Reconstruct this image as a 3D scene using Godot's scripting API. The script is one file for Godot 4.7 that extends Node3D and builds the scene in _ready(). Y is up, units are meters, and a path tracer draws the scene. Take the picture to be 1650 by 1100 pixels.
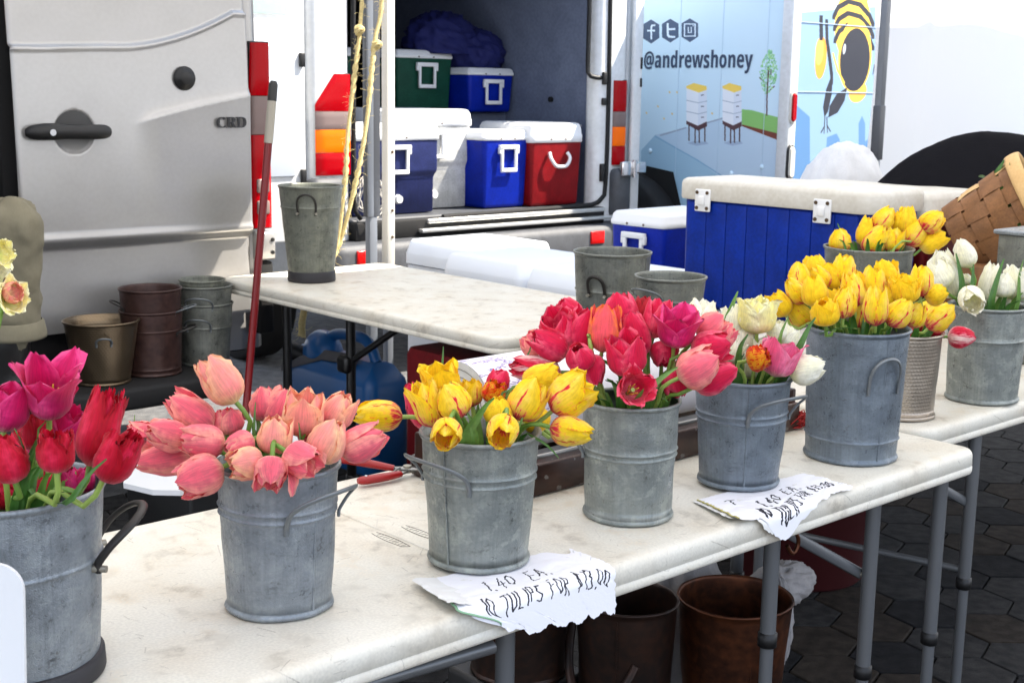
extends Node3D
# A flower stall at a street market: x runs along the stall tables, -z away from them, y up, metres.

var M := {}
var used := {}
var rng := RandomNumberGenerator.new()

# ---------------------------------------------------------------- naming and parenting
func numbered(n: String) -> String:
	if not used.has(n):
		used[n] = 0
		return n
	used[n] += 1
	return "%s_%03d" % [n, used[n]]

func thing(called: String, label: String, category: String, at := Vector3.ZERO, group := "") -> Node3D:
	var o := Node3D.new()
	o.name = numbered(called)
	add_child(o)
	o.position = at
	o.set_meta("label", label)
	o.set_meta("category", category)
	if group != "":
		o.set_meta("group", group)
	return o

func origin(n: Node) -> Vector3:
	var p := Vector3.ZERO
	while n != self and n != null:
		p += (n as Node3D).position
		n = n.get_parent()
	return p

# a part whose mesh is given in world metres; moved into its parent's own frame
func part(parent: Node, called: String, mesh: Mesh, mat: Material, at := Vector3.ZERO) -> MeshInstance3D:
	var o := MeshInstance3D.new()
	o.name = called
	o.mesh = mesh
	if mat:
		o.material_override = mat
	parent.add_child(o, true)
	o.position = at - origin(parent)
	return o

func structure(called: String, mesh: Mesh, mat: Material, at := Vector3.ZERO) -> MeshInstance3D:
	var o := MeshInstance3D.new()
	o.name = numbered(called)
	o.mesh = mesh
	o.material_override = mat
	add_child(o)
	o.position = at
	o.set_meta("kind", "structure")
	return o

# ---------------------------------------------------------------- shapes
func mb() -> SurfaceTool:
	var s := SurfaceTool.new()
	s.begin(Mesh.PRIMITIVE_TRIANGLES)
	return s

func fin(s: SurfaceTool) -> ArrayMesh:
	s.generate_normals()
	s.index()
	return s.commit()

func tri(s: SurfaceTool, a: Vector3, b: Vector3, c: Vector3, sg: int, ua := Vector2.ZERO, ub := Vector2.ZERO, uc := Vector2.ZERO) -> void:
	s.set_smooth_group(sg)
	s.set_uv(ua); s.add_vertex(a)
	s.set_smooth_group(sg)
	s.set_uv(ub); s.add_vertex(b)
	s.set_smooth_group(sg)
	s.set_uv(uc); s.add_vertex(c)

func quad(s: SurfaceTool, a: Vector3, b: Vector3, c: Vector3, d: Vector3, sg := -1, ua := Vector2(0, 0), ub := Vector2(1, 0), uc := Vector2(1, 1), ud := Vector2(0, 1)) -> void:
	tri(s, a, b, c, sg, ua, ub, uc)
	tri(s, a, c, d, sg, ua, uc, ud)

# rows of points, smooth
func grid(s: SurfaceTool, rows: Array, sg := 0, flip := false, vs := []) -> void:
	var n: int = rows.size()
	var m: int = rows[0].size()
	for i in n - 1:
		for j in m - 1:
			var v0: float = float(i) / (n - 1) if vs.is_empty() else vs[i]
			var v1: float = float(i + 1) / (n - 1) if vs.is_empty() else vs[i + 1]
			var u0 := float(j) / (m - 1)
			var u1 := float(j + 1) / (m - 1)
			if flip:
				quad(s, rows[i][j + 1], rows[i][j], rows[i + 1][j], rows[i + 1][j + 1], sg, Vector2(u1, v0), Vector2(u0, v0), Vector2(u0, v1), Vector2(u1, v1))
			else:
				quad(s, rows[i][j], rows[i][j + 1], rows[i + 1][j + 1], rows[i + 1][j], sg, Vector2(u0, v0), Vector2(u1, v0), Vector2(u1, v1), Vector2(u0, v1))

# profile points are (radius, height), bottom to top for an outer skin
func lathe(s: SurfaceTool, prof: Array, n := 40, c := Vector3.ZERO, sg := 0, dent := 0.0, sd := 1) -> void:
	var no := noise(sd, 1.0, 2)
	var rows := []
	for p in prof:
		var r := PackedVector3Array()
		for j in n + 1:
			var t := TAU * j / n
			var q: float = p[0]
			if dent > 0.0 and q > 0.0:
				q += dent * (no.get_noise_3d(cos(t) * 1.4, p[1] * 9.0, sin(t) * 1.4) + 0.5 * cos(2.0 * t + sd) * p[1] * 4.0)
			r.append(c + Vector3(q * cos(t), p[1], q * sin(t)))
		rows.append(r)
	var vs := [0.0]
	for i in range(1, prof.size()):
		vs.append(vs[-1] + 4.0 * Vector2(prof[i][0] - prof[i - 1][0], prof[i][1] - prof[i - 1][1]).length())
	grid(s, rows, sg, false, vs)

func foot(w: float, d: float, cr: float, k := 5) -> PackedVector2Array:
	var o := PackedVector2Array()
	cr = minf(maxf(cr, 0.0002), minf(w, d) / 2 - 0.0001)
	for q in 4:
		var cx: float = (w / 2 - cr) * [1, -1, -1, 1][q]
		var cz: float = (d / 2 - cr) * [1, 1, -1, -1][q]
		for i in k + 1:
			var t := PI / 2 * q + PI / 2 * i / k
			o.append(Vector2(cx + cr * cos(t), cz + cr * sin(t)))
	o.append(o[0])
	return o

# rounded-rectangle solid: prof is [(inset, height)...] from the bottom up
func slab(s: SurfaceTool, c: Vector3, w: float, d: float, cr: float, prof: Array, k := 5, sg := 0) -> void:
	var rows := []
	for p in prof:
		var f := foot(w - 2 * p[0], d - 2 * p[0], cr - p[0], k)
		var r := PackedVector3Array()
		for q in f:
			r.append(c + Vector3(q.x, p[1], q.y))
		rows.append(r)
	grid(s, rows, sg)
	for e in 2:
		var r: PackedVector3Array = rows[-1] if e == 0 else rows[0]
		var m := c + Vector3(0, prof[-1][1] if e == 0 else prof[0][1], 0)
		for j in r.size() - 1:
			if e == 0:
				tri(s, m, r[j], r[j + 1], 1)
			else:
				tri(s, m, r[j + 1], r[j], 1)

# box with softened edges; c is its centre
func box(s: SurfaceTool, c: Vector3, size: Vector3, b := 0.003) -> void:
	b = minf(b, minf(size.x, minf(size.y, size.z)) * 0.45)
	var h := size.y / 2
	slab(s, c, size.x, size.z, b, [[b, -h], [b * 0.3, -h + b * 0.3], [0.0, -h + b], [0.0, h - b], [b * 0.3, h - b * 0.3], [b, h]], 2)

func boxm(c: Vector3, size: Vector3, b := 0.003) -> ArrayMesh:
	var s := mb()
	box(s, c, size, b)
	return fin(s)

# a tube along points; r may be one radius or one per point; flat squeezes it across
func tube(s: SurfaceTool, pts: Array, r, n := 8, flat := 1.0, up := Vector3.UP) -> void:
	var m := pts.size()
	var rows := []
	var nrm := Vector3.ZERO
	for i in m:
		var t: Vector3 = (pts[mini(i + 1, m - 1)] - pts[maxi(i - 1, 0)]).normalized()
		if i == 0:
			nrm = up - t * up.dot(t)
			if nrm.length() < 0.05:
				nrm = Vector3.RIGHT - t * t.x
		nrm = (nrm - t * nrm.dot(t)).normalized()
		var bi := t.cross(nrm)
		var rad: float = r[i] if r is Array else r
		var row := PackedVector3Array()
		for j in n + 1:
			var a := TAU * j / n
			row.append(pts[i] + nrm * (cos(a) * rad * flat) + bi * (sin(a) * rad))
		rows.append(row)
	grid(s, rows, 0, true)
	for e in 2:
		var row: PackedVector3Array = rows[0] if e == 0 else rows[m - 1]
		var c: Vector3 = pts[0] if e == 0 else pts[m - 1]
		for j in n:
			if e == 0:
				tri(s, c, row[j], row[j + 1], 2)
			else:
				tri(s, c, row[j + 1], row[j], 2)

func tubem(pts: Array, r, n := 8, flat := 1.0, up := Vector3.UP) -> ArrayMesh:
	var s := mb()
	tube(s, pts, r, n, flat, up)
	return fin(s)

func curve(p: Array, steps: int) -> Array:
	var c := Curve3D.new()
	for i in p.size():
		var a: Vector3 = p[maxi(i - 1, 0)]
		var b: Vector3 = p[mini(i + 1, p.size() - 1)]
		var t := (b - a) / 6.0
		c.add_point(p[i], -t, t)
	var o := []
	c.bake_interval = 0.004
	var l := c.get_baked_length()
	for i in steps + 1:
		o.append(c.sample_baked(l * i / steps, true))
	return o

func noise(seed_: int, freq: float, oct := 3, kind := FastNoiseLite.TYPE_SIMPLEX_SMOOTH) -> FastNoiseLite:
	var n := FastNoiseLite.new()
	n.seed = seed_
	n.frequency = freq
	n.noise_type = kind
	n.fractal_octaves = oct
	return n

# lumpy soft thing (sacks, bundled cloth): a squashed ball with folds
func lump(c: Vector3, r: Vector3, amp: float, freq: float, sd: int, flatbase := -9.0, nu := 56, nv := 34) -> ArrayMesh:
	var no := noise(sd, freq, 4)
	var rows := []
	for i in nv + 1:
		var b := -PI / 2 + PI * i / nv
		var row := PackedVector3Array()
		for j in nu + 1:
			var a := TAU * j / nu
			var d := Vector3(cos(b) * cos(a), sin(b), cos(b) * sin(a))
			var k := 1.0 + amp * (1.0 - 2.0 * absf(no.get_noise_3dv(d))) + amp * 0.5 * no.get_noise_3dv(d * 3.1)
			var p := d * r * k
			p.y = maxf(p.y, flatbase)
			row.append(c + p)
		rows.append(row)
	var s := mb()
	grid(s, rows)
	return fin(s)

# smooth union of tapered bones, meshed as surface nets
func body_mesh(bones: Array, k: float, cell: float, bump := 0.0, bf := 9.0, sd := 1) -> ArrayMesh:
	var lo := Vector3.ONE * 1e9
	var hi := -lo
	for b in bones:
		var m: float = maxf(b[2], b[3]) + k + cell * 2
		lo = lo.min(b[0] - Vector3.ONE * m).min(b[1] - Vector3.ONE * m)
		hi = hi.max(b[0] + Vector3.ONE * m).max(b[1] + Vector3.ONE * m)
	var n := Vector3i(((hi - lo) / cell).ceil()) + Vector3i.ONE
	var f := PackedFloat32Array()
	f.resize(n.x * n.y * n.z)
	var no := noise(sd, bf, 2)
	for z in n.z:
		for y in n.y:
			for x in n.x:
				var p := lo + Vector3(x, y, z) * cell
				var d := 1e3
				for b in bones:
					var ab: Vector3 = b[1] - b[0]
					var t := clampf((p - b[0]).dot(ab) / maxf(ab.length_squared(), 1e-9), 0, 1)
					var q: float = (p - b[0] - ab * t).length() - lerpf(b[2], b[3], t)
					if d > 1e2:
						d = q
					else:
						var h := clampf(0.5 + 0.5 * (d - q) / k, 0, 1)
						d = lerpf(d, q, h) - k * h * (1 - h)
				if bump > 0 and absf(d) < 0.06:
					d += bump * absf(no.get_noise_3d(p.x, p.y * 0.5, p.z)) * 2.0
				f[x + n.x * (y + n.y * z)] = d
	var id := {}
	var vs := PackedVector3Array()
	for z in n.z - 1:
		for y in n.y - 1:
			for x in n.x - 1:
				var c := Vector3.ZERO
				var cnt := 0
				for e in [[0, 0, 0, 1, 0, 0], [0, 1, 0, 1, 1, 0], [0, 0, 1, 1, 0, 1], [0, 1, 1, 1, 1, 1], [0, 0, 0, 0, 1, 0], [1, 0, 0, 1, 1, 0], [0, 0, 1, 0, 1, 1], [1, 0, 1, 1, 1, 1], [0, 0, 0, 0, 0, 1], [1, 0, 0, 1, 0, 1], [0, 1, 0, 0, 1, 1], [1, 1, 0, 1, 1, 1]]:
					var a: float = f[x + e[0] + n.x * (y + e[1] + n.y * (z + e[2]))]
					var b: float = f[x + e[3] + n.x * (y + e[4] + n.y * (z + e[5]))]
					if (a < 0) != (b < 0):
						c += Vector3(e[0], e[1], e[2]).lerp(Vector3(e[3], e[4], e[5]), a / (a - b))
						cnt += 1
				if cnt > 0:
					id[x + n.x * (y + n.y * z)] = vs.size()
					vs.append(lo + (Vector3(x, y, z) + c / cnt) * cell)
	var s := mb()
	var dx := [1, n.x, n.x * n.y]
	for z in range(1, n.z - 1):
		for y in range(1, n.y - 1):
			for x in range(1, n.x - 1):
				var i := x + n.x * (y + n.y * z)
				for ax in 3:
					var a := f[i]
					var b := f[i + dx[ax]]
					if (a < 0) == (b < 0):
						continue
					var u: int = dx[(ax + 1) % 3]
					var v: int = dx[(ax + 2) % 3]
					if not (id.has(i) and id.has(i - u) and id.has(i - v) and id.has(i - u - v)):
						continue
					var q := [vs[id[i]], vs[id[i - u]], vs[id[i - u - v]], vs[id[i - v]]]
					if a < 0:
						quad(s, q[3], q[2], q[1], q[0], 0)
					else:
						quad(s, q[0], q[1], q[2], q[3], 0)
	return fin(s)

# flat lettering that stands a hair proud of what carries it
func lettering(parent: Node, called: String, txt: String, font: String, size: float, mat: Material, at: Vector3, rot: Vector3, width := 0.0, bold := 400, deep := 0.002) -> void:
	var f := SystemFont.new()
	f.font_names = PackedStringArray([font])
	f.font_weight = bold
	var t := TextMesh.new()
	t.text = txt
	t.font = f
	t.font_size = 64
	t.pixel_size = size / 64.0
	t.depth = deep
	t.curve_step = 2.0
	var o := part(parent, called, t, mat, at)
	o.rotation = rot
	if width > 0:
		o.scale.x = width / t.get_aabb().size.x

# ---------------------------------------------------------------- painting of textures
func poly(im: Image, pts: Array, col: Color) -> void:
	var lo := 1e9
	var hi := -1e9
	for p in pts:
		lo = minf(lo, p[1]); hi = maxf(hi, p[1])
	for y in range(maxi(0, int(lo)), mini(im.get_height(), int(hi) + 1)):
		var xs := []
		var yc := y + 0.5
		for i in pts.size():
			var a = pts[i]
			var b = pts[(i + 1) % pts.size()]
			if (a[1] <= yc) != (b[1] <= yc):
				xs.append(a[0] + (yc - a[1]) * (b[0] - a[0]) / float(b[1] - a[1]))
		xs.sort()
		for k in range(0, xs.size() - 1, 2):
			var x0 := roundi(xs[k])
			var x1 := roundi(xs[k + 1])
			if x1 > x0:
				im.fill_rect(Rect2i(x0, y, x1 - x0, 1), col)

func blotch(im: Image, x: float, y: float, rx: float, ry: float, col: Color, rot := 0.0) -> void:
	var p := []
	for i in 28:
		var a := TAU * i / 28
		var q := Vector2(rx * cos(a), ry * sin(a)).rotated(rot)
		p.append([x + q.x, y + q.y])
	poly(im, p, col)

func stroke(im: Image, pts: Array, w: float, col: Color) -> void:
	for i in pts.size() - 1:
		var a := Vector2(pts[i][0], pts[i][1])
		var b := Vector2(pts[i + 1][0], pts[i + 1][1])
		var n := maxi(1, int(a.distance_to(b) / maxf(0.7, w * 0.3)))
		for k in n + 1:
			var p := a.lerp(b, float(k) / n)
			var h := maxi(1, roundi(w))
			im.fill_rect(Rect2i(roundi(p.x - w / 2.0), roundi(p.y - w / 2.0) + (1 if h > 3 else 0), h, maxi(1, h - (2 if h > 3 else 0))), col)

func tex(im: Image) -> ImageTexture:
	im.generate_mipmaps()
	return ImageTexture.create_from_image(im)

func mix3(a: Color, b: Color, t: float) -> Color:
	return a.lerp(b, clampf(t, 0, 1))

func plain(called: String, col: Color, rough := 0.5, metal := 0.0) -> StandardMaterial3D:
	var m := StandardMaterial3D.new()
	m.resource_name = called
	m.albedo_color = col
	m.roughness = rough
	m.metallic = metal
	M[called] = m
	return m

func tri_tex(m: StandardMaterial3D, t: Texture2D, scale: float, world := true) -> void:
	m.albedo_texture = t
	m.uv1_triplanar = true
	m.uv1_world_triplanar = world
	m.uv1_scale = Vector3.ONE * scale

func bump(m: StandardMaterial3D, t: Texture2D, cm: float) -> void:
	m.heightmap_enabled = true
	m.heightmap_texture = t
	m.heightmap_scale = cm
	m.heightmap_deep_parallax = false

# greyscale/tinted grain: two noises mixed between two colours
func grain(sd: int, size: int, f1: float, f2: float, c0: Color, c1: Color, spread := 1.6, kind := FastNoiseLite.TYPE_SIMPLEX_SMOOTH) -> Image:
	var a := noise(sd, f1, 4, kind).get_seamless_image(size, size)
	var b := noise(sd + 1, f2, 3).get_seamless_image(size, size)
	var da := a.get_data()
	var db := b.get_data()
	var o := PackedByteArray()
	o.resize(size * size * 3)
	for i in size * size:
		var t := clampf(0.5 + ((da[i] + db[i]) / 510.0 - 0.5) * spread, 0, 1)
		o[i * 3] = int(255 * lerpf(c0.r, c1.r, t))
		o[i * 3 + 1] = int(255 * lerpf(c0.g, c1.g, t))
		o[i * 3 + 2] = int(255 * lerpf(c0.b, c1.b, t))
	return Image.create_from_data(size, size, false, Image.FORMAT_RGB8, o)

func zinc_image(sd: int, c0: Color, c1: Color, chalk: Color, chalk_amt: float) -> Image:
	var n := 512
	var cell := noise(sd, 0.035, 1, FastNoiseLite.TYPE_CELLULAR)
	cell.cellular_return_type = FastNoiseLite.RETURN_CELL_VALUE
	var A := cell.get_seamless_image(n, n).get_data()
	var B := noise(sd + 3, 0.008, 4).get_seamless_image(n, n).get_data()
	var Cc := noise(sd + 5, 0.09, 3).get_seamless_image(n, n).get_data()
	var D := noise(sd + 7, 0.014, 5).get_seamless_image(n, n).get_data()
	var o := PackedByteArray()
	o.resize(n * n * 3)
	var st := PackedFloat32Array()
	var s1 := noise(sd + 11, 0.11, 3)
	for x in n:
		st.append(s1.get_noise_1d(x) * minf(1.0, minf(x, n - 1 - x) / 30.0))
	for i in n * n:
		var t := clampf(0.5 + st[i % n] * 0.9 * (B[i] / 255.0) + (A[i] / 255.0 - 0.5) * 0.16 + (B[i] / 255.0 - 0.5) * 0.9 + (Cc[i] / 255.0 - 0.5) * 0.62, 0, 1)
		var c := c0.lerp(c1, t)
		var k := clampf((D[i] / 255.0 - 0.56 + (Cc[i] / 255.0 - 0.5) * 0.25) * 5.0, 0, 1) * chalk_amt * (0.6 + Cc[i] / 640.0)
		c = c.lerp(chalk, k)
		var dk := clampf((0.34 - D[i] / 255.0) * 4.0, 0, 1) * clampf((Cc[i] / 255.0 - 0.42) * 4.0, 0, 1) * 0.42
		c = c.darkened(dk)
		o[i * 3] = int(255 * c.r)
		o[i * 3 + 1] = int(255 * c.g)
		o[i * 3 + 2] = int(255 * c.b)
	return Image.create_from_data(n, n, false, Image.FORMAT_RGB8, o)

func table_image(sd: int) -> Image:
	var n := 1024
	var A := noise(sd, 0.006, 4).get_seamless_image(n, n)
	var B := noise(sd + 1, 0.02, 4).get_seamless_image(n, n).get_data()
	var G := noise(sd + 2, 0.2, 2).get_seamless_image(n, n).get_data()
	var W := noise(sd + 4, 0.0045, 3).get_seamless_image(n, n).get_data()
	A.resize(n, n)
	var a := A.get_data()
	var o := PackedByteArray()
	o.resize(n * n * 3)
	var c0 := Color(0.85, 0.835, 0.785)
	var c1 := Color(0.815, 0.785, 0.72)
	var tan_ := Color(0.74, 0.61, 0.44)
	var soot := Color(0.50, 0.47, 0.42)
	for i in n * n:
		var c := c0.lerp(c1, clampf((a[i] / 255.0 - 0.30) * 1.6, 0, 1))
		c = c.lerp(tan_, clampf((W[i] / 255.0 - 0.52) * 4.0, 0, 1) * clampf((B[i] / 255.0 - 0.40) * 2.0, 0, 1) * clampf((G[i] / 255.0 - 0.1) * 1.5, 0, 1) * 0.36)
		c = c.lerp(soot, clampf((B[i] / 255.0 - 0.56) * 4.5, 0, 1) * clampf((G[i] / 255.0 - 0.15) * 2.2, 0, 1) * clampf((a[i] / 255.0 - 0.36) * 3.0, 0, 1) * 0.40)
		var g := 1.0 + (G[i] / 255.0 - 0.5) * 0.10
		o[i * 3] = int(clampf(255 * c.r * g, 0, 255))
		o[i * 3 + 1] = int(clampf(255 * c.g * g, 0, 255))
		o[i * 3 + 2] = int(clampf(255 * c.b * g, 0, 255))
	var im := Image.create_from_data(n, n, false, Image.FORMAT_RGB8, o)
	var r := RandomNumberGenerator.new()
	r.seed = sd
	for k in 900:      # knife scratches
		var x := r.randf() * n
		var y := r.randf() * n
		var ang := r.randfn(0.0, 0.5) + (PI / 2 if r.randf() < 0.3 else 0.0)
		var l := r.randf_range(4, 16) if k > 90 else r.randf_range(15, 50)
		var col := Color(0.50, 0.47, 0.42).lerp(Color(0.80, 0.78, 0.73), r.randf() * 0.5 + 0.45)
		var p := []
		for q in 7:
			p.append([x + cos(ang) * l * q / 6.0, y + sin(ang + 0.01 * q) * l * q / 6.0])
		stroke(im, p, 1.0, col)
	return im

# ---------------------------------------------------------------- tulips
const KINDS := {
	"MAG": [Color(0.79, 0.08, 0.38), Color(0.88, 0.28, 0.52), Color(0.90, 0.64, 0.62), Color(0.72, 0.03, 0.31)],
	"RED": [Color(0.76, 0.03, 0.17), Color(0.66, 0.01, 0.11), Color(0.86, 0.40, 0.42), Color(0.86, 0.18, 0.32)],
	"PNK": [Color(0.94, 0.46, 0.51), Color(0.97, 0.64, 0.58), Color(0.96, 0.78, 0.66), Color(0.92, 0.38, 0.46)],
	"PEA": [Color(0.97, 0.66, 0.58), Color(0.98, 0.78, 0.60), Color(0.95, 0.86, 0.62), Color(0.95, 0.56, 0.56)],
	"YFL": [Color(0.98, 0.85, 0.20), Color(0.99, 0.84, 0.08), Color(0.97, 0.86, 0.55), Color(0.98, 0.88, 0.46)],
	"YEL": [Color(0.98, 0.83, 0.12), Color(0.99, 0.85, 0.14), Color(0.97, 0.87, 0.48), Color(0.98, 0.82, 0.18)],
	"ROS": [Color(0.86, 0.11, 0.30), Color(0.93, 0.36, 0.46), Color(0.93, 0.56, 0.56), Color(0.79, 0.04, 0.22)],
	"COR": [Color(0.93, 0.36, 0.36), Color(0.96, 0.52, 0.20), Color(0.95, 0.60, 0.58), Color(0.92, 0.34, 0.40)],
	"CRM": [Color(0.95, 0.94, 0.85), Color(0.96, 0.95, 0.89), Color(0.90, 0.91, 0.66), Color(0.95, 0.93, 0.80)],
	"DPY": [Color(0.97, 0.94, 0.66), Color(0.97, 0.95, 0.78), Color(0.84, 0.87, 0.52), Color(0.97, 0.92, 0.56)],
	"PKO": [Color(0.92, 0.42, 0.58), Color(0.95, 0.56, 0.68), Color(0.93, 0.78, 0.72), Color(0.84, 0.26, 0.44)],
	"PAR": [Color(0.95, 0.68, 0.12), Color(0.86, 0.16, 0.05), Color(0.94, 0.82, 0.50), Color(0.92, 0.58, 0.12)],
	"RWH": [Color(0.80, 0.06, 0.20), Color(0.82, 0.07, 0.22), Color(0.93, 0.78, 0.74), Color(0.93, 0.76, 0.72)],
	"DRD": [Color(0.60, 0.03, 0.10), Color(0.70, 0.08, 0.16), Color(0.74, 0.30, 0.30), Color(0.56, 0.02, 0.09)],
}

# one petal's print: body colour, margin, foot and middle, fine veins, and the flames that some kinds have
func petal_image(kind: String, sd: int) -> Image:
	var c: Array = KINDS[kind]
	var w := 72
	var h := 112
	var im := Image.create(w, h, false, Image.FORMAT_RGB8)
	var na := noise(sd, 0.05, 3)
	var nb := noise(sd + 9, 0.11, 2)
	var shift := nb.get_noise_2d(3.0, sd * 7.0) * 0.5
	for y in h:
		var v := float(y) / (h - 1)
		for x in w:
			var u := 2.0 * x / (w - 1) - 1.0
			var vein := na.get_noise_2d(x * 5.0, y * 0.35)
			var cl := na.get_noise_2d(x * 0.8 + 90, y * 0.8)
			var k: Color = c[0]
			k = mix3(k, c[3], (1.0 - absf(u) * 1.6) * (0.75 - 0.3 * v) + cl * 0.5)
			k = mix3(k, c[1], (absf(u) - 0.40) * 1.6 + maxf(0.0, v - 0.70) * 1.8 + cl * 0.45 + shift)
			k = mix3(k, c[2], 1.0 - v * 5.2 + vein * 0.5)
			if kind == "YFL":
				var f := 1.0 - absf(u + shift * 0.2 + cl * 0.10) * (7.0 + 7.0 * v) + vein * 1.5 + nb.get_noise_2d(x * 1.2, y * 0.22) * 1.3 - maxf(0.0, v - 0.62) * 5.0 - 0.35
				k = mix3(k, Color(0.82, 0.10, 0.20), f * 1.3)
				k = mix3(k, Color(0.93, 0.52, 0.42), (0.30 - v) * 2.2 + vein * 0.8 + cl * 0.8)
				k = mix3(k, Color(0.78, 0.08, 0.20), (0.17 - v) * 6.0 + vein * 1.6 + cl)
				k = mix3(k, Color(0.88, 0.40, 0.22), (absf(u) - 0.90) * 7.0 + cl * 1.4 - 0.3)
			elif kind == "PAR":
				k = mix3(k, Color(0.80, 0.08, 0.04), vein * 3.4 + cl * 1.8 - 0.45)
			elif kind == "RWH":
				k = mix3(k, Color(0.94, 0.80, 0.76), 1.2 - absf(u) * 2.6 + vein * 1.6 - maxf(0.0, v - 0.7) * 2.0)
			elif kind == "YEL":
				k = mix3(k, Color(0.90, 0.45, 0.25), 0.6 - absf(u) * 9.0 + vein * 1.0 - absf(v - 0.35) * 2.5)
			var g := 1.0 + vein * 0.10 + cl * 0.07
			if nb.get_noise_2d(x * 3.3 + 200, y * 3.3) > 0.62:
				g *= 0.92
			im.set_pixel(x, y, Color(minf(k.r * g, 1), minf(k.g * g, 1), minf(k.b * g, 1)))
	return im

var petal_mats := {}
func petal_mat(kind: String, pick: int) -> StandardMaterial3D:
	var key := kind + str(pick)
	if not petal_mats.has(key):
		var m := StandardMaterial3D.new()
		m.resource_name = "petal " + key
		m.albedo_texture = tex(petal_image(kind, 11 + pick * 31 + kind.hash() % 97))
		m.roughness = 0.55
		m.metallic_specular = 0.3
		m.rim_enabled = true
		m.rim = 0.25
		m.rim_tint = 0.7
		m.backlight_enabled = true
		var b: Color = KINDS[kind][0]
		m.backlight = Color(0.55, 0.55, 0.55).lerp(b, 0.5)
		m.texture_repeat = false
		bump(m, M["petal vein"], 0.03)
		petal_mats[key] = m
	return petal_mats[key]

func cup_radius(v: float, rt: float) -> float:
	if v < 0.4:
		var s := v / 0.4
		return 0.10 + 0.90 * pow(1.0 - pow(1.0 - s, 2.2), 0.62)
	var s2 := (v - 0.4) / 0.6
	return lerpf(1.0, rt, pow(s2, 1.9 if rt < 1.0 else 1.5))

# one petal of a cup of radius r and length l, in the frame b (y along the flower) at p
func petal(b: Basis, p: Vector3, l: float, r: float, th: float, rt: float, fringe: float, ruff: float, sd: int) -> ArrayMesh:
	var nu := 8
	var nv := 11
	if fringe > 0:
		nu = 18
	var no := noise(sd, 1.0, 2)
	var rows := []
	var lean := no.get_noise_1d(sd * 3.3) * 0.10
	var twist := no.get_noise_1d(sd * 5.1 + 40.0) * 0.22
	for i in nv + 1:
		var v := float(i) / nv
		var rr := cup_radius(v, rt) + lean * v
		var y := v - (0.16 * (rt - 1.0) * v * v if rt > 1.0 else 0.0)
		var wv := pow(maxf(0.0, sin(PI * pow(clampf(0.06 + 0.925 * v, 0, 1), 0.86))), 0.62)
		if fringe > 0:
			wv = maxf(wv, 0.62 * smoothstep(0.5, 0.7, v) * (1.0 - 0.3 * v))
		var row := PackedVector3Array()
		for j in nu + 1:
			var u := 2.0 * j / nu - 1.0
			var ph := clampf(u * wv * 1.16 / maxf(rr, 0.42), -1.35, 1.35)
			var e := no.get_noise_2d(v * 2.2 + 7.0, u * 1.7)
			var e2 := no.get_noise_2d(v * 5.0, u * 4.0 + 30.0)
			var rad := rr * r * (1.0 + 0.07 * e * v) + r * u * u * v * (0.10 * e + ruff * e2 * 1.2) - r * 0.07 * exp(-u * u * 30.0) * v * (1.0 - v)
			var yy := y * l * (1.0 + 0.05 * e) - l * 0.05 * u * u * v + ruff * l * 0.22 * e2 * v * absf(u)
			if fringe > 0 and i >= nv - 1:
				yy += l * fringe * no.get_noise_2d(u * 23.0, i * 9.0)
				rad += r * fringe * 1.4 * no.get_noise_2d(u * 19.0 + 50.0, i * 5.0)
			var a := th + ph + twist * v
			row.append(b * Vector3(rad * cos(a), yy, rad * sin(a)))
		rows.append(row)
	var s := mb()
	grid(s, rows)
	return fin(s)

var stalls := {}       # bucket key -> [centre, rim height, rim radius, base radius, words, tulips]

func leaf_mesh(pts: Array, w: float, side: Vector3, o: Vector3) -> ArrayMesh:
	var rows := []
	var n := pts.size()
	for i in n:
		var t := float(i) / (n - 1)
		var d: Vector3 = (pts[mini(i + 1, n - 1)] - pts[maxi(i - 1, 0)]).normalized()
		var x := (side - d * side.dot(d)).normalized()
		var nn := x.cross(d)
		var hw := w * 0.5 * pow(maxf(0.0, sin(PI * pow(0.18 + 0.80 * t, 1.25))), 0.8)
		var row := PackedVector3Array()
		for j in 5:
			var u := j / 2.0 - 1.0
			row.append(pts[i] - o + x * (u * hw) + nn * (absf(u) * hw * 0.42 + 0.10 * hw * sin(t * 9.0 + u)))
		rows.append(row)
	var s := mb()
	grid(s, rows)
	return fin(s)

func leaf(k: String, p: Vector3, q: Vector3, w: float) -> void:
	var st: Array = stalls[k]
	var own: Node3D = st[5][int(rng.randi() % st[5].size())]
	var c: Vector3 = st[0]
	var s := c + Vector3(rng.randf_range(-0.3, 0.3) * st[3], 0.03, rng.randf_range(-0.3, 0.3) * st[3])
	var hm := Vector2(p.x - c.x, p.z - c.z)
	if hm.length() > st[2] * 0.80:
		hm = hm.normalized() * st[2] * 0.80
	var g := Vector3(c.x + hm.x, st[1] + 0.002, c.z + hm.y)
	if p.y < g.y + 0.012:
		p = g.lerp(q, 0.35) + Vector3(0, 0.008, 0)
	var side := Vector3(0.74, 0.0, 0.67).rotated(Vector3.UP, rng.randf_range(-0.5, 0.5))
	var m := leaf_mesh(curve([s, s.lerp(g, 0.6), g, p, p.lerp(q, 0.55) + Vector3(0, 0.004, 0), q], 20), w, side, s)
	part(own, "leaf", m, M["leaf"] if rng.randf() < 0.6 else M["leaf pale"], s)

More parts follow.
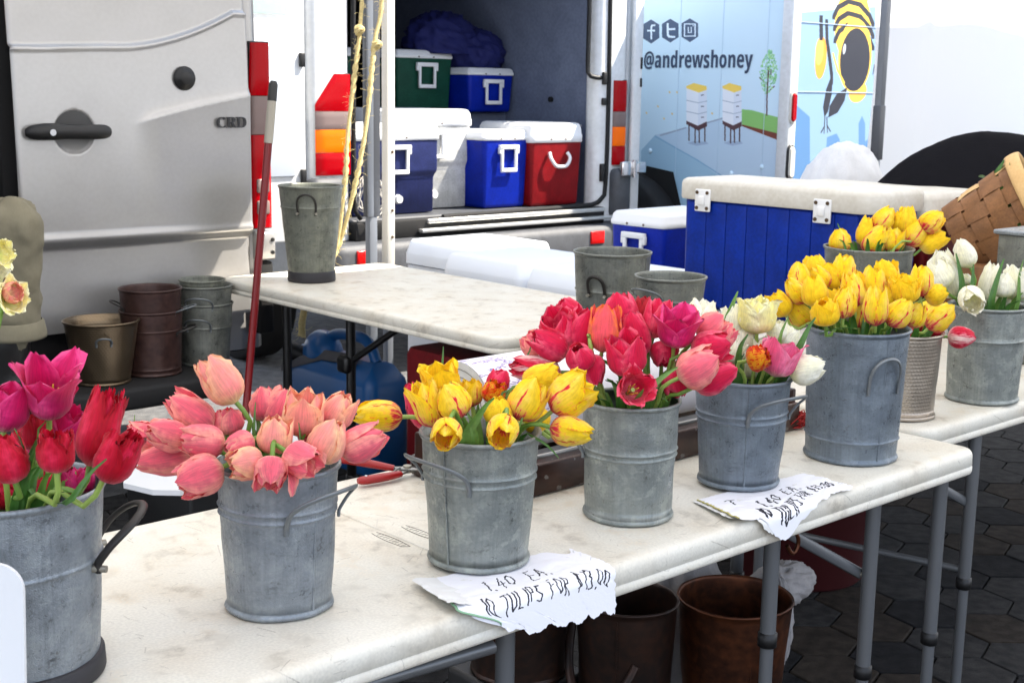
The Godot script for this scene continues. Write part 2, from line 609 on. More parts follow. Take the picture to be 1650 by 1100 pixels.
func tulip(k: String, p: Vector3, d: Vector3, l: float, w: float, kind: String, open: float, label: String) -> void:
	var st: Array = stalls[k]
	var c: Vector3 = st[0]
	var rim: float = st[1]
	var h := Vector2(p.x - c.x, p.z - c.z)
	var s := c + Vector3(h.x * -0.2 + rng.randf_range(-0.3, 0.3) * st[3], 0.02, h.y * -0.2 + rng.randf_range(-0.3, 0.3) * st[3])
	var hm := h
	if hm.length() > st[2] * 0.78:
		hm = hm.normalized() * st[2] * 0.78
	var m := Vector3(c.x + hm.x * 0.9, rim + 0.004, c.z + hm.y * 0.9)
	var o := thing("tulip", label + " " + st[4], "tulip", s, "tulips " + st[4])
	st[5].append(o)
	var neck := p - d * clampf((p - m).length() * 0.45, 0.006, 0.035)
	var pts := curve([s, s.lerp(m, 0.6), m, neck, p, p + d * l * 0.06], 16)
	var sp := []
	for q in pts:
		sp.append(q - s)
	part(o, "stem", tubem(sp, 0.0034, 7), M["stem"] if rng.randf() < 0.6 else M["stem pale"], s)
	var ax := d.cross(Vector3(0.31, 0.2, -0.93)).normalized()
	var b := Basis(ax, d, ax.cross(d))
	var a0 := rng.randf() * TAU
	open = clampf(open + rng.randf_range(-0.05, 0.13), 0.02, 0.95)
	w *= rng.randf_range(0.95, 1.06)
	var rt := lerpf(0.22, 1.5, open)
	w *= 1.16 if k != "L" else (0.92 if kind == "MAG" else 1.04)
	l *= 1.07 if k != "L" else 1.0
	var r := w * 0.5 / maxf(1.0, rt * 0.95)
	var fr := 0.09 if kind == "RED" else 0.0
	var ruff := 0.10 + 0.22 * open
	if kind == "DPY" or kind == "PAR":
		ruff = 0.45
	var n := 9 if kind == "DPY" else 6
	for i in n:
		var inner: bool = i >= n / 2
		var sd := rng.randi() % 100000
		var a := a0 + TAU / 3.0 * (i % 3) + (PI / 3.0 if inner else 0.0) + rng.randfn(0.0, 0.09) + (0.5 if i >= 6 else 0.0)
		var rti := rt + rng.randfn(0.0, 0.07 + 0.10 * open) + (0.0 if inner else 0.04)
		if not inner and open > 0.2 and i == 1:
			rti += 0.35 * open
		if not inner and rng.randf() < 0.14:
			rti += rng.randf_range(0.25, 0.6)
		if i >= 6:
			rti *= 0.6
		var ll := l * (rng.randf_range(0.94, 1.03) if not inner else rng.randf_range(0.90, 1.0))
		part(o, "petal", petal(b, p, ll, r * (0.90 if inner else 1.0), a, maxf(rti, 0.12), fr, ruff, sd), petal_mat(kind, rng.randi() % (3 if kind == "YFL" else 2)), p)
	if open >= 0.4:
		part(o, "pistil", tubem([Vector3.ZERO, d * l * 0.28, d * l * 0.42], [r * 0.10, r * 0.10, r * 0.16], 7), M["stem pale"], p)
		for i in 6:
			var t := b * Vector3(cos(i * PI / 3.0), 0, sin(i * PI / 3.0))
			part(o, "stamen", tubem([Vector3.ZERO, d * l * 0.25 + t * r * 0.22, d * l * 0.34 + t * r * 0.30, d * l * 0.50 + t * r * 0.36], [r * 0.03, r * 0.03, r * 0.07, r * 0.03], 6), M["pollen"], p)

func greens(k: String, count: int) -> void:
	var st: Array = stalls[k]
	for i in count:
		var a := rng.randf() * TAU
		var q: float = st[2] * sqrt(rng.randf()) * 0.75
		var p := Vector3(st[0].x + q * cos(a), st[1] - rng.randf_range(0.0, 0.03), st[0].z + q * sin(a))
		leaf(k, p, p + Vector3(cos(a) * 0.02, rng.randf_range(0.015, 0.06), sin(a) * 0.02), rng.randf_range(0.012, 0.026))

# ---------------------------------------------------------------- buckets
func toward(c: Vector3, az: float) -> Vector3:
	var k := Vector2(-c.x, -c.z).normalized()
	var a := deg_to_rad(az)
	var q := k * cos(a) + Vector2(k.y, -k.x) * sin(a)
	return Vector3(q.x, 0, q.y)

# wire or strap ear; feet at height f, its bow at height t and standing out by o
func ear(parent: Node, c: Vector3, rb: float, rt: float, h: float, az: float, span: float, f: float, t: float, o: float, thick: float, mat: Material, rivets: bool) -> void:
	var pts := []
	var qs := [[-1.0, f - 0.05, 0.0015], [-1.0, f - 0.02, 0.0015]]
	for i in 13:
		var a := -PI / 2 + PI * i / 12.0
		qs.append([sin(a), lerpf(f, t, pow(maxf(cos(a), 0.0), 0.75)), 0.002 + o * pow(maxf(cos(a), 0.0), 0.9)])
	qs.append_array([[1.0, f - 0.02, 0.0015], [1.0, f - 0.05, 0.0015]])
	for q in qs:
		var y: float = q[1] * h
		var r: float = lerpf(rb, rt, q[1]) + q[2] + thick * 0.6
		pts.append(toward(c, az + span * q[0]) * r + Vector3(0, y, 0))
	var hd := part(parent, "handle", tubem(curve(pts, 56), thick, 8, 0.62), mat, c)
	if rivets:
		for sgn in [-1.0, 1.0]:
			var y: float = (f - 0.03) * h
			var dr := toward(c, az + span * sgn)
			part(hd, "rivet", tubem([dr * (lerpf(rb, rt, f) - 0.002) + Vector3(0, y, 0), dr * (lerpf(rb, rt, f) + thick * 2.2 + 0.002) + Vector3(0, y, 0)], [0.0052, 0.0042], 10), M["rivet"], c)

# style: bead heights (fractions), base band, seam azimuth
func bucket(called: String, label: String, c: Vector3, rb: float, rt: float, h: float, mat: Material, beads: Array, ears: Array, seam := 999.0, band := false, group := "", mouth := true, oval := 1.0) -> Node3D:
	var o := thing(called, label, "bucket", c, group)
	var s := mb()
	var prof := [[0.0, 0.004], [rb * 0.96, 0.004], [rb * 0.985, 0.0], [rb + 0.003, 0.001], [rb + 0.0042, 0.004], [rb + 0.003, 0.0075], [rb + 0.0005, 0.010]]
	var ys := []
	for i in 16:
		ys.append(0.05 + 0.91 * i / 15.0)
	for bd in beads:
		for e in [-0.016, -0.009, 0.0, 0.009, 0.016]:
			ys.append(bd + e)
	ys.sort()
	for y in ys:
		var r := lerpf(rb, rt, y)
		for bd in beads:
			r += 0.0026 * exp(-pow((y - bd) / 0.008, 2.0))
		prof.append([r, y * h])
	prof.append_array([[rt - 0.0005, h * 0.972], [rt + 0.0022, h - 0.0055], [rt + 0.0038, h - 0.0025], [rt + 0.0030, h + 0.0008], [rt + 0.0005, h + 0.0016], [rt - 0.0022, h - 0.0005], [rt - 0.0030, h - 0.006]])
	for i in 8:
		var y := 0.95 - 0.93 * i / 7.0
		prof.append([lerpf(rb, rt, y) - 0.0025, y * h + 0.004])
	prof.append([0.0, h * 0.02 + 0.004])
	lathe(s, prof, 72, Vector3.ZERO, 0, 0.0022, absi(label.hash()) % 1000)
	var bm := fin(s)
	var bd2 := part(o, "body", bm, mat, c)
	bd2.scale = Vector3(1, 1, oval)
	if seam < 900:
		var p := []
		for i in 10:
			var y := 0.03 + 0.93 * i / 9.0
			p.append(toward(c, seam) * (lerpf(rb, rt, y) + 0.0006) + Vector3(0, y * h, 0))
		part(o, "seam", tubem(p, 0.0022, 6, 0.25, toward(c, seam)), mat, c)
	if band:
		var b := mb()
		lathe(b, [[rb - 0.001, 0.001], [rb + 0.0065, 0.001], [rb + 0.0075, 0.004], [rb + 0.0065, h * 0.10], [rb + 0.0045, h * 0.112], [rb + 0.0005, h * 0.114]], 64)
		part(o, "base_band", fin(b), M["dark band"], c)
	for e in ears:
		ear(o, c, rb, rt, h, e[0], e[1], e[2], e[3], e[4], e[5], M[e[6]], e.size() > 7)
	return o

func flower_bucket(k: String, words: String, called: String, label: String, c: Vector3, rb: float, rt: float, h: float, mat: Material, beads: Array, ears: Array, seam := 999.0, band := false) -> void:
	bucket(called, label, c, rb, rt, h, mat, beads, ears, seam, band, "flower buckets standing on the tables")
	stalls[k] = [c, c.y + h, rt, rb, words, []]

# ---------------------------------------------------------------- builders of the larger things
func materials() -> void:
	var vein := noise(77, 0.09, 2)
	var vi := Image.create(72, 112, false, Image.FORMAT_RGB8)
	for y in 112:
		for x in 72:
			var g := 0.5 + 0.5 * vein.get_noise_2d(x * 5.0, y * 0.30)
			vi.set_pixel(x, y, Color(g, g, g))
	M["petal vein"] = tex(vi)
	var fine := tex(grain(5, 256, 0.05, 0.15, Color(0.2, 0.2, 0.2), Color(0.8, 0.8, 0.8)))
	M["fine"] = fine
	var coarse := tex(grain(15, 512, 0.02, 0.3, Color(0.0, 0.0, 0.0), Color(1, 1, 1), 2.2))
	M["coarse"] = coarse
	for q in [["stem", Color(0.42, 0.56, 0.22)], ["stem pale", Color(0.58, 0.68, 0.32)], ["leaf", Color(0.30, 0.48, 0.20)], ["leaf pale", Color(0.44, 0.60, 0.27)]]:
		var m := plain(q[0], q[1], 0.45)
		m.backlight_enabled = true
		m.backlight = Color(0.35, 0.45, 0.15)
		if q[0].begins_with("leaf"):
			var im := grain(33, 128, 0.015, 0.06, Color(0.78, 0.80, 0.76), Color(1, 1, 1), 1.8)
			tri_tex(m, tex(im), 14.0)
	plain("pollen", Color(0.85, 0.70, 0.25), 0.8)
	plain("rivet", Color(0.62, 0.60, 0.55), 0.45, 0.7)
	plain("iron", Color(0.20, 0.19, 0.18), 0.5, 0.4)
	plain("zinc wire", Color(0.47, 0.49, 0.50), 0.45, 0.5)
	plain("dark band", Color(0.15, 0.145, 0.16), 0.6, 0.1)
	# galvanised sheet in three ages
	var z1 := tex(zinc_image(21, Color(0.46, 0.485, 0.505), Color(0.56, 0.585, 0.605), Color(0.66, 0.69, 0.69), 0.40))
	var z2 := tex(zinc_image(58, Color(0.45, 0.475, 0.47), Color(0.56, 0.58, 0.56), Color(0.66, 0.68, 0.645), 0.70))
	var z3 := tex(zinc_image(90, Color(0.36, 0.37, 0.35), Color(0.47, 0.48, 0.45), Color(0.58, 0.58, 0.52), 0.4))
	for q in [["zinc blue", z1], ["zinc chalky", z2], ["zinc old", z3]]:
		var m := plain(q[0], Color(1, 1, 1), 0.5, 0.38)
		tri_tex(m, q[1], 3.2, true)
		m.roughness_texture = fine
		m.roughness = 0.85
		bump(m, coarse, 0.06)
	M["zinc green"] = (M["zinc old"] as StandardMaterial3D).duplicate()
	M["zinc green"].albedo_color = Color(1.0, 1.0, 0.97)
	M["zinc deep"] = (M["zinc blue"] as StandardMaterial3D).duplicate()
	M["zinc deep"].albedo_color = Color(0.84, 0.87, 0.90)
	# hammered sheet
	var hm := Image.create(256, 256, false, Image.FORMAT_RGB8)
	for y in 256:
		for x in 256:
			var gx := fmod(x + (8.0 if int(y / 16.0) % 2 == 0 else 0.0), 16.0) / 16.0 - 0.5
			var gy := fmod(y, 16.0) / 16.0 - 0.5
			var g := clampf(gx * gx * 3.2 + gy * gy * 3.2, 0, 1)
			hm.set_pixel(x, y, Color(g, g, g))
	var ht := tex(hm)
	var hs := plain("hammered silver", Color(0.66, 0.62, 0.57), 0.34, 0.85)
	hs.uv1_scale = Vector3(4.0, 2.0, 1)
	bump(hs, ht, 0.028)
	hs.heightmap_texture = ht
	var hb := hs.duplicate() as StandardMaterial3D
	hb.albedo_color = Color(0.46, 0.40, 0.32)
	M["hammered bronze"] = hb
	for q in [["brown tin", Color(0.20, 0.13, 0.12), Color(0.29, 0.20, 0.18), 0.35], ["copper", Color(0.20, 0.11, 0.075), Color(0.40, 0.23, 0.14), 0.7], ["dark copper", Color(0.13, 0.10, 0.09), Color(0.24, 0.15, 0.11), 0.5]]:
		var m := plain(q[0], Color(1, 1, 1), 0.42, q[3])
		tri_tex(m, tex(grain(hash(q[0]) % 1000, 256, 0.012, 0.05, q[1], q[2], 2.4)), 3.0)
	# tables
	var tb := plain("table top", Color(1, 1, 1), 0.45)
	tri_tex(tb, tex(table_image(404)), 0.85)
	bump(tb, fine, 0.02)
	plain("leg grey", Color(0.42, 0.43, 0.44), 0.38, 0.45)
	plain("leg black", Color(0.05, 0.05, 0.055), 0.4)
	plain("black plastic", Color(0.045, 0.045, 0.05), 0.5)
	plain("rubber", Color(0.05, 0.05, 0.055), 0.8)
	plain("groove", Color(0.50, 0.48, 0.44), 0.9)
	# vehicles
	var sv := plain("silver paint", Color(0.67, 0.665, 0.66), 0.30, 0.55)
	sv.clearcoat_enabled = true
	sv.clearcoat = 0.5
	sv.clearcoat_roughness = 0.12
	tri_tex(sv, tex(grain(61, 512, 0.01, 0.10, Color(0.965, 0.965, 0.96), Color(1, 1, 1), 1.6)), 0.9)
	var wp := plain("white paint", Color(0.86, 0.87, 0.88), 0.32)
	wp.clearcoat_enabled = true
	wp.clearcoat = 0.4
	tri_tex(wp, tex(grain(62, 256, 0.01, 0.08, Color(0.90, 0.90, 0.89), Color(1, 1, 1), 1.4)), 1.3)
	var lin := plain("van lining", Color(0.42, 0.46, 0.545), 0.55)
	tri_tex(lin, tex(grain(63, 256, 0.02, 0.12, Color(0.86, 0.86, 0.88), Color(1, 1, 1), 2.0)), 1.2)
	var bg := plain("bumper grey", Color(0.30, 0.31, 0.33), 0.6)
	bump(bg, fine, 0.03)
	tri_tex(bg, tex(grain(64, 256, 0.02, 0.2, Color(0.80, 0.80, 0.80), Color(1, 1, 1), 2.0)), 2.0)
	plain("aluminium", Color(0.80, 0.80, 0.79), 0.35, 0.6)
	plain("chrome", Color(0.85, 0.85, 0.86), 0.15, 1.0)
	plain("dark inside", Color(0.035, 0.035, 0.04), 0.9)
	for q in [["lamp red", Color(0.60, 0.0, 0.04)], ["lamp clear", Color(0.47, 0.41, 0.40)], ["lamp amber", Color(0.95, 0.42, 0.03)]]:
		var m := plain(q[0], q[1], 0.22)
		m.metallic_specular = 0.28
	plain("reflector red", Color(0.80, 0.05, 0.04), 0.2)
	# ground
	var pv := grain(71, 512, 0.02, 0.35, Color(0.135, 0.135, 0.138), Color(0.235, 0.232, 0.23), 2.1)
	var pt := tex(pv)
	for q in [["paver", Color(1, 1, 1)], ["paver dark", Color(0.72, 0.73, 0.76)], ["paver warm", Color(1.0, 0.93, 0.86)]]:
		var m := plain(q[0], q[1], 0.85)
		m.metallic_specular = 0.2
		tri_tex(m, pt, 1.6)
		bump(m, coarse, 0.15)
	var asp := plain("asphalt", Color(1, 1, 1), 0.9)
	tri_tex(asp, tex(grain(72, 512, 0.02, 0.4, Color(0.27, 0.275, 0.285), Color(0.42, 0.42, 0.42), 2.0)), 1.3)
	bump(asp, coarse, 0.3)
	plain("joint", Color(0.05, 0.05, 0.05), 0.95)
	# coolers, cloth, sundries
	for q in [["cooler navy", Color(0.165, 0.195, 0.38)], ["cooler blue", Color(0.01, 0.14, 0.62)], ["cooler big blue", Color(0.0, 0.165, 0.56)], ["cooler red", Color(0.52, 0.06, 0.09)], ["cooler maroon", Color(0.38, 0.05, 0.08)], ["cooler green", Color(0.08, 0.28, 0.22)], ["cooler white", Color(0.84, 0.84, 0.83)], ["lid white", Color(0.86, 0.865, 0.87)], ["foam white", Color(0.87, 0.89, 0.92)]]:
		var m := plain(q[0], q[1], 0.45)
		if not (q[0] == "foam white" or q[0] == "lid white"):
			tri_tex(m, M["scuff"] if M.has("scuff") else _scuff(), 2.2)
		m.metallic_specular = 0.3
		m.roughness = 0.5
	var lw := plain("lid worn", Color(0.80, 0.79, 0.76), 0.5)
	tri_tex(lw, tex(grain(82, 256, 0.015, 0.1, Color(0.93, 0.92, 0.90), Color(1, 1, 1), 2.0)), 2.0)
	plain("screw", Color(0.34, 0.27, 0.20), 0.5, 0.5)
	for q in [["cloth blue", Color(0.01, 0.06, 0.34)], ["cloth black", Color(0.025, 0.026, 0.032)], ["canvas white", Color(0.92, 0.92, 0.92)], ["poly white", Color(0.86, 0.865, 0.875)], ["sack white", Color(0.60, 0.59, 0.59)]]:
		var m := plain(q[0], q[1], 0.8)
		tri_tex(m, fine, 3.0)
		m.albedo_texture = tex(grain(hash(q[0]) % 500, 256, 0.02, 0.2, Color(0.90, 0.90, 0.90), Color(1, 1, 1), 1.6))
		if q[0] != "canvas white":
			bump(m, coarse, 0.10)
	M["cloth black"].metallic_specular = 0.06
	M["cloth black"].albedo_color = Color(0.10, 0.10, 0.115)
	M["canvas white"].backlight_enabled = true
	M["canvas white"].backlight = Color(0.85, 0.85, 0.85)
	M["canvas white"].albedo_texture = null
	M["canvas white"].albedo_color = Color(0.95, 0.95, 0.95)
	var kh := plain("khaki", Color(0.50, 0.475, 0.395), 0.85)
	tri_tex(kh, tex(grain(91, 256, 0.02, 0.3, Color(0.86, 0.86, 0.85), Color(1, 1, 1), 1.8)), 4.0)
	bump(kh, fine, 0.04)
	plain("skin", Color(0.72, 0.50, 0.40), 0.55)
	plain("hair", Color(0.12, 0.08, 0.05), 0.7)
	plain("jacket", Color(0.10, 0.12, 0.16), 0.85)
	plain("boot", Color(0.06, 0.055, 0.05), 0.5)
	var rp := plain("jute", Color(0.90, 0.82, 0.58), 0.9)
	tri_tex(rp, tex(grain(93, 128, 0.04, 0.2, Color(0.75, 0.75, 0.75), Color(1, 1, 1), 2.4)), 20.0)
	plain("twine red", Color(0.62, 0.06, 0.04), 0.7)
	plain("broom red", Color(0.42, 0.035, 0.055), 0.35)
	plain("grip grey", Color(0.62, 0.60, 0.55), 0.6)
	plain("grip dark", Color(0.16, 0.16, 0.16), 0.6)
	plain("can blue", Color(0.08, 0.34, 0.58), 0.35)
	plain("pruner red", Color(0.58, 0.05, 0.06), 0.4)
	plain("steel", Color(0.55, 0.55, 0.54), 0.3, 0.9)
	plain("pole white", Color(0.84, 0.83, 0.80), 0.4)
	plain("pole grey", Color(0.48, 0.50, 0.53), 0.4, 0.4)
	plain("pole dark grey", Color(0.33, 0.34, 0.36), 0.45, 0.4)  # darker grey for the second leg and the sleeve
	for q in [["splint", Color(0.42, 0.28, 0.16), Color(0.57, 0.39, 0.23)], ["splint pale", Color(0.78, 0.62, 0.40), Color(0.86, 0.72, 0.50)]]:
		var m := plain(q[0], Color(1, 1, 1), 0.7)
		tri_tex(m, tex(grain(hash(q[0]) % 300, 256, 0.02, 0.15, q[1], q[2], 1.8)), 3.0)
	var tin := plain("brown enamel", Color(1, 1, 1), 0.35, 0.2)
	var ti := grain(97, 256, 0.012, 0.03, Color(0.16, 0.09, 0.065), Color(0.24, 0.14, 0.10), 2.0)
	var tn := noise(98, 0.02, 4)
	for y in 256:
		for x in 256:
			if tn.get_noise_2d(x, y) > 0.34:
				ti.set_pixel(x, y, Color(0.45, 0.44, 0.43))
	tri_tex(tin, tex(ti), 3.0)

func _scuff() -> ImageTexture:
	M["scuff"] = tex(grain(81, 256, 0.015, 0.12, Color(0.82, 0.82, 0.81), Color(1, 1, 1), 2.0))
	return M["scuff"]

# folding-table half: moulded plastic with a stepped skirt
func table_half(parent: Node, called: String, x0: float, x1: float, z0: float, z1: float, top: float, cr := 0.035) -> MeshInstance3D:
	var s := mb()
	slab(s, Vector3.ZERO, x1 - x0, z1 - z0, cr, [[0.02, -0.050], [0.006, -0.052], [0.0012, -0.050], [0.0, -0.046], [0.0, -0.0365], [0.0022, -0.0350], [0.0022, -0.0340], [0.0006, -0.0325], [0.0012, -0.013], [0.003, -0.0075], [0.007, -0.0030], [0.013, -0.0008], [0.022, 0.0]], 6)
	return part(parent, called, fin(s), M["table top"], Vector3((x0 + x1) / 2, top, (z0 + z1) / 2))

func leg(parent: Node, x: float, z: float, top: float, collar: float, mat: Material, r := 0.0145) -> void:
	var l := part(parent, "leg", tubem([Vector3(0, collar, 0), Vector3(0, top, 0)], r, 16), mat, Vector3(x, 0, z))
	part(l, "lower_tube", tubem([Vector3(0, 0.02, 0), Vector3(0, collar, 0)], r * 0.84, 16), mat, Vector3(x, 0, z))
	part(l, "collar", tubem([Vector3(0, collar - 0.014, 0), Vector3(0, collar - 0.012, 0), Vector3(0, collar + 0.012, 0), Vector3(0, collar + 0.014, 0)], [r * 1.0, r * 1.22, r * 1.22, r * 1.0], 16), M["black plastic"], Vector3(x, 0, z))
	part(l, "foot_cap", tubem([Vector3(0, 0, 0), Vector3(0, 0.03, 0)], r * 1.1, 14), M["black plastic"], Vector3(x, 0, z))

func brace(parent: Node, a: Vector3, b: Vector3, mat: Material, w := 0.011) -> void:
	var o := part(parent, "brace", tubem([Vector3.ZERO, b - a], w, 8, 0.3, Vector3(0, 0, 1)), mat, a)
	part(o, "bolt", tubem([b - a + Vector3(0, 0, -0.006), b - a + Vector3(0, 0, 0.014)], 0.006, 10), M["rivet"], a)

# cool box seen from its end (+z) or, turned, from its side; c is the middle of its foot
func cooler(label: String, c: Vector3, w: float, d: float, h: float, body: Material, lid: Material, face := "z", step := false, lid_h := 0.06, group := "", pull := "square") -> Node3D:
	var o := thing("cooler", label, "cooler", c, group)
	var s := mb()
	var bh := h - lid_h
	if step:
		slab(s, Vector3.ZERO, w, d, 0.035, [[0.030, 0.0], [0.022, 0.006], [0.020, bh * 0.48], [0.012, bh * 0.53], [0.003, bh * 0.56], [0.0, bh * 0.60], [0.0, bh]], 6)
	else:
		slab(s, Vector3.ZERO, w, d, 0.03, [[0.028, 0.0], [0.020, 0.005], [0.016, 0.02], [0.0, bh]], 6)
	part(o, "body", fin(s), body, c)
	var l := mb()
	slab(l, Vector3.ZERO, w + 0.012, d + 0.012, 0.032, [[0.004, bh + 0.001], [0.0, bh + 0.004], [0.0, bh + lid_h * 0.38], [0.004, bh + lid_h * 0.42], [0.008, bh + lid_h * 0.75], [0.022, bh + lid_h * 0.95], [0.04, bh + lid_h]], 6)
	part(o, "lid", fin(l), lid, c)
	if pull == "":
		return o
	var zf := d / 2 + 0.004
	var hw := minf(w * 0.17, 0.062)
	var y1 := bh - 0.035
	var y0 := y1 - 0.125
	var hs := mb()
	if pull == "square":
		box(hs, Vector3(0, y1, zf + 0.010), Vector3(hw * 2.5, 0.024, 0.022), 0.004)
		box(hs, Vector3(-hw * 1.15, y1 - 0.018, zf + 0.009), Vector3(0.016, 0.036, 0.018), 0.003)
		box(hs, Vector3(hw * 1.15, y1 - 0.018, zf + 0.009), Vector3(0.016, 0.036, 0.018), 0.003)
		box(hs, Vector3(-hw * 0.9, (y0 + y1) / 2, zf + 0.012), Vector3(0.017, y1 - y0, 0.014), 0.004)
		box(hs, Vector3(hw * 0.9, (y0 + y1) / 2, zf + 0.012), Vector3(0.017, y1 - y0, 0.014), 0.004)
		box(hs, Vector3(0, y0, zf + 0.012), Vector3(hw * 2.05, 0.022, 0.016), 0.004)
	else:
		tube(hs, curve([Vector3(-hw * 1.1, y1 - 0.02, zf + 0.004), Vector3(-hw * 1.2, y1 - 0.05, zf + 0.022), Vector3(-hw * 0.7, y0 + 0.035, zf + 0.03), Vector3(0, y0 + 0.028, zf + 0.03), Vector3(hw * 0.7, y0 + 0.035, zf + 0.03), Vector3(hw * 1.2, y1 - 0.05, zf + 0.022), Vector3(hw * 1.1, y1 - 0.02, zf + 0.004)], 24), 0.010, 8)
	part(o, "handle", fin(hs), M["lid white"], c)
	if step:
		part(o, "drain_plug", tubem([Vector3(0.02, 0.075, zf - 0.03), Vector3(0.02, 0.075, zf - 0.006)], [0.026, 0.02], 14), M["lid white"], c)
	var sc := mb()
	for sx in [-1.0, 1.0]:
		tube(sc, [Vector3(sx * hw * 0.9, bh + lid_h * 0.18, d / 2 + 0.002), Vector3(sx * hw * 0.9, bh + lid_h * 0.18, d / 2 + 0.009)], 0.005, 8)
	part(o, "screw", fin(sc), M["screw"], c)
	return o

func lamp_cluster(parent: Node, called: String, x0: float, x1: float, y0: float, y1: float, z: float, cut: Array, cols: Array, slant: float) -> void:
	# bands from the top down; slant cuts the outer top corner off
	var holder := part(parent, called, boxm(Vector3((x0 + x1 + slant) / 2, (y0 + y1) / 2, z - 0.012), Vector3(x1 - x0 - slant + 0.006, y1 - y0 + 0.008, 0.02), 0.004), M["black plastic"])
	var yt := y1
	for i in cols.size():
		var yb: float = lerpf(y1, y0, cut[i])
		var s := mb()
		var rows := []
		for a in 7:
			var y := lerpf(yb + 0.001, yt - 0.001, a / 6.0)
			var row := PackedVector3Array()
			for b in 9:
				var t := b / 8.0
				var xl := x0 + slant * clampf((y - lerpf(y1, y0, 0.30)) / (y1 - lerpf(y1, y0, 0.30)), 0, 1)
				var x := lerpf(xl, x1, t)
				var bulge := 0.018 * sqrt(maxf(0.0, 1.0 - pow(2.0 * t - 1.0, 4.0))) * (1.0 if a > 0 and a < 6 else 0.75)
				row.append(Vector3(x, y, z + bulge))
			rows.append(row)
		grid(s, rows)
		part(holder, "lens", fin(s), M[cols[i]])
		yt = yb

func van_silver() -> void:
	var zd := -4.05
	var o := thing("delivery_van", "silver delivery van seen from its side with the sliding door pushed open", "van", Vector3(1.0, 0, zd - 0.1))
	# sliding door: a pressed sheet with window recess, crease and undercut sill
	var nx := 190
	var ny := 270
	var rows := []
	for j in ny + 1:
		var y := lerpf(0.655, 2.35, float(j) / ny)
		var row := PackedVector3Array()
		for i in nx + 1:
			var x := lerpf(1.642, 2.462, float(i) / nx)
			var d := -0.018 * pow(maxf(0.0, y - 0.95) / 1.4, 2.0) * 4.0
			var lu := 1.5425 + 0.012 * smoothstep(1.64, 2.0, x) + 0.125 * pow(clampf((x - 1.98) / 0.43, 0, 1), 1.8)
			d -= 0.014 * smoothstep(lu - 0.004, lu + 0.009, y)
			d += 0.005 * exp(-pow((y - lu + 0.002) / 0.007, 2.0))
			var fx := smoothstep(2.02, 2.12, x)
			var lc := 1.302 + 0.111 * pow(clampf((x - 2.015) / 0.458, 0, 1), 0.72)
			var t := y - lc
			d += fx * 0.013 * (exp(-t / 0.010) if t > 0 else exp(t / 0.16))
			d += 0.006 * exp(-pow((y - 0.956) / 0.012, 2.0))
			d -= 0.026 * (1.0 - smoothstep(0.918, 0.946, y)) - 0.012 * (1.0 - smoothstep(0.66, 0.92, y))
			var ex := minf(x - 1.642, 2.462 - x)
			d -= 0.012 * exp(-ex / 0.004)
			# round hollow behind the handle
			var q := Vector2(x - 1.826, y - 1.287).length() / 0.066
			if q < 1.0:
				d -= 0.022 * pow(1.0 - q * q, 0.5)
			row.append(Vector3(x, y, zd + d))
		rows.append(row)
	var s := mb()
	grid(s, rows)
	var door := part(o, "sliding_door", fin(s), M["silver paint"])
	var hz := zd + 0.012
	var hs := mb()
	tube(hs, curve([Vector3(1.666, 1.288, hz - 0.004), Vector3(1.69, 1.289, hz + 0.012), Vector3(1.74, 1.291, hz + 0.020), Vector3(1.85, 1.289, hz + 0.024), Vector3(1.91, 1.289, hz + 0.016), Vector3(1.936, 1.288, hz - 0.004)], 26), [0.012, 0.019, 0.022, 0.024, 0.025, 0.026, 0.026, 0.026, 0.026, 0.025, 0.024, 0.0235, 0.023, 0.023, 0.023, 0.023, 0.023, 0.023, 0.023, 0.023, 0.023, 0.023, 0.0225, 0.022, 0.020, 0.017, 0.011], 12, 0.75, Vector3(0, 0, 1))
	var hd := part(door, "handle", fin(hs), M["black plastic"])
	part(hd, "lock", tubem([Vector3(1.733, 1.289, hz + 0.02), Vector3(1.733, 1.289, hz + 0.041)], [0.011, 0.010], 14), M["chrome"])
	var dome := mb()  # dark half disc across the upper half of the handle hollow
	var dr := []
	for i in 9:
		var row := PackedVector3Array()
		for j in 17:
			var a := PI * j / 16.0
			var q := 0.002 + 0.064 * i / 8.0
			row.append(Vector3(1.826 + q * cos(a), 1.289 + q * sin(a), zd + 0.010 - 0.016 * pow(i / 8.0, 2.0)))
		dr.append(row)
	grid(dome, dr)
	part(door, "dark_half_disc", fin(dome), M["grip dark"])
	var cap := mb()
	lathe(cap, [[0.0, 0.0], [0.039, 0.0], [0.0395, 0.004], [0.036, 0.010], [0.024, 0.014], [0.0225, 0.017], [0.018, 0.019], [0.0, 0.020]], 30)
	var cp := part(door, "filler_cap", fin(cap), M["black plastic"], Vector3(2.212, 1.459, zd - 0.006))
	cp.rotation = Vector3(PI / 2, 0, 0)
	lettering(door, "badge", "CRD", "Droid Serif", 0.050, M["badge"], Vector3(2.374, 1.315, zd + 0.0135), Vector3.ZERO, 0.112, 700, 0.006)
	# shell behind the door: rear corner, roof, far side, floor, dark hold
	var cr := []
	for j in 40:
		var y := lerpf(0.52, 2.45, j / 39.0)
		var tum := -0.06 * pow(maxf(0.0, y - 0.95) / 1.5, 2.0)
		var row := PackedVector3Array()
		for p in [[2.30, -0.045], [2.42, -0.042], [2.466, -0.042], [2.468, -0.055], [2.472, -0.04], [2.500, -0.045], [2.525, -0.070], [2.538, -0.11], [2.541, -0.2], [2.541, -1.95]]:
			row.append(Vector3(p[0] - tum * 0.2, y, zd + p[1] + tum))
		cr.append(row)
	var c2 := mb()
	grid(c2, cr)
	part(o, "rear_corner", fin(c2), M["silver paint"])
	part(o, "roof", boxm(Vector3(0.6, 2.46, -5.05), Vector3(3.9, 0.08, 1.95), 0.03), M["silver paint"])
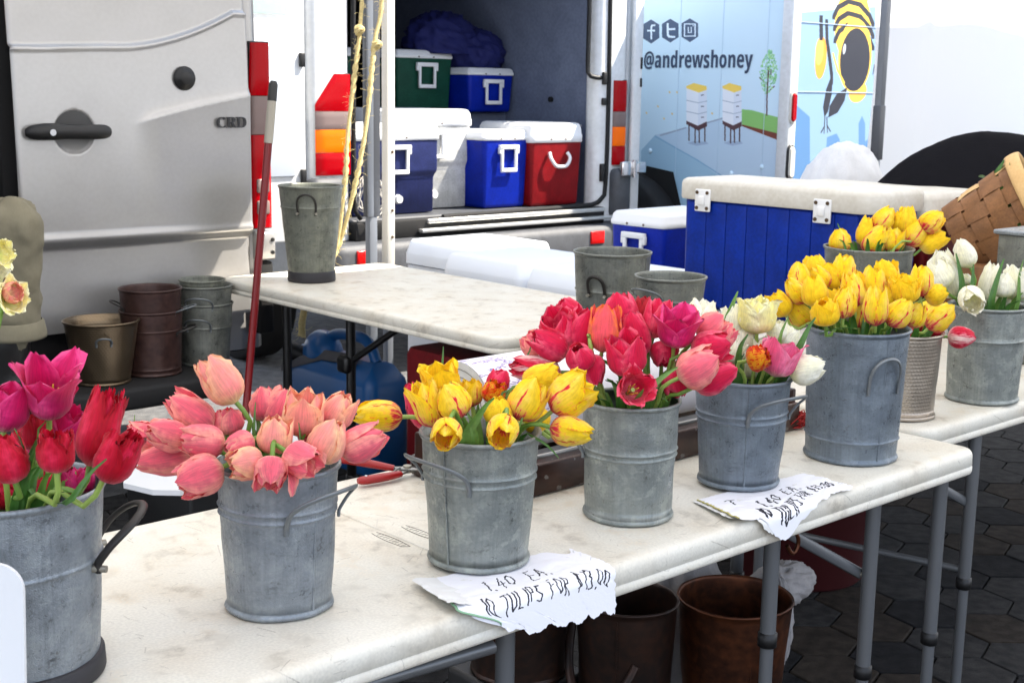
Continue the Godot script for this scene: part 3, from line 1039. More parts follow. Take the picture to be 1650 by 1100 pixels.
	part(o, "far_side", boxm(Vector3(0.6, 1.5, -6.02), Vector3(3.9, 1.9, 0.05), 0.01), M["silver paint"])
	part(o, "front_side", boxm(Vector3(-0.55, 1.5, -4.12), Vector3(1.6, 1.9, 0.05), 0.01), M["silver paint"])
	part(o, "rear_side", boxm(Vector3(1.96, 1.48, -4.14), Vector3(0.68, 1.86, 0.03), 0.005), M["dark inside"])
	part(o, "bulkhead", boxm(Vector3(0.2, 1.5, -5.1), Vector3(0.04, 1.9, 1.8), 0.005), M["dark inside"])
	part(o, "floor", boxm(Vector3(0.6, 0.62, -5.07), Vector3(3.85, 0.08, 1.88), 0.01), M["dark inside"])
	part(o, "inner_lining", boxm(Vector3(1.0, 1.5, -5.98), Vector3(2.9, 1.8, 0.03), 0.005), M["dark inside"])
	part(o, "lower_sill", boxm(Vector3(0.75, 0.585, -4.13), Vector3(3.4, 0.15, 0.05), 0.01), M["rubber"])
	var stp := mb()
	slab(stp, Vector3(1.05, 0, -3.93), 2.36, 0.42, 0.05, [[0.02, 0.455], [0.004, 0.46], [0.0, 0.47], [0.0, 0.512], [0.004, 0.520], [0.015, 0.525]])
	var st := part(o, "side_step", fin(stp), M["rubber"])
	for i in 2:
		part(st, "bracket", boxm(Vector3(0.4 + 1.3 * i, 0.47, -4.2), Vector3(0.06, 0.06, 0.3)), M["dark inside"])
	lamp_cluster(o, "tail_lamp", 2.470, 2.556, 0.947, 1.585, zd - 0.036, [0.283, 0.491, 1.0], ["lamp red", "lamp clear", "lamp red"], 0.012)
	for y in [1.095, 1.02]:
		part(o, "lamp_window", boxm(Vector3(2.512, y, zd - 0.018), Vector3(0.05, 0.048, 0.012), 0.005), M["lamp clear"])
	part(o, "bumper_end", boxm(Vector3(2.515, 0.885, -4.10), Vector3(0.07, 0.10, 0.10), 0.008), M["silver paint"])
	part(o, "bumper", boxm(Vector3(2.515, 0.70, -4.16), Vector3(0.06, 0.26, 0.2), 0.01), M["rubber"])
	for i in 2:
		part(o, "bolt", tubem([Vector3(2.535, 0.862 + i * 0.045, -4.055), Vector3(2.535, 0.862 + i * 0.045, -4.046)], 0.007, 10), M["dark inside"])
	for wx in [-0.7, 1.28]:
		wheel(o, Vector3(wx, 0.425, -4.32), 0.305)
	# all of the above is drawn at 11:12 of the van's real size
	o.scale = Vector3.ONE * 1.091
	o.position = Vector3(1.091, -0.131, -4.528)

func wheel(o: Node3D, c: Vector3, r: float, axis_x := false) -> void:
	var s := mb()
	lathe(s, [[r * 0.62, -0.10], [r * 0.95, -0.105], [r, -0.08], [r, 0.08], [r * 0.95, 0.105], [r * 0.62, 0.10]], 40)
	var t := part(o, "tyre", fin(s), M["rubber"], c)
	var s2 := mb()
	lathe(s2, [[0.0, 0.05], [r * 0.2, 0.06], [r * 0.25, 0.03], [r * 0.5, 0.02], [r * 0.58, 0.07], [r * 0.63, 0.085]], 40)
	var m := part(t, "rim", fin(s2), M["lid worn"], c)
	t.rotation = Vector3(PI / 2, 0, 0) if not axis_x else Vector3(0, 0, PI / 2)

func van_white() -> void:
	var z := -5.4
	var o := thing("cargo_van", "white cargo van with its rear doors open on stacked coolers", "van", Vector3(4.7, 0, -5.4))
	# rear frame
	var wp: Material = M["white paint"]
	var s := mb()
	slab(s, Vector3.ZERO, 0.235, 0.12, 0.05, [[0.0, 0.70], [0.0, 2.5]], 6)
	part(o, "pillar", fin(s), wp, Vector3(3.715, 0, z - 0.05))
	s = mb()
	slab(s, Vector3.ZERO, 0.25, 0.12, 0.05, [[0.0, 0.70], [0.0, 2.5]], 6)
	part(o, "pillar", fin(s), wp, Vector3(5.655, 0, z - 0.05))
	part(o, "seal", tubem(curve([Vector3(3.845, 2.2, z + 0.012), Vector3(3.84, 1.4, z + 0.012), Vector3(3.845, 0.86, z + 0.012), Vector3(3.88, 0.80, z + 0.012)], 20), 0.012, 8), M["rubber"])
	part(o, "seal", tubem(curve([Vector3(5.60, 2.2, z + 0.014), Vector3(5.612, 1.4, z + 0.014), Vector3(5.605, 0.90, z + 0.014), Vector3(5.56, 0.815, z + 0.014), Vector3(5.40, 0.795, z + 0.014), Vector3(4.4, 0.785, z + 0.014)], 40), 0.014, 8), M["rubber"])
	part(o, "roof", boxm(Vector3(4.7, 2.52, -7.2), Vector3(2.18, 0.08, 3.7), 0.03), wp)
	part(o, "header", boxm(Vector3(4.7, 2.38, z - 0.05), Vector3(1.7, 0.24, 0.1), 0.01), wp)
	part(o, "body_side", boxm(Vector3(3.62, 1.5, -7.3), Vector3(0.05, 2.0, 3.7), 0.01), wp)
	part(o, "body_side", boxm(Vector3(5.76, 1.5, -7.3), Vector3(0.05, 2.0, 3.7), 0.01), wp)
	part(o, "lining", boxm(Vector3(3.70, 1.5, -6.6), Vector3(0.03, 1.8, 2.3), 0.005), M["van lining"])
	# right-hand lining, gently bowed
	var rows := []
	for j in 16:
		var y := lerpf(0.78, 2.35, j / 15.0)
		var row := PackedVector3Array()
		for i in 20:
			var zz := lerpf(-5.46, -7.75, i / 19.0)
			row.append(Vector3(5.60 - 0.10 * pow(maxf(0.0, (y - 1.2) / 1.15), 2.0) + 0.006 * sin(zz * 6.0), y, zz))
		rows.append(row)
	s = mb()
	grid(s, rows)
	var ln := part(o, "lining", fin(s), M["van lining"])
	for q in [[1.385, -5.84, 0.016], [1.62, -5.62, 0.006], [1.24, -5.58, 0.006], [1.55, -6.4, 0.007]]:
		part(ln, "rivet", tubem([Vector3(5.60, q[0], q[1]), Vector3(5.583, q[0], q[1])], q[2], 10), M["dark inside"] if q[2] > 0.01 else M["lid white"])
	part(o, "bulkhead", boxm(Vector3(4.65, 1.5, -7.7), Vector3(1.95, 1.9, 0.04), 0.01), M["dark inside"])
	part(o, "ceiling", boxm(Vector3(4.65, 2.36, -6.6), Vector3(1.9, 0.03, 2.2), 0.005), M["van lining"])
	part(o, "cargo_floor", boxm(Vector3(4.65, 0.745, -6.55), Vector3(1.9, 0.10, 2.28), 0.01), M["bumper grey"])
	part(o, "load_shelf", boxm(Vector3(4.75, 1.05, -6.9), Vector3(1.75, 0.5, 1.3), 0.02), M["van lining"])
	part(o, "sill_plate", boxm(Vector3(4.92, 0.772, z + 0.035), Vector3(1.3, 0.022, 0.05), 0.004), M["aluminium"])
	part(o, "sill_plate", boxm(Vector3(4.92, 0.728, z + 0.07), Vector3(1.42, 0.018, 0.04), 0.004), M["aluminium"])
	part(o, "threshold", boxm(Vector3(4.7, 0.74, z + 0.0), Vector3(1.75, 0.09, 0.09), 0.006), M["rubber"])
	s = mb()
	slab(s, Vector3.ZERO, 2.2, 0.26, 0.09, [[0.03, 0.36], [0.0, 0.40], [0.0, 0.655], [0.012, 0.685], [0.03, 0.695]], 8)
	part(o, "bumper", fin(s), M["bumper grey"], Vector3(4.69, 0, z + 0.06))
	for x in [3.78, 5.37]:
		part(o, "reflector", boxm(Vector3(x, 0.635, z + 0.192), Vector3(0.105, 0.07, 0.014), 0.004), M["reflector red"])
	lamp_cluster(o, "tail_lamp", 3.618, 3.822, 1.02, 1.50, z + 0.012, [0.367, 0.545, 0.775, 1.0], ["lamp red", "lamp clear", "lamp amber", "lamp red"], 0.11)
	lamp_cluster(o, "tail_lamp", 5.655, 5.765, 1.02, 1.50, z + 0.012, [0.367, 0.545, 0.775, 1.0], ["lamp red", "lamp clear", "lamp amber", "lamp red"], 0.0)
	part(o, "corner_panel", boxm(Vector3(3.66, 0.86, z + 0.03), Vector3(0.19, 0.30, 0.1), 0.03), M["bumper grey"])
	part(o, "corner_panel", boxm(Vector3(5.71, 0.86, z + 0.02), Vector3(0.13, 0.28, 0.1), 0.03), M["bumper grey"])
	# doors swung right round
	var dl := part(o, "rear_door", boxm(Vector3(3.195, 1.58, z - 0.03), Vector3(0.77, 1.75, 0.05), 0.015), wp)
	part(dl, "inner_panel", boxm(Vector3(3.20, 1.32, z + 0.0), Vector3(0.62, 0.60, 0.014), 0.005), M["door grey"])
	part(dl, "window", boxm(Vector3(3.20, 1.98, z + 0.0), Vector3(0.56, 0.44, 0.012), 0.006), M["door glass"])
	for y in [1.02, 1.56]:
		part(dl, "hinge", boxm(Vector3(3.555, y, z + 0.004), Vector3(0.026, 0.065, 0.02), 0.004), M["black plastic"])
	var dr := part(o, "rear_door", boxm(Vector3(5.815, 1.56, z - 0.46), Vector3(0.06, 1.72, 0.90), 0.02), wp)
	part(dr, "door_edge", boxm(Vector3(5.828, 1.56, z + 0.025), Vector3(0.075, 1.72, 0.03), 0.01), wp)
	for q in [[1.60, 0.065], [1.49, 0.05]]:
		part(dr, "latch", boxm(Vector3(5.852, q[0], z + 0.042), Vector3(0.014, q[1], 0.008), 0.002), M["black plastic"])
	s = mb()
	box(s, Vector3(5.72, 1.0, z + 0.075), Vector3(0.10, 0.085, 0.03), 0.008)
	box(s, Vector3(5.81, 1.005, z + 0.085), Vector3(0.10, 0.065, 0.03), 0.008)
	tube(s, [Vector3(5.765, 0.95, z + 0.095), Vector3(5.765, 1.05, z + 0.095)], 0.013, 10)
	part(o, "hinge_strap", fin(s), M["chrome"])
	part(o, "grab_bar", tubem(curve([Vector3(5.47, 2.3, z - 0.03), Vector3(5.475, 1.9, z - 0.02), Vector3(5.475, 1.56, z - 0.02), Vector3(5.49, 1.52, z - 0.01), Vector3(5.56, 1.512, z + 0.0)], 24), 0.013, 10), M["black plastic"])
	for q in [[1.51, 0.07], [1.38, 0.04], [0.98, 0.10]]:
		part(o, "striker", boxm(Vector3(5.575, q[0], z + 0.016), Vector3(0.03, q[1], 0.02), 0.005), M["black plastic"])
	for x in [3.72, 5.62]:
		wheel(o, Vector3(x, 0.33, -6.2), 0.33, true)

func truck() -> void:
	var xs := 6.333
	var zr := -4.677
	var o := thing("honey_truck", "pale blue honey seller's truck painted with hives and a giant bee", "truck", Vector3(7.2, 0, -6.0))
	var sm := plain("side mural", Color(1, 1, 1), 0.35)
	sm.albedo_texture = tex(side_mural())
	sm.texture_repeat = false
	var bm := plain("rear mural", Color(1, 1, 1), 0.35)
	bm.albedo_texture = tex(rear_mural())
	bm.texture_repeat = false
	var blue := plain("truck blue", Color(0.80, 0.89, 0.95), 0.35)
	part(o, "box_body", boxm(Vector3(7.45, 1.75, -6.3), Vector3(2.2, 2.0, 3.2), 0.01), blue)
	var s := mb()
	quad(s, Vector3(xs, 2.42, -6.45), Vector3(xs, 2.42, -4.70), Vector3(xs, 0.67, -4.70), Vector3(xs, 0.67, -6.45), -1)
	part(o, "side_panel", fin(s), sm)
	s = mb()
	quad(s, Vector3(6.333, 2.42, zr), Vector3(8.083, 2.42, zr), Vector3(8.083, 0.67, zr), Vector3(6.333, 0.67, zr), -1)
	var rp := part(o, "rear_panel", fin(s), bm)
	for y in [1.84, 1.452]:
		part(rp, "panel_seam", boxm(Vector3(7.2, y, zr + 0.002), Vector3(1.6, 0.005, 0.004), 0.001), M["panel line"])
	for z in [-4.83, -5.16, -5.49, -5.82]:
		part(o, "panel_seam", boxm(Vector3(xs - 0.001, 1.55, z), Vector3(0.003, 1.7, 0.003), 0.001), M["panel line soft"])
	part(o, "corner_post", boxm(Vector3(6.352, 1.6, -4.685), Vector3(0.085, 2.0, 0.075), 0.012), M["white paint"])
	s = mb()
	slab(s, Vector3.ZERO, 0.062, 0.185, 0.031, [[0.0, 0.0], [0.0, 0.006], [0.004, 0.010]], 8)
	var ml := part(o, "marker_lamp", fin(s), M["lid worn"], Vector3(6.350, 1.365, -4.648))
	ml.rotation = Vector3(PI / 2, 0, 0)
	s = mb()
	slab(s, Vector3.ZERO, 0.044, 0.160, 0.022, [[0.0, 0.0], [0.0, 0.010], [0.006, 0.016]], 8)
	var mr := part(o, "marker_lens", fin(s), M["lamp red"], Vector3(6.350, 1.365, -4.645))
	mr.rotation = Vector3(PI / 2, 0, 0)
	s = mb()
	slab(s, Vector3.ZERO, 0.070, 0.20, 0.035, [[0.0, 0.0], [0.0, 0.008], [0.005, 0.012]], 8)
	var rl := part(o, "reverse_lamp", fin(s), M["black plastic"], Vector3(6.350, 1.055, -4.648))
	rl.rotation = Vector3(PI / 2, 0, 0)
	s = mb()
	slab(s, Vector3.ZERO, 0.052, 0.178, 0.026, [[0.0, 0.0], [0.0, 0.012], [0.006, 0.018]], 8)
	var rc := part(o, "reverse_lens", fin(s), M["lid worn"], Vector3(6.350, 1.055, -4.644))
	rc.rotation = Vector3(PI / 2, 0, 0)
	for q in [[1.075, -5.70], [0.97, -5.05], [1.02, -4.83]]:
		part(o, "rivet", tubem([Vector3(xs - 0.001, q[0], q[1]), Vector3(xs - 0.010, q[0], q[1])], [0.016, 0.008], 10), blue)
	s = mb()
	for e in [[-5.42, -5.98, 0.62, 0.995], [-5.42, -5.40, 0.62, 0.62]]:
		pass
	var arch := [Vector3(xs - 0.006, 0.99, -5.80), Vector3(xs - 0.006, 0.955, -5.50), Vector3(xs - 0.006, 0.62, -5.38), Vector3(xs - 0.006, 0.62, -6.2), Vector3(xs - 0.006, 0.99, -6.2)]
	for i in [1, 2, 3]:
		tri(s, arch[0], arch[i], arch[i + 1], -1)
	part(o, "wheel_arch", fin(s), M["dark inside"])
	wheel(o, Vector3(6.28, 0.47, -5.86), 0.47, true)
	part(o, "chassis", boxm(Vector3(7.4, 0.6, -6.2), Vector3(1.9, 0.2, 3.0), 0.02), M["dark inside"])
	wheel(o, Vector3(8.3, 0.47, -5.86), 0.47, true)
	lettering(o, "lettering", "@andrewshoney", "Droid Sans", 0.135, M["mural ink"], Vector3(xs - 0.003, 1.632, -5.356), Vector3(0, -PI / 2, 0), 0.846, 700)

func side_mural() -> Image:
	var im := Image.create(900, 900, false, Image.FORMAT_RGB8)
	im.fill(Color(0.79, 0.89, 0.95))
	poly(im, [[345, 692], [404, 640], [579, 710], [707, 775], [712, 874], [354, 903]], Color(0.62, 0.76, 0.85))
	poly(im, [[404, 640], [533, 614], [674, 580], [921, 650], [944, 856], [707, 775], [579, 710]], Color(0.72, 0.81, 0.89))
	stroke(im, [[404, 645], [579, 710], [706, 765], [811, 801]], 5.0, Color(0.52, 0.68, 0.80))
	stroke(im, [[427, 641], [531, 614]], 6.0, Color(0.60, 0.66, 0.74))
	stroke(im, [[616, 596], [675, 581]], 6.0, Color(0.60, 0.66, 0.74))
	poly(im, [[748, 552], [786, 554], [847, 566], [916, 578], [920, 632], [895, 623], [751, 598]], Color(0.52, 0.74, 0.42))
	poly(im, [[751, 597], [895, 621], [919, 630], [921, 650], [898, 642], [751, 602]], Color(0.45, 0.22, 0.18))
	poly(im, [[538, 661], [577, 668], [626, 660], [617, 654], [566, 654]], Color(0.62, 0.70, 0.80))
	stroke(im, [[543, 598], [546, 652]], 5.0, Color(0.30, 0.20, 0.22))
	stroke(im, [[568, 597], [571, 658]], 5.0, Color(0.30, 0.20, 0.22))
	stroke(im, [[584, 597], [588, 656]], 5.0, Color(0.30, 0.20, 0.22))
	stroke(im, [[607, 596], [610, 652]], 5.0, Color(0.30, 0.20, 0.22))
	poly(im, [[532, 590], [579, 605], [615, 592], [616, 607], [581, 621], [532, 602]], Color(0.33, 0.22, 0.24))
	poly(im, [[527, 490], [577, 504], [609, 491], [615, 592], [579, 606], [532, 592]], Color(0.90, 0.92, 0.95))
	poly(im, [[577, 504], [609, 491], [615, 592], [579, 606]], Color(0.85, 0.88, 0.93))
	stroke(im, [[529, 529], [577, 536], [612, 530]], 2.0, Color(0.62, 0.68, 0.75))
	stroke(im, [[530, 563], [579, 570], [613, 563]], 2.0, Color(0.62, 0.68, 0.75))
	stroke(im, [[588, 513], [597, 511]], 3.0, Color(0.40, 0.42, 0.48))
	stroke(im, [[590, 547], [599, 546]], 3.0, Color(0.40, 0.42, 0.48))
	stroke(im, [[592, 580], [601, 579]], 3.0, Color(0.40, 0.42, 0.48))
	poly(im, [[525, 486], [556, 476], [608, 485], [609, 496], [578, 505], [527, 492]], Color(0.96, 0.82, 0.38))
	poly(im, [[683, 655], [717, 662], [759, 654], [752, 648], [706, 648]], Color(0.62, 0.70, 0.80))
	stroke(im, [[686, 594], [689, 647]], 5.0, Color(0.30, 0.20, 0.22))
	stroke(im, [[708, 593], [711, 653]], 5.0, Color(0.30, 0.20, 0.22))
	stroke(im, [[722, 593], [726, 651]], 5.0, Color(0.30, 0.20, 0.22))
	stroke(im, [[742, 592], [745, 647]], 5.0, Color(0.30, 0.20, 0.22))
	poly(im, [[676, 586], [718, 601], [750, 588], [750, 603], [720, 616], [677, 598]], Color(0.33, 0.22, 0.24))
	poly(im, [[671, 489], [715, 502], [743, 490], [749, 588], [718, 601], [676, 588]], Color(0.90, 0.92, 0.95))
	poly(im, [[715, 502], [743, 490], [749, 588], [718, 601]], Color(0.85, 0.88, 0.93))
	stroke(im, [[673, 527], [715, 534], [745, 528]], 2.0, Color(0.62, 0.68, 0.75))
	stroke(im, [[675, 560], [717, 566], [747, 560]], 2.0, Color(0.62, 0.68, 0.75))
	stroke(im, [[725, 511], [733, 510]], 3.0, Color(0.40, 0.42, 0.48))
	stroke(im, [[727, 544], [735, 543]], 3.0, Color(0.40, 0.42, 0.48))
	stroke(im, [[728, 576], [736, 575]], 3.0, Color(0.40, 0.42, 0.48))
	poly(im, [[669, 485], [696, 475], [742, 484], [743, 495], [716, 503], [671, 491]], Color(0.96, 0.82, 0.38))
	stroke(im, [[842, 567], [839, 505], [840, 426]], 5.0, Color(0.36, 0.24, 0.26))
	stroke(im, [[840, 501], [864, 483]], 3.0, Color(0.36, 0.24, 0.26))
	stroke(im, [[837, 477], [808, 458]], 3.0, Color(0.36, 0.24, 0.26))
	stroke(im, [[850, 465], [849, 434]], 4.0, Color(0.36, 0.24, 0.26))
	var r := RandomNumberGenerator.new()
	r.seed = 3
	for k in 420:
		var t := r.randf()
		var w := 118.0 * pow(sin(PI * clampf(t * 0.93 + 0.05, 0, 1)), 0.8) * 0.27
		var x := 840 + r.randf_range(-1.0, 1.0) * w
		var y := 450 + 52 - t * 122.0 + r.randfn(0, 3.0)
		if absf(fmod(x * 0.11 + y * 0.07, 1.0) - 0.5) < 0.12:
			continue
		blotch(im, x, y, r.randf_range(1.5, 4.0), r.randf_range(1.2, 3.0), [Color(0.48, 0.76, 0.56), Color(0.56, 0.80, 0.58), Color(0.64, 0.84, 0.56), Color(0.44, 0.70, 0.50)][r.randi() % 4], r.randf() * 3.0)
	stroke(im, [[842, 567], [839, 505], [841, 438]], 4.0, Color(0.36, 0.24, 0.26))
	blotch(im, 458, 505, 4, 2.5, Color(0.93, 0.80, 0.45), 0.5)
	blotch(im, 489, 505, 4, 2.5, Color(0.93, 0.80, 0.45), 0.5)
	blotch(im, 411, 550, 4, 2.5, Color(0.93, 0.80, 0.45), 0.5)
	blotch(im, 363, 572, 4, 2.5, Color(0.93, 0.80, 0.45), 0.5)
	blotch(im, 439, 588, 4, 2.5, Color(0.93, 0.80, 0.45), 0.5)
	blotch(im, 472, 572, 4, 2.5, Color(0.93, 0.80, 0.45), 0.5)
	blotch(im, 634, 567, 4, 2.5, Color(0.93, 0.80, 0.45), 0.5)
	poly(im, [[369, 279], [405, 296], [407, 337], [373, 354], [336, 336], [334, 294]], Color(0.27, 0.34, 0.45))
	poly(im, [[450, 279], [485, 295], [487, 336], [454, 352], [418, 335], [416, 294]], Color(0.27, 0.34, 0.45))
	poly(im, [[530, 280], [564, 296], [566, 336], [534, 352], [499, 335], [497, 294]], Color(0.27, 0.34, 0.45))
	stroke(im, [[384, 297], [375, 297], [371, 302], [373, 338]], 7.0, Color(0.86, 0.92, 0.97))
	stroke(im, [[357, 313], [384, 314]], 7.0, Color(0.86, 0.92, 0.97))
	stroke(im, [[440, 295], [442, 328], [449, 334], [469, 335]], 8.0, Color(0.86, 0.92, 0.97))
	stroke(im, [[441, 311], [468, 311]], 8.0, Color(0.86, 0.92, 0.97))
	stroke(im, [[509, 296], [552, 298], [554, 334], [511, 333], [509, 296]], 5.0, Color(0.86, 0.92, 0.97))
	stroke(im, [[525, 307], [526, 323], [538, 323], [537, 307]], 4.0, Color(0.86, 0.92, 0.97))
	poly(im, [[527, 310], [536, 310], [536, 320], [528, 320]], Color(0.30, 0.36, 0.46))
	stroke(im, [[544, 302], [546, 303]], 4.0, Color(0.86, 0.92, 0.97))
	return im

func rear_mural() -> Image:
	var im := Image.create(900, 900, false, Image.FORMAT_RGB8)
	im.fill(Color(0.52, 0.64, 0.76))  # blue painted darker than the side, standing in for shade at the rear
	poly(im, [[-18, 240], [535, 210], [537, 226], [151, 261], [26, 274], [-15, 276]], Color(0.84, 0.87, 0.91))
	poly(im, [[9, 543], [50, 538], [117, 571], [130, 704], [173, 699], [209, 709], [210, 632], [259, 621], [278, 639], [283, 685], [384, 674], [374, 591], [391, 568], [410, 591], [416, 647], [510, 608], [531, 581], [566, 609], [636, 1029], [48, 987]], Color(0.34, 0.50, 0.68))
	stroke(im, [[45, 261], [225, 239]], 2.0, Color(0.66, 0.70, 0.76))
	stroke(im, [[77, 265], [238, 251]], 2.0, Color(0.66, 0.70, 0.76))
	stroke(im, [[420, 303], [464, 321]], 3.0, Color(0.55, 0.60, 0.68))
	blotch(im, 156, 398, 28.7, 61.3, Color(0.93, 0.60, 0.22), 0.05)
	blotch(im, 147, 379, 20.4, 40.0, Color(0.95, 0.72, 0.36), 0.05)
	blotch(im, 360, 496, 48.1, 30.7, Color(0.93, 0.66, 0.28), -0.20)
	blotch(im, 312, 197, 74.1, 86.6, Color(0.93, 0.75, 0.28), 0.12)
	blotch(im, 312, 298, 96.3, 113.3, Color(0.93, 0.75, 0.28), -0.18)
	stroke(im, [[209, 277], [228, 248], [280, 228], [343, 234], [398, 265], [419, 290]], 15.0, Color(0.15, 0.15, 0.19))
	stroke(im, [[216, 311], [235, 282], [283, 262], [347, 269], [402, 301], [423, 326]], 15.0, Color(0.15, 0.15, 0.19))
	stroke(im, [[222, 346], [241, 317], [287, 296], [351, 304], [406, 336], [427, 361]], 15.0, Color(0.15, 0.15, 0.19))
	blotch(im, 333, 388, 89.8, 112.0, Color(0.93, 0.75, 0.28), -0.05)
	blotch(im, 334, 399, 79.6, 94.6, Color(0.15, 0.15, 0.19), -0.02)
	blotch(im, 274, 368, 7.4, 16.0, Color(0.72, 0.76, 0.80), 0.15)
	stroke(im, [[216, 383], [246, 433], [283, 468]], 7.0, Color(0.93, 0.75, 0.28))
	stroke(im, [[145, 282], [152, 339]], 17.0, Color(0.15, 0.15, 0.19))
	stroke(im, [[174, 291], [182, 347], [200, 397], [216, 447], [218, 469]], 14.0, Color(0.15, 0.15, 0.19))
	poly(im, [[209, 458], [191, 491], [181, 542], [191, 573], [208, 555], [222, 504], [222, 469]], Color(0.15, 0.15, 0.19))
	poly(im, [[301, 482], [247, 503], [214, 539], [211, 573], [259, 558], [291, 522]], Color(0.15, 0.15, 0.19))
	stroke(im, [[193, 571], [194, 600], [178, 617]], 5.0, Color(0.15, 0.15, 0.19))
	stroke(im, [[194, 600], [194, 620]], 4.0, Color(0.15, 0.15, 0.19))
	stroke(im, [[204, 571], [207, 596], [226, 614]], 5.0, Color(0.15, 0.15, 0.19))
	stroke(im, [[207, 596], [211, 618]], 4.0, Color(0.15, 0.15, 0.19))
	stroke(im, [[441, 410], [436, 439]], 5.0, Color(0.15, 0.15, 0.19))
	return im


func tents() -> void:
	# one pop-up shelter over the stall and one over the back; only legs and side wall show
	var a := thing("market_tent", "white pop-up market tent whose white and grey metal legs stand behind the back table", "tent", Vector3(3.36, 0, -4.45))
	canopy(a, -1.4, 3.34, -4.28, -0.35)
	part(a, "white_leg", boxm(Vector3(3.352, 1.55, -4.46), Vector3(0.040, 1.68, 0.040), 0.004), M["pole white"])
	part(a, "inner_leg", boxm(Vector3(3.350, 0.38, -4.46), Vector3(0.032, 0.76, 0.032), 0.003), M["pole grey"])
	part(a, "leg_end", boxm(Vector3(3.352, 0.708, -4.46), Vector3(0.044, 0.012, 0.044), 0.003), M["black plastic"])
	for y in [0.83, 0.94, 1.18]:
		part(a, "pin", tubem([Vector3(3.345 + 0.012, y, -4.441), Vector3(3.345 + 0.012, y, -4.436)], 0.006, 8), M["screw"])
	part(a, "grey_leg", boxm(Vector3(3.385, 1.65, -4.62), Vector3(0.062, 1.5, 0.04), 0.003), M["pole dark grey"])
	part(a, "grey_leg", boxm(Vector3(3.362, 1.65, -4.598), Vector3(0.03, 1.5, 0.008), 0.002), M["pole grey"])
	part(a, "inner_leg", boxm(Vector3(3.382, 0.50, -4.62), Vector3(0.04, 1.0, 0.034), 0.003), M["pole grey"])
	for q in [[-1.35, -3.8], [-1.35, -0.4], [2.7, -0.4]]:
		part(a, "leg", boxm(Vector3(q[0], 1.1, q[1]), Vector3(0.04, 2.2, 0.04), 0.003), M["pole grey"])
	var b := thing("market_tent", "white tent with a hanging white side wall beside the bee painting", "tent", Vector3(5.76, 0, -3.72))
	canopy(b, 3.36, 9.4, -3.56, 1.2)
	part(b, "leg", boxm(Vector3(5.755, 1.85, -3.70), Vector3(0.036, 0.95, 0.036), 0.003), M["pole grey"])
	part(b, "leg_sleeve", boxm(Vector3(5.755, 1.26, -3.70), Vector3(0.044, 0.26, 0.044), 0.003), M["pole dark grey"])
	part(b, "inner_leg", boxm(Vector3(5.755, 0.58, -3.70), Vector3(0.030, 1.15, 0.030), 0.003), M["pole grey"])
	part(b, "leg", boxm(Vector3(6.15, 1.1, -0.4), Vector3(0.04, 2.2, 0.04), 0.003), M["pole grey"])
	var no := noise(500, 1.3, 4)
	var rows := []
	for j in 50:
		var y := lerpf(0.05, 2.9, j / 49.0)
		var row := PackedVector3Array()
		for i in 90:
			var x := lerpf(5.80, 9.2, i / 89.0)
			var f := 0.006 * sin(x * 3.0 + 0.8 * sin(y * 1.5)) + 0.012 * no.get_noise_2d(x * 0.4, y * 0.4)
			f += 0.02 * exp(-pow((x - 6.05 - 0.12 * y) / 0.05, 2.0)) * 0.6
			row.append(Vector3(x + 0.02 * sin(y * 5.0) * exp(-(x - 5.8) * 4.0), y, -3.78 + f))
		rows.append(row)
	var s := mb()
	grid(s, rows)
	part(b, "side_wall", fin(s), M["canvas white"])

func canopy(o: Node3D, x0: float, x1: float, z0: float, z1: float) -> void:  # tent roof out of view, its edges placed for the shade they throw
	var c := Vector3((x0 + x1) / 2, 3.1, (z0 + z1) / 2)
	var rows := []
	for k in 5:
		var t := k / 4.0
		var row := PackedVector3Array()
		for e in [[x0, z0], [x1, z0], [x1, z1], [x0, z1], [x0, z0]]:
			row.append(Vector3(e[0], 2.32, e[1]).lerp(c, t) + Vector3(0, -0.10 * sin(PI * t), 0))
		rows.append(row)
	var s := mb()
	grid(s, rows, -1)
	var n := [Vector3(x0, 2.32, z0), Vector3(x1, 2.32, z0), Vector3(x1, 2.32, z1), Vector3(x0, 2.32, z1)]
	for i in 4:
		var a: Vector3 = n[i]
		var b: Vector3 = n[(i + 1) % 4]
		quad(s, a, b, b + Vector3(0, -0.22, 0), a + Vector3(0, -0.22, 0), -1)
	part(o, "canopy", fin(s), M["canvas white"])

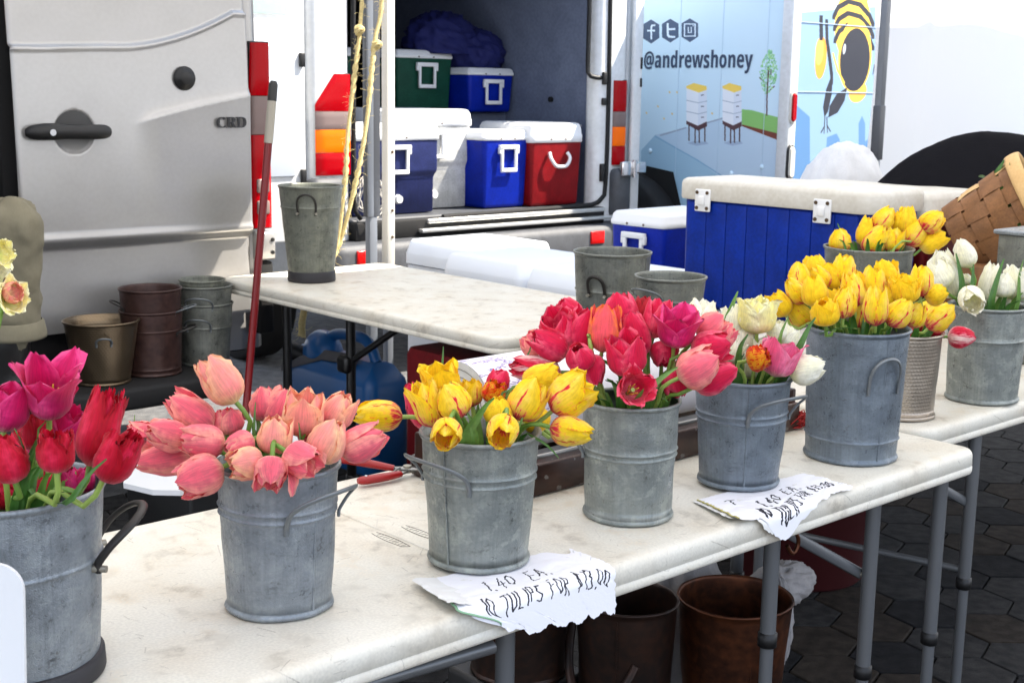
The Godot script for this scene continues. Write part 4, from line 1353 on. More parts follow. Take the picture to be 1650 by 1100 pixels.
func front_tables() -> void:
	var t := thing("folding_table", "long stained white folding table with a centre fold carrying the front row of buckets", "table", Vector3(1.247, 0, -1.626))
	var lh := table_half(t, "tabletop_half", 0.015, 1.2455, -1.945, -1.307, 0.74)
	var rh := table_half(t, "tabletop_half", 1.2485, 2.479, -1.945, -1.307, 0.74)
	part(t, "fold_strip", boxm(Vector3(1.2475, 0.7375, -1.626), Vector3(0.026, 0.007, 0.60), 0.002), M["table top"])
	for q in [[1.219, -1.616, lh], [1.276, -1.613, rh]]:
		var s := mb()
		var p := []
		for i in 25:
			var u := i / 12.0 - 1.0
			if i <= 12:
				u = i / 6.0 - 1.0
				p.append(Vector3(0.008 - 0.004 * u * u, 0, u * 0.044))
			else:
				u = 1.0 - (i - 12) / 6.0
				p.append(Vector3(-0.009 + 0.004 * u * u, 0, u * 0.044))
		tube(s, p, 0.0007, 5)
		for i in 9:
			var zz := -0.032 + 0.008 * i
			tube(s, [Vector3(-0.004, 0, zz), Vector3(0.004, 0, zz + 0.001 * (i % 3 - 1))], 0.0005, 4)
		part(q[2], "moulded_mark", fin(s), M["groove"], Vector3(q[0], 0.7402, q[1]))
	var lg: Material = M["leg grey"]
	for q in [[1.244, 0.30], [1.884, 0.471], [2.205, 0.315], [2.452, 0.318]]:
		leg(t, q[0], -1.372, 0.695, q[1], lg)
	for x in [0.15, 2.42]:
		leg(t, x, -1.86, 0.695, 0.32, lg)
	leg(t, 0.15, -1.372, 0.695, 0.32, lg)
	brace(t, Vector3(1.93, 0.672, -1.42), Vector3(2.20, 0.515, -1.388), lg)
	part(t, "crossbar", tubem([Vector3(1.20, 0.655, -1.35), Vector3(0.6, 0.655, -1.40)], 0.010, 10), lg)
	part(t, "leg_hook", tubem(curve([Vector3(1.90, 0.69, -1.36), Vector3(1.925, 0.665, -1.35), Vector3(1.93, 0.645, -1.35), Vector3(1.915, 0.632, -1.35), Vector3(1.90, 0.65, -1.352)], 16), 0.004, 8), M["copper"])
	var u := thing("folding_table", "second white folding table standing end to end behind the first, under the white tulips", "table", Vector3(3.4, 0, -1.75))
	table_half(u, "tabletop", 2.507, 4.45, -2.062, -1.452, 0.7405, 0.05)
	leg(u, 2.80, -1.49, 0.695, 0.32, lg)
	leg(u, 2.69, -2.0, 0.695, 0.34, lg)
	leg(u, 4.2, -1.50, 0.695, 0.34, lg)
	leg(u, 4.2, -2.0, 0.695, 0.34, lg)
	brace(u, Vector3(2.50, 0.665, -1.52), Vector3(2.795, 0.515, -1.495), lg)
	part(u, "crossbar", tubem([Vector3(2.80, 0.35, -1.5), Vector3(2.69, 0.35, -2.0)], 0.009, 8), lg)
	var w := thing("folding_table", "white folding table behind the rows carrying the big blue cooler and empty buckets", "table", Vector3(3.6, 0, -2.42))
	table_half(w, "tabletop", 2.545, 5.0, -2.775, -2.085, 0.74, 0.05)
	for x in [2.8, 4.8]:
		for z in [-2.7, -2.16]:
			leg(w, x, z, 0.695, 0.34, lg)
	var b := thing("folding_table", "worn white folding table with black legs and one tall bucket at its far end", "table", Vector3(2.88, 0, -3.6))
	table_half(b, "tabletop", 2.503, 3.258, -4.38, -2.802, 0.74, 0.06)
	var bl: Material = M["leg black"]
	for q in [[2.62, -4.10], [2.62, -3.70], [3.12, -3.05], [2.68, -3.05]]:
		leg(b, q[0], q[1], 0.695, 0.10, bl, 0.017)
	var br := part(b, "brace", tubem([Vector3(2.62, 0.515, -3.70), Vector3(2.66, 0.67, -3.46)], 0.012, 8), bl)
	part(br, "knuckle", boxm(Vector3(2.612, 0.505, -3.715), Vector3(0.05, 0.06, 0.06), 0.012), bl)

func goods() -> void:
	var o: Node3D
	var s: SurfaceTool
	# --- coolers in the white van
	cooler("navy and white cooler with a stepped front, behind the rope in the van", Vector3(4.19, 0.80, -5.72), 0.56, 0.44, 0.46, M["cooler navy"], M["lid white"], "z", true, 0.085)
	cooler("dirty all-white cooler between the navy and the blue one in the van", Vector3(4.545, 0.80, -5.90), 0.55, 0.5, 0.53, M["cooler white"], M["lid white"], "z", true, 0.09)
	cooler("bright blue cooler with a square white handle on the van floor", Vector3(4.945, 0.80, -5.73), 0.33, 0.46, 0.42, M["cooler blue"], M["lid white"], "z", false, 0.055)
	cooler("red cooler with a white bail handle beside the van's wall", Vector3(5.29, 0.80, -5.69), 0.40, 0.46, 0.46, M["cooler red"], M["lid white"], "z", false, 0.11, "", "bail")
	cooler("dark green cooler with a white lid stacked high in the van", Vector3(5.01, 1.305, -6.45), 0.42, 0.3, 0.355, M["cooler green"], M["lid white"], "z", false, 0.05)
	cooler("second dark green cooler deep in the van behind the rope", Vector3(4.36, 1.305, -6.5), 0.42, 0.3, 0.355, M["cooler green"], M["lid white"], "z", false, 0.05)
	cooler("small blue cooler with a white lid stacked high under the blue cloth", Vector3(5.40, 1.305, -6.30), 0.36, 0.3, 0.26, M["cooler blue"], M["lid white"], "z", false, 0.045)
	o = thing("bundled_cloth", "dark blue cloth bundled up on top of the green and blue coolers", "cloth", Vector3(5.25, 1.6, -6.45))
	part(o, "cloth", lump(Vector3.ZERO, Vector3(0.21, 0.16, 0.16), 0.26, 1.9, 7, -0.06), M["cloth blue"], Vector3(5.22, 1.70, -6.42))
	part(o, "cloth_fold", lump(Vector3.ZERO, Vector3(0.16, 0.13, 0.16), 0.25, 1.8, 17), M["cloth blue"], Vector3(5.43, 1.645, -6.36))
	# --- coolers outside
	cooler("blue cooler with a white lid on a crate behind the big one", Vector3(4.33, 0.545, -3.755), 0.30, 0.46, 0.405, M["cooler blue"], M["lid white"], "z", false, 0.06).rotation.y = -PI / 2
	part(thing("crate", "dark crate under the blue and white cooler", "crate", Vector3(4.33, 0, -3.755)), "box", boxm(Vector3(4.33, 0.272, -3.755), Vector3(0.42, 0.54, 0.28), 0.01), M["black plastic"])
	big_cooler()
	cooler("maroon cooler with a ridged white lid beside the big blue one", Vector3(3.93, 0.742, -2.53), 0.40, 0.66, 0.40, M["cooler maroon"], M["lid worn"], "z", false, 0.085, "", "")
	var fk := 0
	for q in [[3.86, -4.47, "furthest of the white foam boxes, nearest the van's bumper"], [3.68, -3.98, "middle one of the white foam boxes behind the back table"], [3.66, -3.46, "white foam box half hidden by the empty grey bucket"]]:
		o = thing("foam_box", q[2], "foam box", Vector3(q[0], 0, q[1]), "foam boxes behind the back table")
		s = mb()
		slab(s, Vector3.ZERO, 0.47, 0.47, 0.04, [[0.012, 0.0], [0.0, 0.02], [0.0, 0.672]], 6)
		part(o, "box", fin(s), M["foam white"], Vector3(q[0], 0, q[1]))
		s = mb()
		slab(s, Vector3.ZERO, 0.485, 0.485, 0.045, [[0.0, 0.677], [0.0, 0.720], [0.002, 0.725], [0.020, 0.774], [0.030, 0.782], [0.06, 0.785]], 6)
		part(o, "lid", fin(s), M["foam white"], Vector3(q[0], 0, q[1]))
	# --- black covered load and white bundle
	o = thing("covered_load", "rounded load under a black cloth behind the coolers", "covered load", Vector3(4.62, 0.74, -2.45))
	part(o, "cloth", lump(Vector3.ZERO, Vector3(0.86, 0.56, 0.36), 0.03, 0.9, 41, 0.0), M["cloth black"], Vector3(4.66, 0.742, -2.50))
	o = thing("plastic_bundle", "bulging white plastic bundle in front of the bee painting", "bundle", Vector3(4.75, 0, -3.15))
	part(o, "sheet", lump(Vector3.ZERO, Vector3(0.26, 0.52, 0.24), 0.06, 1.6, 43, -0.7), M["poly white"], Vector3(4.90, 0.70, -3.30))
	basket()
	o = thing("tin_box", "small square galvanised box beside the wicker basket", "tin box", Vector3(3.46, 0.742, -1.69))
	s = mb()
	box(s, Vector3(0, 0.17, 0), Vector3(0.20, 0.34, 0.16), 0.004)
	part(o, "body", fin(s), M["zinc old"], Vector3(3.46, 0.742, -1.69))
	part(o, "rim", boxm(Vector3(3.46, 1.088, -1.69), Vector3(0.222, 0.012, 0.182), 0.004), M["zinc blue"])
	# --- under the tables
	bucket("bucket", "copper bucket standing open beneath the front table by the white bag", Vector3(2.165, 0.0, -1.665), 0.092, 0.121, 0.395, M["copper"], [], [], 20.0)
	bucket("bucket", "dark copper pail with its bail handle down beneath the front table", Vector3(1.975, 0.0, -1.80), 0.086, 0.106, 0.40, M["dark copper"], [], [], -10.0)
	var pail := get_node("bucket_001") as Node3D
	var hp := []
	for i in 15:
		var a := PI * i / 14.0
		hp.append(toward(Vector3(1.975, 0, -1.80), -98 + 110.0 * i / 14.0) * (0.108 + 0.022 * sin(a)) + Vector3(0, 0.37 - 0.17 * sin(a * 0.85), 0))
	part(pail, "handle", tubem(curve(hp, 30), 0.010, 8, 0.4), M["dark copper"], Vector3(1.975, 0, -1.80))
	bucket("bucket", "low dark copper tub beneath the fold of the front table", Vector3(1.835, 0.22, -1.98), 0.10, 0.11, 0.22, M["dark copper"], [], [])
	part(thing("crate", "dark crate beneath the front table that carries the copper tub", "crate", Vector3(1.835, 0, -1.98)), "box", boxm(Vector3(1.835, 0.109, -1.98), Vector3(0.22, 0.218, 0.22), 0.01), M["black plastic"])
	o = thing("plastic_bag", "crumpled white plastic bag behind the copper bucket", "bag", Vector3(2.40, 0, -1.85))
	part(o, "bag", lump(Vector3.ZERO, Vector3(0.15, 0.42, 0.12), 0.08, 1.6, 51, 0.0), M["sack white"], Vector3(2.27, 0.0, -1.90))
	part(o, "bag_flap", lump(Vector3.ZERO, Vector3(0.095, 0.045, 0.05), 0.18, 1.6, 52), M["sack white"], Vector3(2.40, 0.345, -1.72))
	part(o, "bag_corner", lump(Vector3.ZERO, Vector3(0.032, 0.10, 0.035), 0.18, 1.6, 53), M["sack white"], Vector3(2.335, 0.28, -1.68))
	o = thing("red_tub", "red plastic tub in the dark beneath the second table", "tub", Vector3(3.30, 0, -2.30))
	s = mb()
	lathe(s, [[0.0, 0.0], [0.18, 0.0], [0.19, 0.01], [0.24, 0.44], [0.255, 0.45], [0.25, 0.46], [0.235, 0.45], [0.18, 0.03], [0.0, 0.03]], 48)
	part(o, "body", fin(s), M["tub red"], Vector3(3.30, 0.0, -2.30))
	o = thing("red_bin", "dark red bin in the shade behind the back table's near corner", "bin", Vector3(2.75, 0, -2.9))
	s = mb()
	slab(s, Vector3.ZERO, 0.55, 0.34, 0.04, [[0.03, 0.0], [0.0, 0.02], [0.0, 0.62], [0.01, 0.64]], 6)
	part(o, "body", fin(s), M["cooler maroon"], Vector3(2.80, 0, -3.12))
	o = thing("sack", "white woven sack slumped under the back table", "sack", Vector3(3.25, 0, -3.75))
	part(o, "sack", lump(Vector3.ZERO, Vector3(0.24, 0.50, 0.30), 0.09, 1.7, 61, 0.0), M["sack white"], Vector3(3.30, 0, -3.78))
	o = thing("cloth_bag", "black cloth bag lying on the ground behind the front table", "bag", Vector3(2.35, 0, -3.0))
	part(o, "bag", lump(Vector3.ZERO, Vector3(0.36, 0.30, 0.26), 0.10, 1.4, 62, 0.0), M["cloth black"], Vector3(2.36, 0, -3.02))
	water_can()
	o = thing("bright_patch_bench", "low white bench put in for a bright patch before the silver van's step", "bench", Vector3(2.0, 0, -3.5))
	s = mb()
	var pl := [Vector3(1.60, 0, -3.34), Vector3(1.90, 0, -3.875), Vector3(2.36, 0, -3.80), Vector3(2.30, 0, -3.22), Vector3(1.876, 0, -3.176), Vector3(1.686, 0, -3.179), Vector3(1.631, 0, -3.231)]  # outline cut along a shadow edge, so shade is built into its shape
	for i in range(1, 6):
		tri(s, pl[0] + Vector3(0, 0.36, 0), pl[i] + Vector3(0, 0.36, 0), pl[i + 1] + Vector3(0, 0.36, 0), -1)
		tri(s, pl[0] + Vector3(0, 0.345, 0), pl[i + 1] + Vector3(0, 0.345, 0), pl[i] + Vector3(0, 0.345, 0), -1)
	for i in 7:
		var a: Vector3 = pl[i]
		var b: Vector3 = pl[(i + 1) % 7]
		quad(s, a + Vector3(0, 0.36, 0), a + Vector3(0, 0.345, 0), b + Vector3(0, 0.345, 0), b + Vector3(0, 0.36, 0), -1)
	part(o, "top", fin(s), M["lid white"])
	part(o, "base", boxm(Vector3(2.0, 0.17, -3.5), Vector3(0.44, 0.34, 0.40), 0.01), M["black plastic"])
	# --- broom, rope
	o = thing("broom", "red broom handle with a grey grip leaning against the back table", "broom", Vector3(2.22, 0, -3.74))
	var b0 := Vector3(2.20, 0.05, -3.76)
	var b1 := Vector3(2.362, 1.455, -3.75)
	part(o, "shaft", tubem([b0, b0.lerp(b1, 0.87)], 0.0125, 12), M["broom red"])
	part(o, "grip", tubem([b0.lerp(b1, 0.86), b0.lerp(b1, 0.96)], 0.0145, 12), M["grip grey"])
	part(o, "end_cap", tubem([b0.lerp(b1, 0.955), b0.lerp(b1, 0.992), b1], [0.015, 0.0145, 0.009], 12), M["grip dark"])
	part(o, "head", boxm(Vector3(2.20, 0.04, -3.76), Vector3(0.28, 0.05, 0.05), 0.01), M["black plastic"])
	rope()
	paper_roll()
	pruners()
	signs()
	o = thing("twine", "tangle of thin red twine on the table behind the cream tulip bucket", "twine", Vector3(2.30, 0.74, -1.66))
	s = mb()
	var tp := []
	for i in 260:
		var a := i * 0.83 + rng.randf() * 1.4
		tp.append(Vector3(0.058 * cos(a) * rng.randf_range(0.4, 1.0), 0.004 + 0.045 * rng.randf() * rng.randf(), 0.045 * sin(a) * rng.randf_range(0.4, 1.0)))
	tube(s, curve(tp, 1300), 0.0012, 5)
	part(o, "strands", fin(s), M["twine red"], Vector3(2.325, 0.741, -1.665))
	o = thing("card", "blank white card with a rounded corner standing before the dark-based bucket", "card", Vector3(0.462, 0.742, -1.39))
	s = mb()
	slab(s, Vector3.ZERO, 0.16, 0.20, 0.03, [[0.0, -0.003], [0.0, 0.003]], 8)
	var tote := part(o, "sheet", fin(s), M["lid white"], Vector3(0.462, 0.839, -1.39))
	tote.rotation = Vector3(PI / 2 - 0.1, -0.73, 0)

func big_cooler() -> void:
	var c := Vector3(3.55, 0.742, -2.56)
	var o := thing("cooler", "long royal blue cooler with a worn cream lid and metal-riveted hinges", "cooler", c)
	var s := mb()
	slab(s, Vector3.ZERO, 0.30, 0.73, 0.045, [[0.02, 0.0], [0.010, 0.006], [0.006, 0.352]], 6)
	for i in 8:
		box(s, Vector3(-0.148, 0.18, -0.328 + 0.082 * i + 0.041), Vector3(0.010, 0.335, 0.0805), 0.004)
	part(o, "body", fin(s), M["cooler big blue"], c)
	s = mb()
	slab(s, Vector3.ZERO, 0.325, 0.755, 0.06, [[0.004, 0.354], [0.0, 0.360], [0.0, 0.404], [0.004, 0.414], [0.016, 0.421], [0.05, 0.424]], 8)
	part(o, "lid", fin(s), M["lid worn"], c)
	for z in [-0.253, 0.209]:
		var h := mb()
		box(h, Vector3(-0.1635, 0.354, z), Vector3(0.008, 0.072, 0.062), 0.003)
		box(h, Vector3(-0.171, 0.354, z), Vector3(0.012, 0.030, 0.026), 0.004)
		var hg := part(o, "hinge", fin(h), M["lid white"], c)
		for q in [[-1, -1], [-1, 1], [1, -1], [1, 1]]:
			part(hg, "screw", tubem([Vector3(-0.167, 0.354 + q[0] * 0.025, z + q[1] * 0.021), Vector3(-0.1705, 0.354 + q[0] * 0.025, z + q[1] * 0.021)], 0.006, 10), M["screw"], c)

func basket() -> void:
	var c := Vector3(3.72, 0.742, -1.97)
	var o := thing("wicker_basket", "woven splint basket tipped on its side with green leaves inside", "basket", c)
	var ctr := Vector3(3.845, 1.068, -2.035)
	var ax := Vector3(0.36, 0.50, 0.80).normalized()   # mouth looks up and out
	var ux := ax.cross(Vector3.UP).normalized()
	var vx := ux.cross(ax)
	var n := 14
	# upright splints weave over and under the bands
	for i in n:
		var a := TAU * i / n
		var rows := []
		for k in 15:
			var t := k / 14.0
			var r := lerpf(0.105, 0.152, t)
			var off := 0.004 * sin(PI * (t * 4.0) + PI * (i % 2))
			var row := PackedVector3Array()
			for e in [-1.0, 0.0, 1.0]:
				var q: float = a + e * 0.19
				row.append(ctr + ax * lerpf(-0.13, 0.13, t) + (ux * cos(q) + vx * sin(q)) * (r + off))
			rows.append(row)
		var s := mb()
		grid(s, rows)
		part(o, "splint", fin(s), M["splint pale"] if i % 7 == 3 else M["splint"])
	for b in 4:
		var t0 := 0.125 + 0.25 * b
		var rows := []
		for e in [-1.0, 0.0, 1.0]:
			var row := PackedVector3Array()
			for j in 121:
				var q := TAU * j / 120.0
				var t: float = t0 + e * 0.105
				var off := -0.004 * sin(PI * t0 * 4.0) * cos(q * n / 2.0)
				row.append(ctr + ax * lerpf(-0.13, 0.13, t) + (ux * cos(q) + vx * sin(q)) * (lerpf(0.105, 0.152, t) + off + 0.001))
			rows.append(row)
		var s := mb()
		grid(s, rows)
		part(o, "band", fin(s), M["splint"])
	var hr := []
	for j in 49:
		var q := TAU * j / 48.0
		hr.append(ctr + ax * 0.121 + (ux * cos(q) + vx * sin(q)) * 0.159)
	part(o, "rim_hoop", tubem(hr, 0.024, 10, 0.28, ux), M["splint pale"])
	for i in 34:
		var a := rng.randf() * TAU
		var r := 0.13 * sqrt(rng.randf())
		var p := ctr + ax * rng.randf_range(0.02, 0.11) + (ux * cos(a) + vx * sin(a)) * r
		var d := (ax * 0.5 + Vector3(rng.randfn(0, 0.5), rng.randfn(0.4, 0.4), rng.randfn(0, 0.5))).normalized() * 0.09
		part(o, "leaf", leaf_mesh(curve([p - d * 0.4, p, p + d * 0.5, p + d * 0.9 - Vector3(0, 0.012, 0)], 9), rng.randf_range(0.028, 0.045), d.cross(Vector3(0.3, 0.4, 0.8)).normalized(), Vector3.ZERO), M["leaf"])
	part(o, "prop", boxm(Vector3(3.80, 0.845, -2.07), Vector3(0.18, 0.20, 0.14), 0.01), M["splint"])

func water_can() -> void:
	var c := Vector3(2.95, 0, -4.22)
	var o := thing("water_can", "blue plastic water can with a grey strap under the back table", "jerrycan", c)
	var s := mb()
	slab(s, Vector3.ZERO, 0.20, 0.62, 0.05, [[0.015, 0.0], [0.0, 0.02], [0.0, 0.34], [0.006, 0.362], [0.05, 0.415], [0.07, 0.425]], 8)
	part(o, "body", fin(s), M["can blue"], c)
	part(o, "handle", tubem(curve([Vector3(0, 0.40, -0.12), Vector3(0, 0.475, -0.08), Vector3(0, 0.50, 0.02), Vector3(0, 0.495, 0.16), Vector3(0, 0.42, 0.22)], 20), 0.022, 10), M["can blue"], c)
	part(o, "shoulder", lump(Vector3.ZERO, Vector3(0.07, 0.10, 0.10), 0.0, 1.0, 3), M["can blue"], c + Vector3(-0.01, 0.40, -0.12))
	part(o, "cap", tubem([Vector3(-0.05, 0.385, -0.21), Vector3(-0.10, 0.415, -0.245)], [0.04, 0.04], 14), M["black plastic"], c)
	part(o, "strap", tubem([Vector3(-0.112, 0.345, -0.26), Vector3(-0.06, 0.415, -0.05), Vector3(-0.06, 0.43, 0.18)], 0.022, 8, 0.2, Vector3(-1, 0.5, 0)), M["grip grey dark"], c)

func rope() -> void:
	var o := thing("rope", "frayed two-strand jute rope hanging by the white tent leg", "rope", Vector3(2.88, 0.45, -4.30))
	var sets := [[Vector3(3.17, 2.32, -4.372), Vector3(3.156, 1.772, -4.367), Vector3(3.097, 1.463, -4.341), Vector3(3.05, 1.25, -4.32), Vector3(3.024, 1.061, -4.305), Vector3(2.985, 0.78, -4.33), Vector3(2.905, 0.60, -4.41), Vector3(2.885, 0.47, -4.42)],
		[Vector3(3.25, 2.32, -4.33), Vector3(3.213, 1.773, -4.315), Vector3(3.168, 1.60, -4.305), Vector3(3.114, 1.299, -4.284), Vector3(3.05, 1.02, -4.29), Vector3(3.0, 0.79, -4.34), Vector3(2.925, 0.60, -4.42), Vector3(2.905, 0.46, -4.43)]]
	for q in sets:
		var base := curve(q, 240)
		var strand := part(o, "strand", tubem(base, 0.008, 6), M["jute"])
		for k in 2:
			var w := []
			for i in base.size():
				var a := i * 0.62 + PI * k
				w.append(base[i] + Vector3(cos(a), 0, sin(a)) * 0.0052 * (0.7 + 0.5 * sin(i * 0.13 + k)))
			part(strand, "yarn", tubem(w, 0.0066, 6), M["jute"])
		var fz := mb()
		for i in 260:
			var p: Vector3 = base[int(rng.randi() % base.size())]
			var d := Vector3(rng.randfn(0, 1), rng.randfn(0, 0.7), rng.randfn(0, 1)).normalized() * rng.randf_range(0.012, 0.045)
			tube(fz, curve([p, p + d * 0.5 + Vector3(rng.randfn(0, 0.006), rng.randfn(0, 0.006), 0), p + d], 5), 0.0005, 3)
		part(strand, "frayed_fibre", fin(fz), M["jute"]).set_meta("kind", "stuff")
	for q in [Vector3(3.175, 1.60, -4.295), Vector3(3.128, 1.655, -4.345)]:
		var kn := mb()
		for k in 3:
			var p := []
			for i in 17:
				var a := TAU * i / 16.0
				p.append(q + Vector3(0.012 * cos(a), 0.011 * sin(a) + 0.006 * (k - 1), 0.012 * sin(a + k)))
			tube(kn, p, 0.0055, 6)
		part(o, "knot", fin(kn), M["jute"])
	var cl := thing("wire_coil", "loose coil of clear plastic cord beside the navy cooler", "cord", Vector3(3.95, 0.8, -5.3))
	var cs := mb()
	for k in 5:
		var p := []
		for i in 25:
			var a := TAU * i / 24.0
			p.append(Vector3(0.06 * cos(a) + rng.randfn(0, 0.006), 0.085 + (0.075 + 0.01 * k) * sin(a), 0.03 * sin(a + k)))
		tube(cs, curve(p, 60), 0.003, 5)
	part(cl, "coil", fin(cs), M["lid worn"], Vector3(3.90, 0.83, -5.33))

func paper_roll() -> void:
	var o := thing("paper_roll", "thick roll of white wrapping paper printed with lavender on a chipped brown metal stand", "paper roll", Vector3(1.86, 0.74, -1.78))
	var im := Image.create(1024, 512, false, Image.FORMAT_RGB8)
	im.fill(Color(0.90, 0.89, 0.91))
	var r := RandomNumberGenerator.new()
	r.seed = 9
	for k in 150:
		var x := r.randf() * 1024
		var y := r.randf() * 512
		if absf(fmod(x, 512.0) - 200.0) > 130.0 and r.randf() < 0.85:
			continue
		var col := Color(0.36, 0.28, 0.55).lerp(Color(0.55, 0.48, 0.70), r.randf())
		var ang := r.randfn(0.0, 0.5)
		for i in 22:
			var q := Vector2(r.randfn(0, 5.0), -i * 2.6).rotated(ang)
			stroke(im, [[x + q.x, y + q.y], [x + q.x + r.randfn(0, 4), y + q.y - 4]], 2.0, col)
	var m := plain("lavender paper", Color(1, 1, 1), 0.6)
	m.albedo_texture = tex(im)
	var s := mb()
	var rows := []
	for i in 3:
		var row := PackedVector3Array()
		for j in 49:
			var a := TAU * j / 48.0
			row.append(Vector3(-0.36 + 0.36 * i, 0.09 * sin(a), 0.09 * cos(a)))
		rows.append(row)
	grid(s, rows)
	var c := Vector3(1.865, 0.872, -1.79)
	part(o, "paper", fin(s), m, c)
	s = mb()
	lathe(s, [[0.02, 0.0], [0.09, 0.0]], 40)
	var ends := part(o, "paper_edge", fin(s), M["lid worn"], c + Vector3(-0.361, 0, 0))
	ends.rotation = Vector3(0, 0, PI / 2)
	part(o, "core", tubem([Vector3(-0.38, 0, 0), Vector3(0.38, 0, 0)], 0.022, 16), M["splint"], c)
	var ring := mb()
	for k in 4:
		var p := []
		for i in 33:
			var a := TAU * i / 32.0
			p.append(Vector3(-0.3625, (0.035 + 0.014 * k) * sin(a), (0.035 + 0.014 * k) * cos(a)))
		tube(ring, p, 0.0008, 4)
	part(o, "paper_layers", fin(ring), M["groove"], c)
	part(o, "hub", tubem([Vector3(-0.37, 0, 0), Vector3(-0.40, 0, 0)], [0.03, 0.026], 16), M["black plastic"], c)
	part(o, "stand_bar", boxm(Vector3(1.89, 0.770, -1.65), Vector3(0.85, 0.058, 0.035), 0.005), M["brown enamel"])
	part(o, "stand_bar", boxm(Vector3(1.89, 0.760, -1.87), Vector3(0.85, 0.038, 0.03), 0.005), M["brown enamel"])
	for x in [1.47, 2.315]:
		part(o, "stand_cheek", boxm(Vector3(x, 0.783, -1.76), Vector3(0.014, 0.084, 0.22), 0.004), M["brown enamel"])
	part(o, "cutter_bar", boxm(Vector3(1.86, 0.800, -1.675), Vector3(0.88, 0.012, 0.03), 0.003), M["steel"])

func pruners() -> void:
	var o := thing("pruners", "red-handled garden pruners lying open beside the yellow tulip bucket", "pruners", Vector3(1.40, 0.745, -1.90))
	var y := 0.752
	var pv := Vector3(1.452, y, -1.875)
	part(o, "grip", tubem(curve([Vector3(1.352, y + 0.020, -1.975), Vector3(1.372, y + 0.018, -1.952), Vector3(1.405, y + 0.011, -1.920), Vector3(1.434, y + 0.004, -1.892)], 16), [0.007, 0.0095, 0.0105, 0.011, 0.011, 0.011, 0.011, 0.011, 0.011, 0.0108, 0.0105, 0.010, 0.0098, 0.0095, 0.009, 0.0085, 0.008], 10, 0.7), M["pruner red"])
	var g2 := part(o, "grip", tubem(curve([Vector3(1.343, y, -1.878), Vector3(1.358, y, -1.874), Vector3(1.40, y, -1.868), Vector3(1.430, y, -1.868)], 16), [0.007, 0.010, 0.0108, 0.011, 0.011, 0.011, 0.011, 0.011, 0.011, 0.0108, 0.0105, 0.010, 0.0098, 0.0095, 0.009, 0.0085, 0.008], 10, 0.7), M["pruner red"])
	part(g2, "grip_rivet", tubem([Vector3(1.358, y + 0.004, -1.874), Vector3(1.358, y + 0.0088, -1.874)], 0.0025, 8), M["lid white"])
	part(o, "shank", tubem([Vector3(1.430, y, -1.868), pv, Vector3(1.478, y, -1.866)], [0.006, 0.008, 0.006], 8, 0.45), M["steel"])
	part(o, "shank", tubem([Vector3(1.434, y + 0.003, -1.897), pv + Vector3(0, 0.004, 0), Vector3(1.475, y + 0.003, -1.855)], [0.006, 0.009, 0.007], 8, 0.45), M["steel"])
	part(o, "pivot", tubem([pv + Vector3(0, -0.003, 0), pv + Vector3(0, 0.010, 0)], 0.008, 14), M["rivet"])
	part(o, "blade", tubem([Vector3(1.470, y + 0.002, -1.868), Vector3(1.495, y + 0.002, -1.864), Vector3(1.522, y + 0.001, -1.868)], [0.010, 0.009, 0.002], 8, 0.25), M["steel"])
	part(o, "spring", tubem(curve([Vector3(1.43, y, -1.886), Vector3(1.437, y + 0.006, -1.882), Vector3(1.442, y, -1.880)], 8), 0.003, 6), M["steel"])

# price slips: torn white cards with marker writing, the near edge drooping over the table edge
func signs() -> void:
	price_slip("torn white price paper with green edges under the yellow and red tulip bucket", Vector2(1.155, -1.435), Vector2(1.402, -1.410), Vector2(1.092, -1.293), Vector2(1.395, -1.236), Color(0.45, 0.62, 0.47), 3.4, 1, 0)
	price_slip("torn white price paper with mustard edges under the cream tulip bucket", Vector2(1.752, -1.440), Vector2(2.035, -1.420), Vector2(1.705, -1.312), Vector2(2.035, -1.290), Color(0.66, 0.62, 0.32), 5.0, 2, 1)

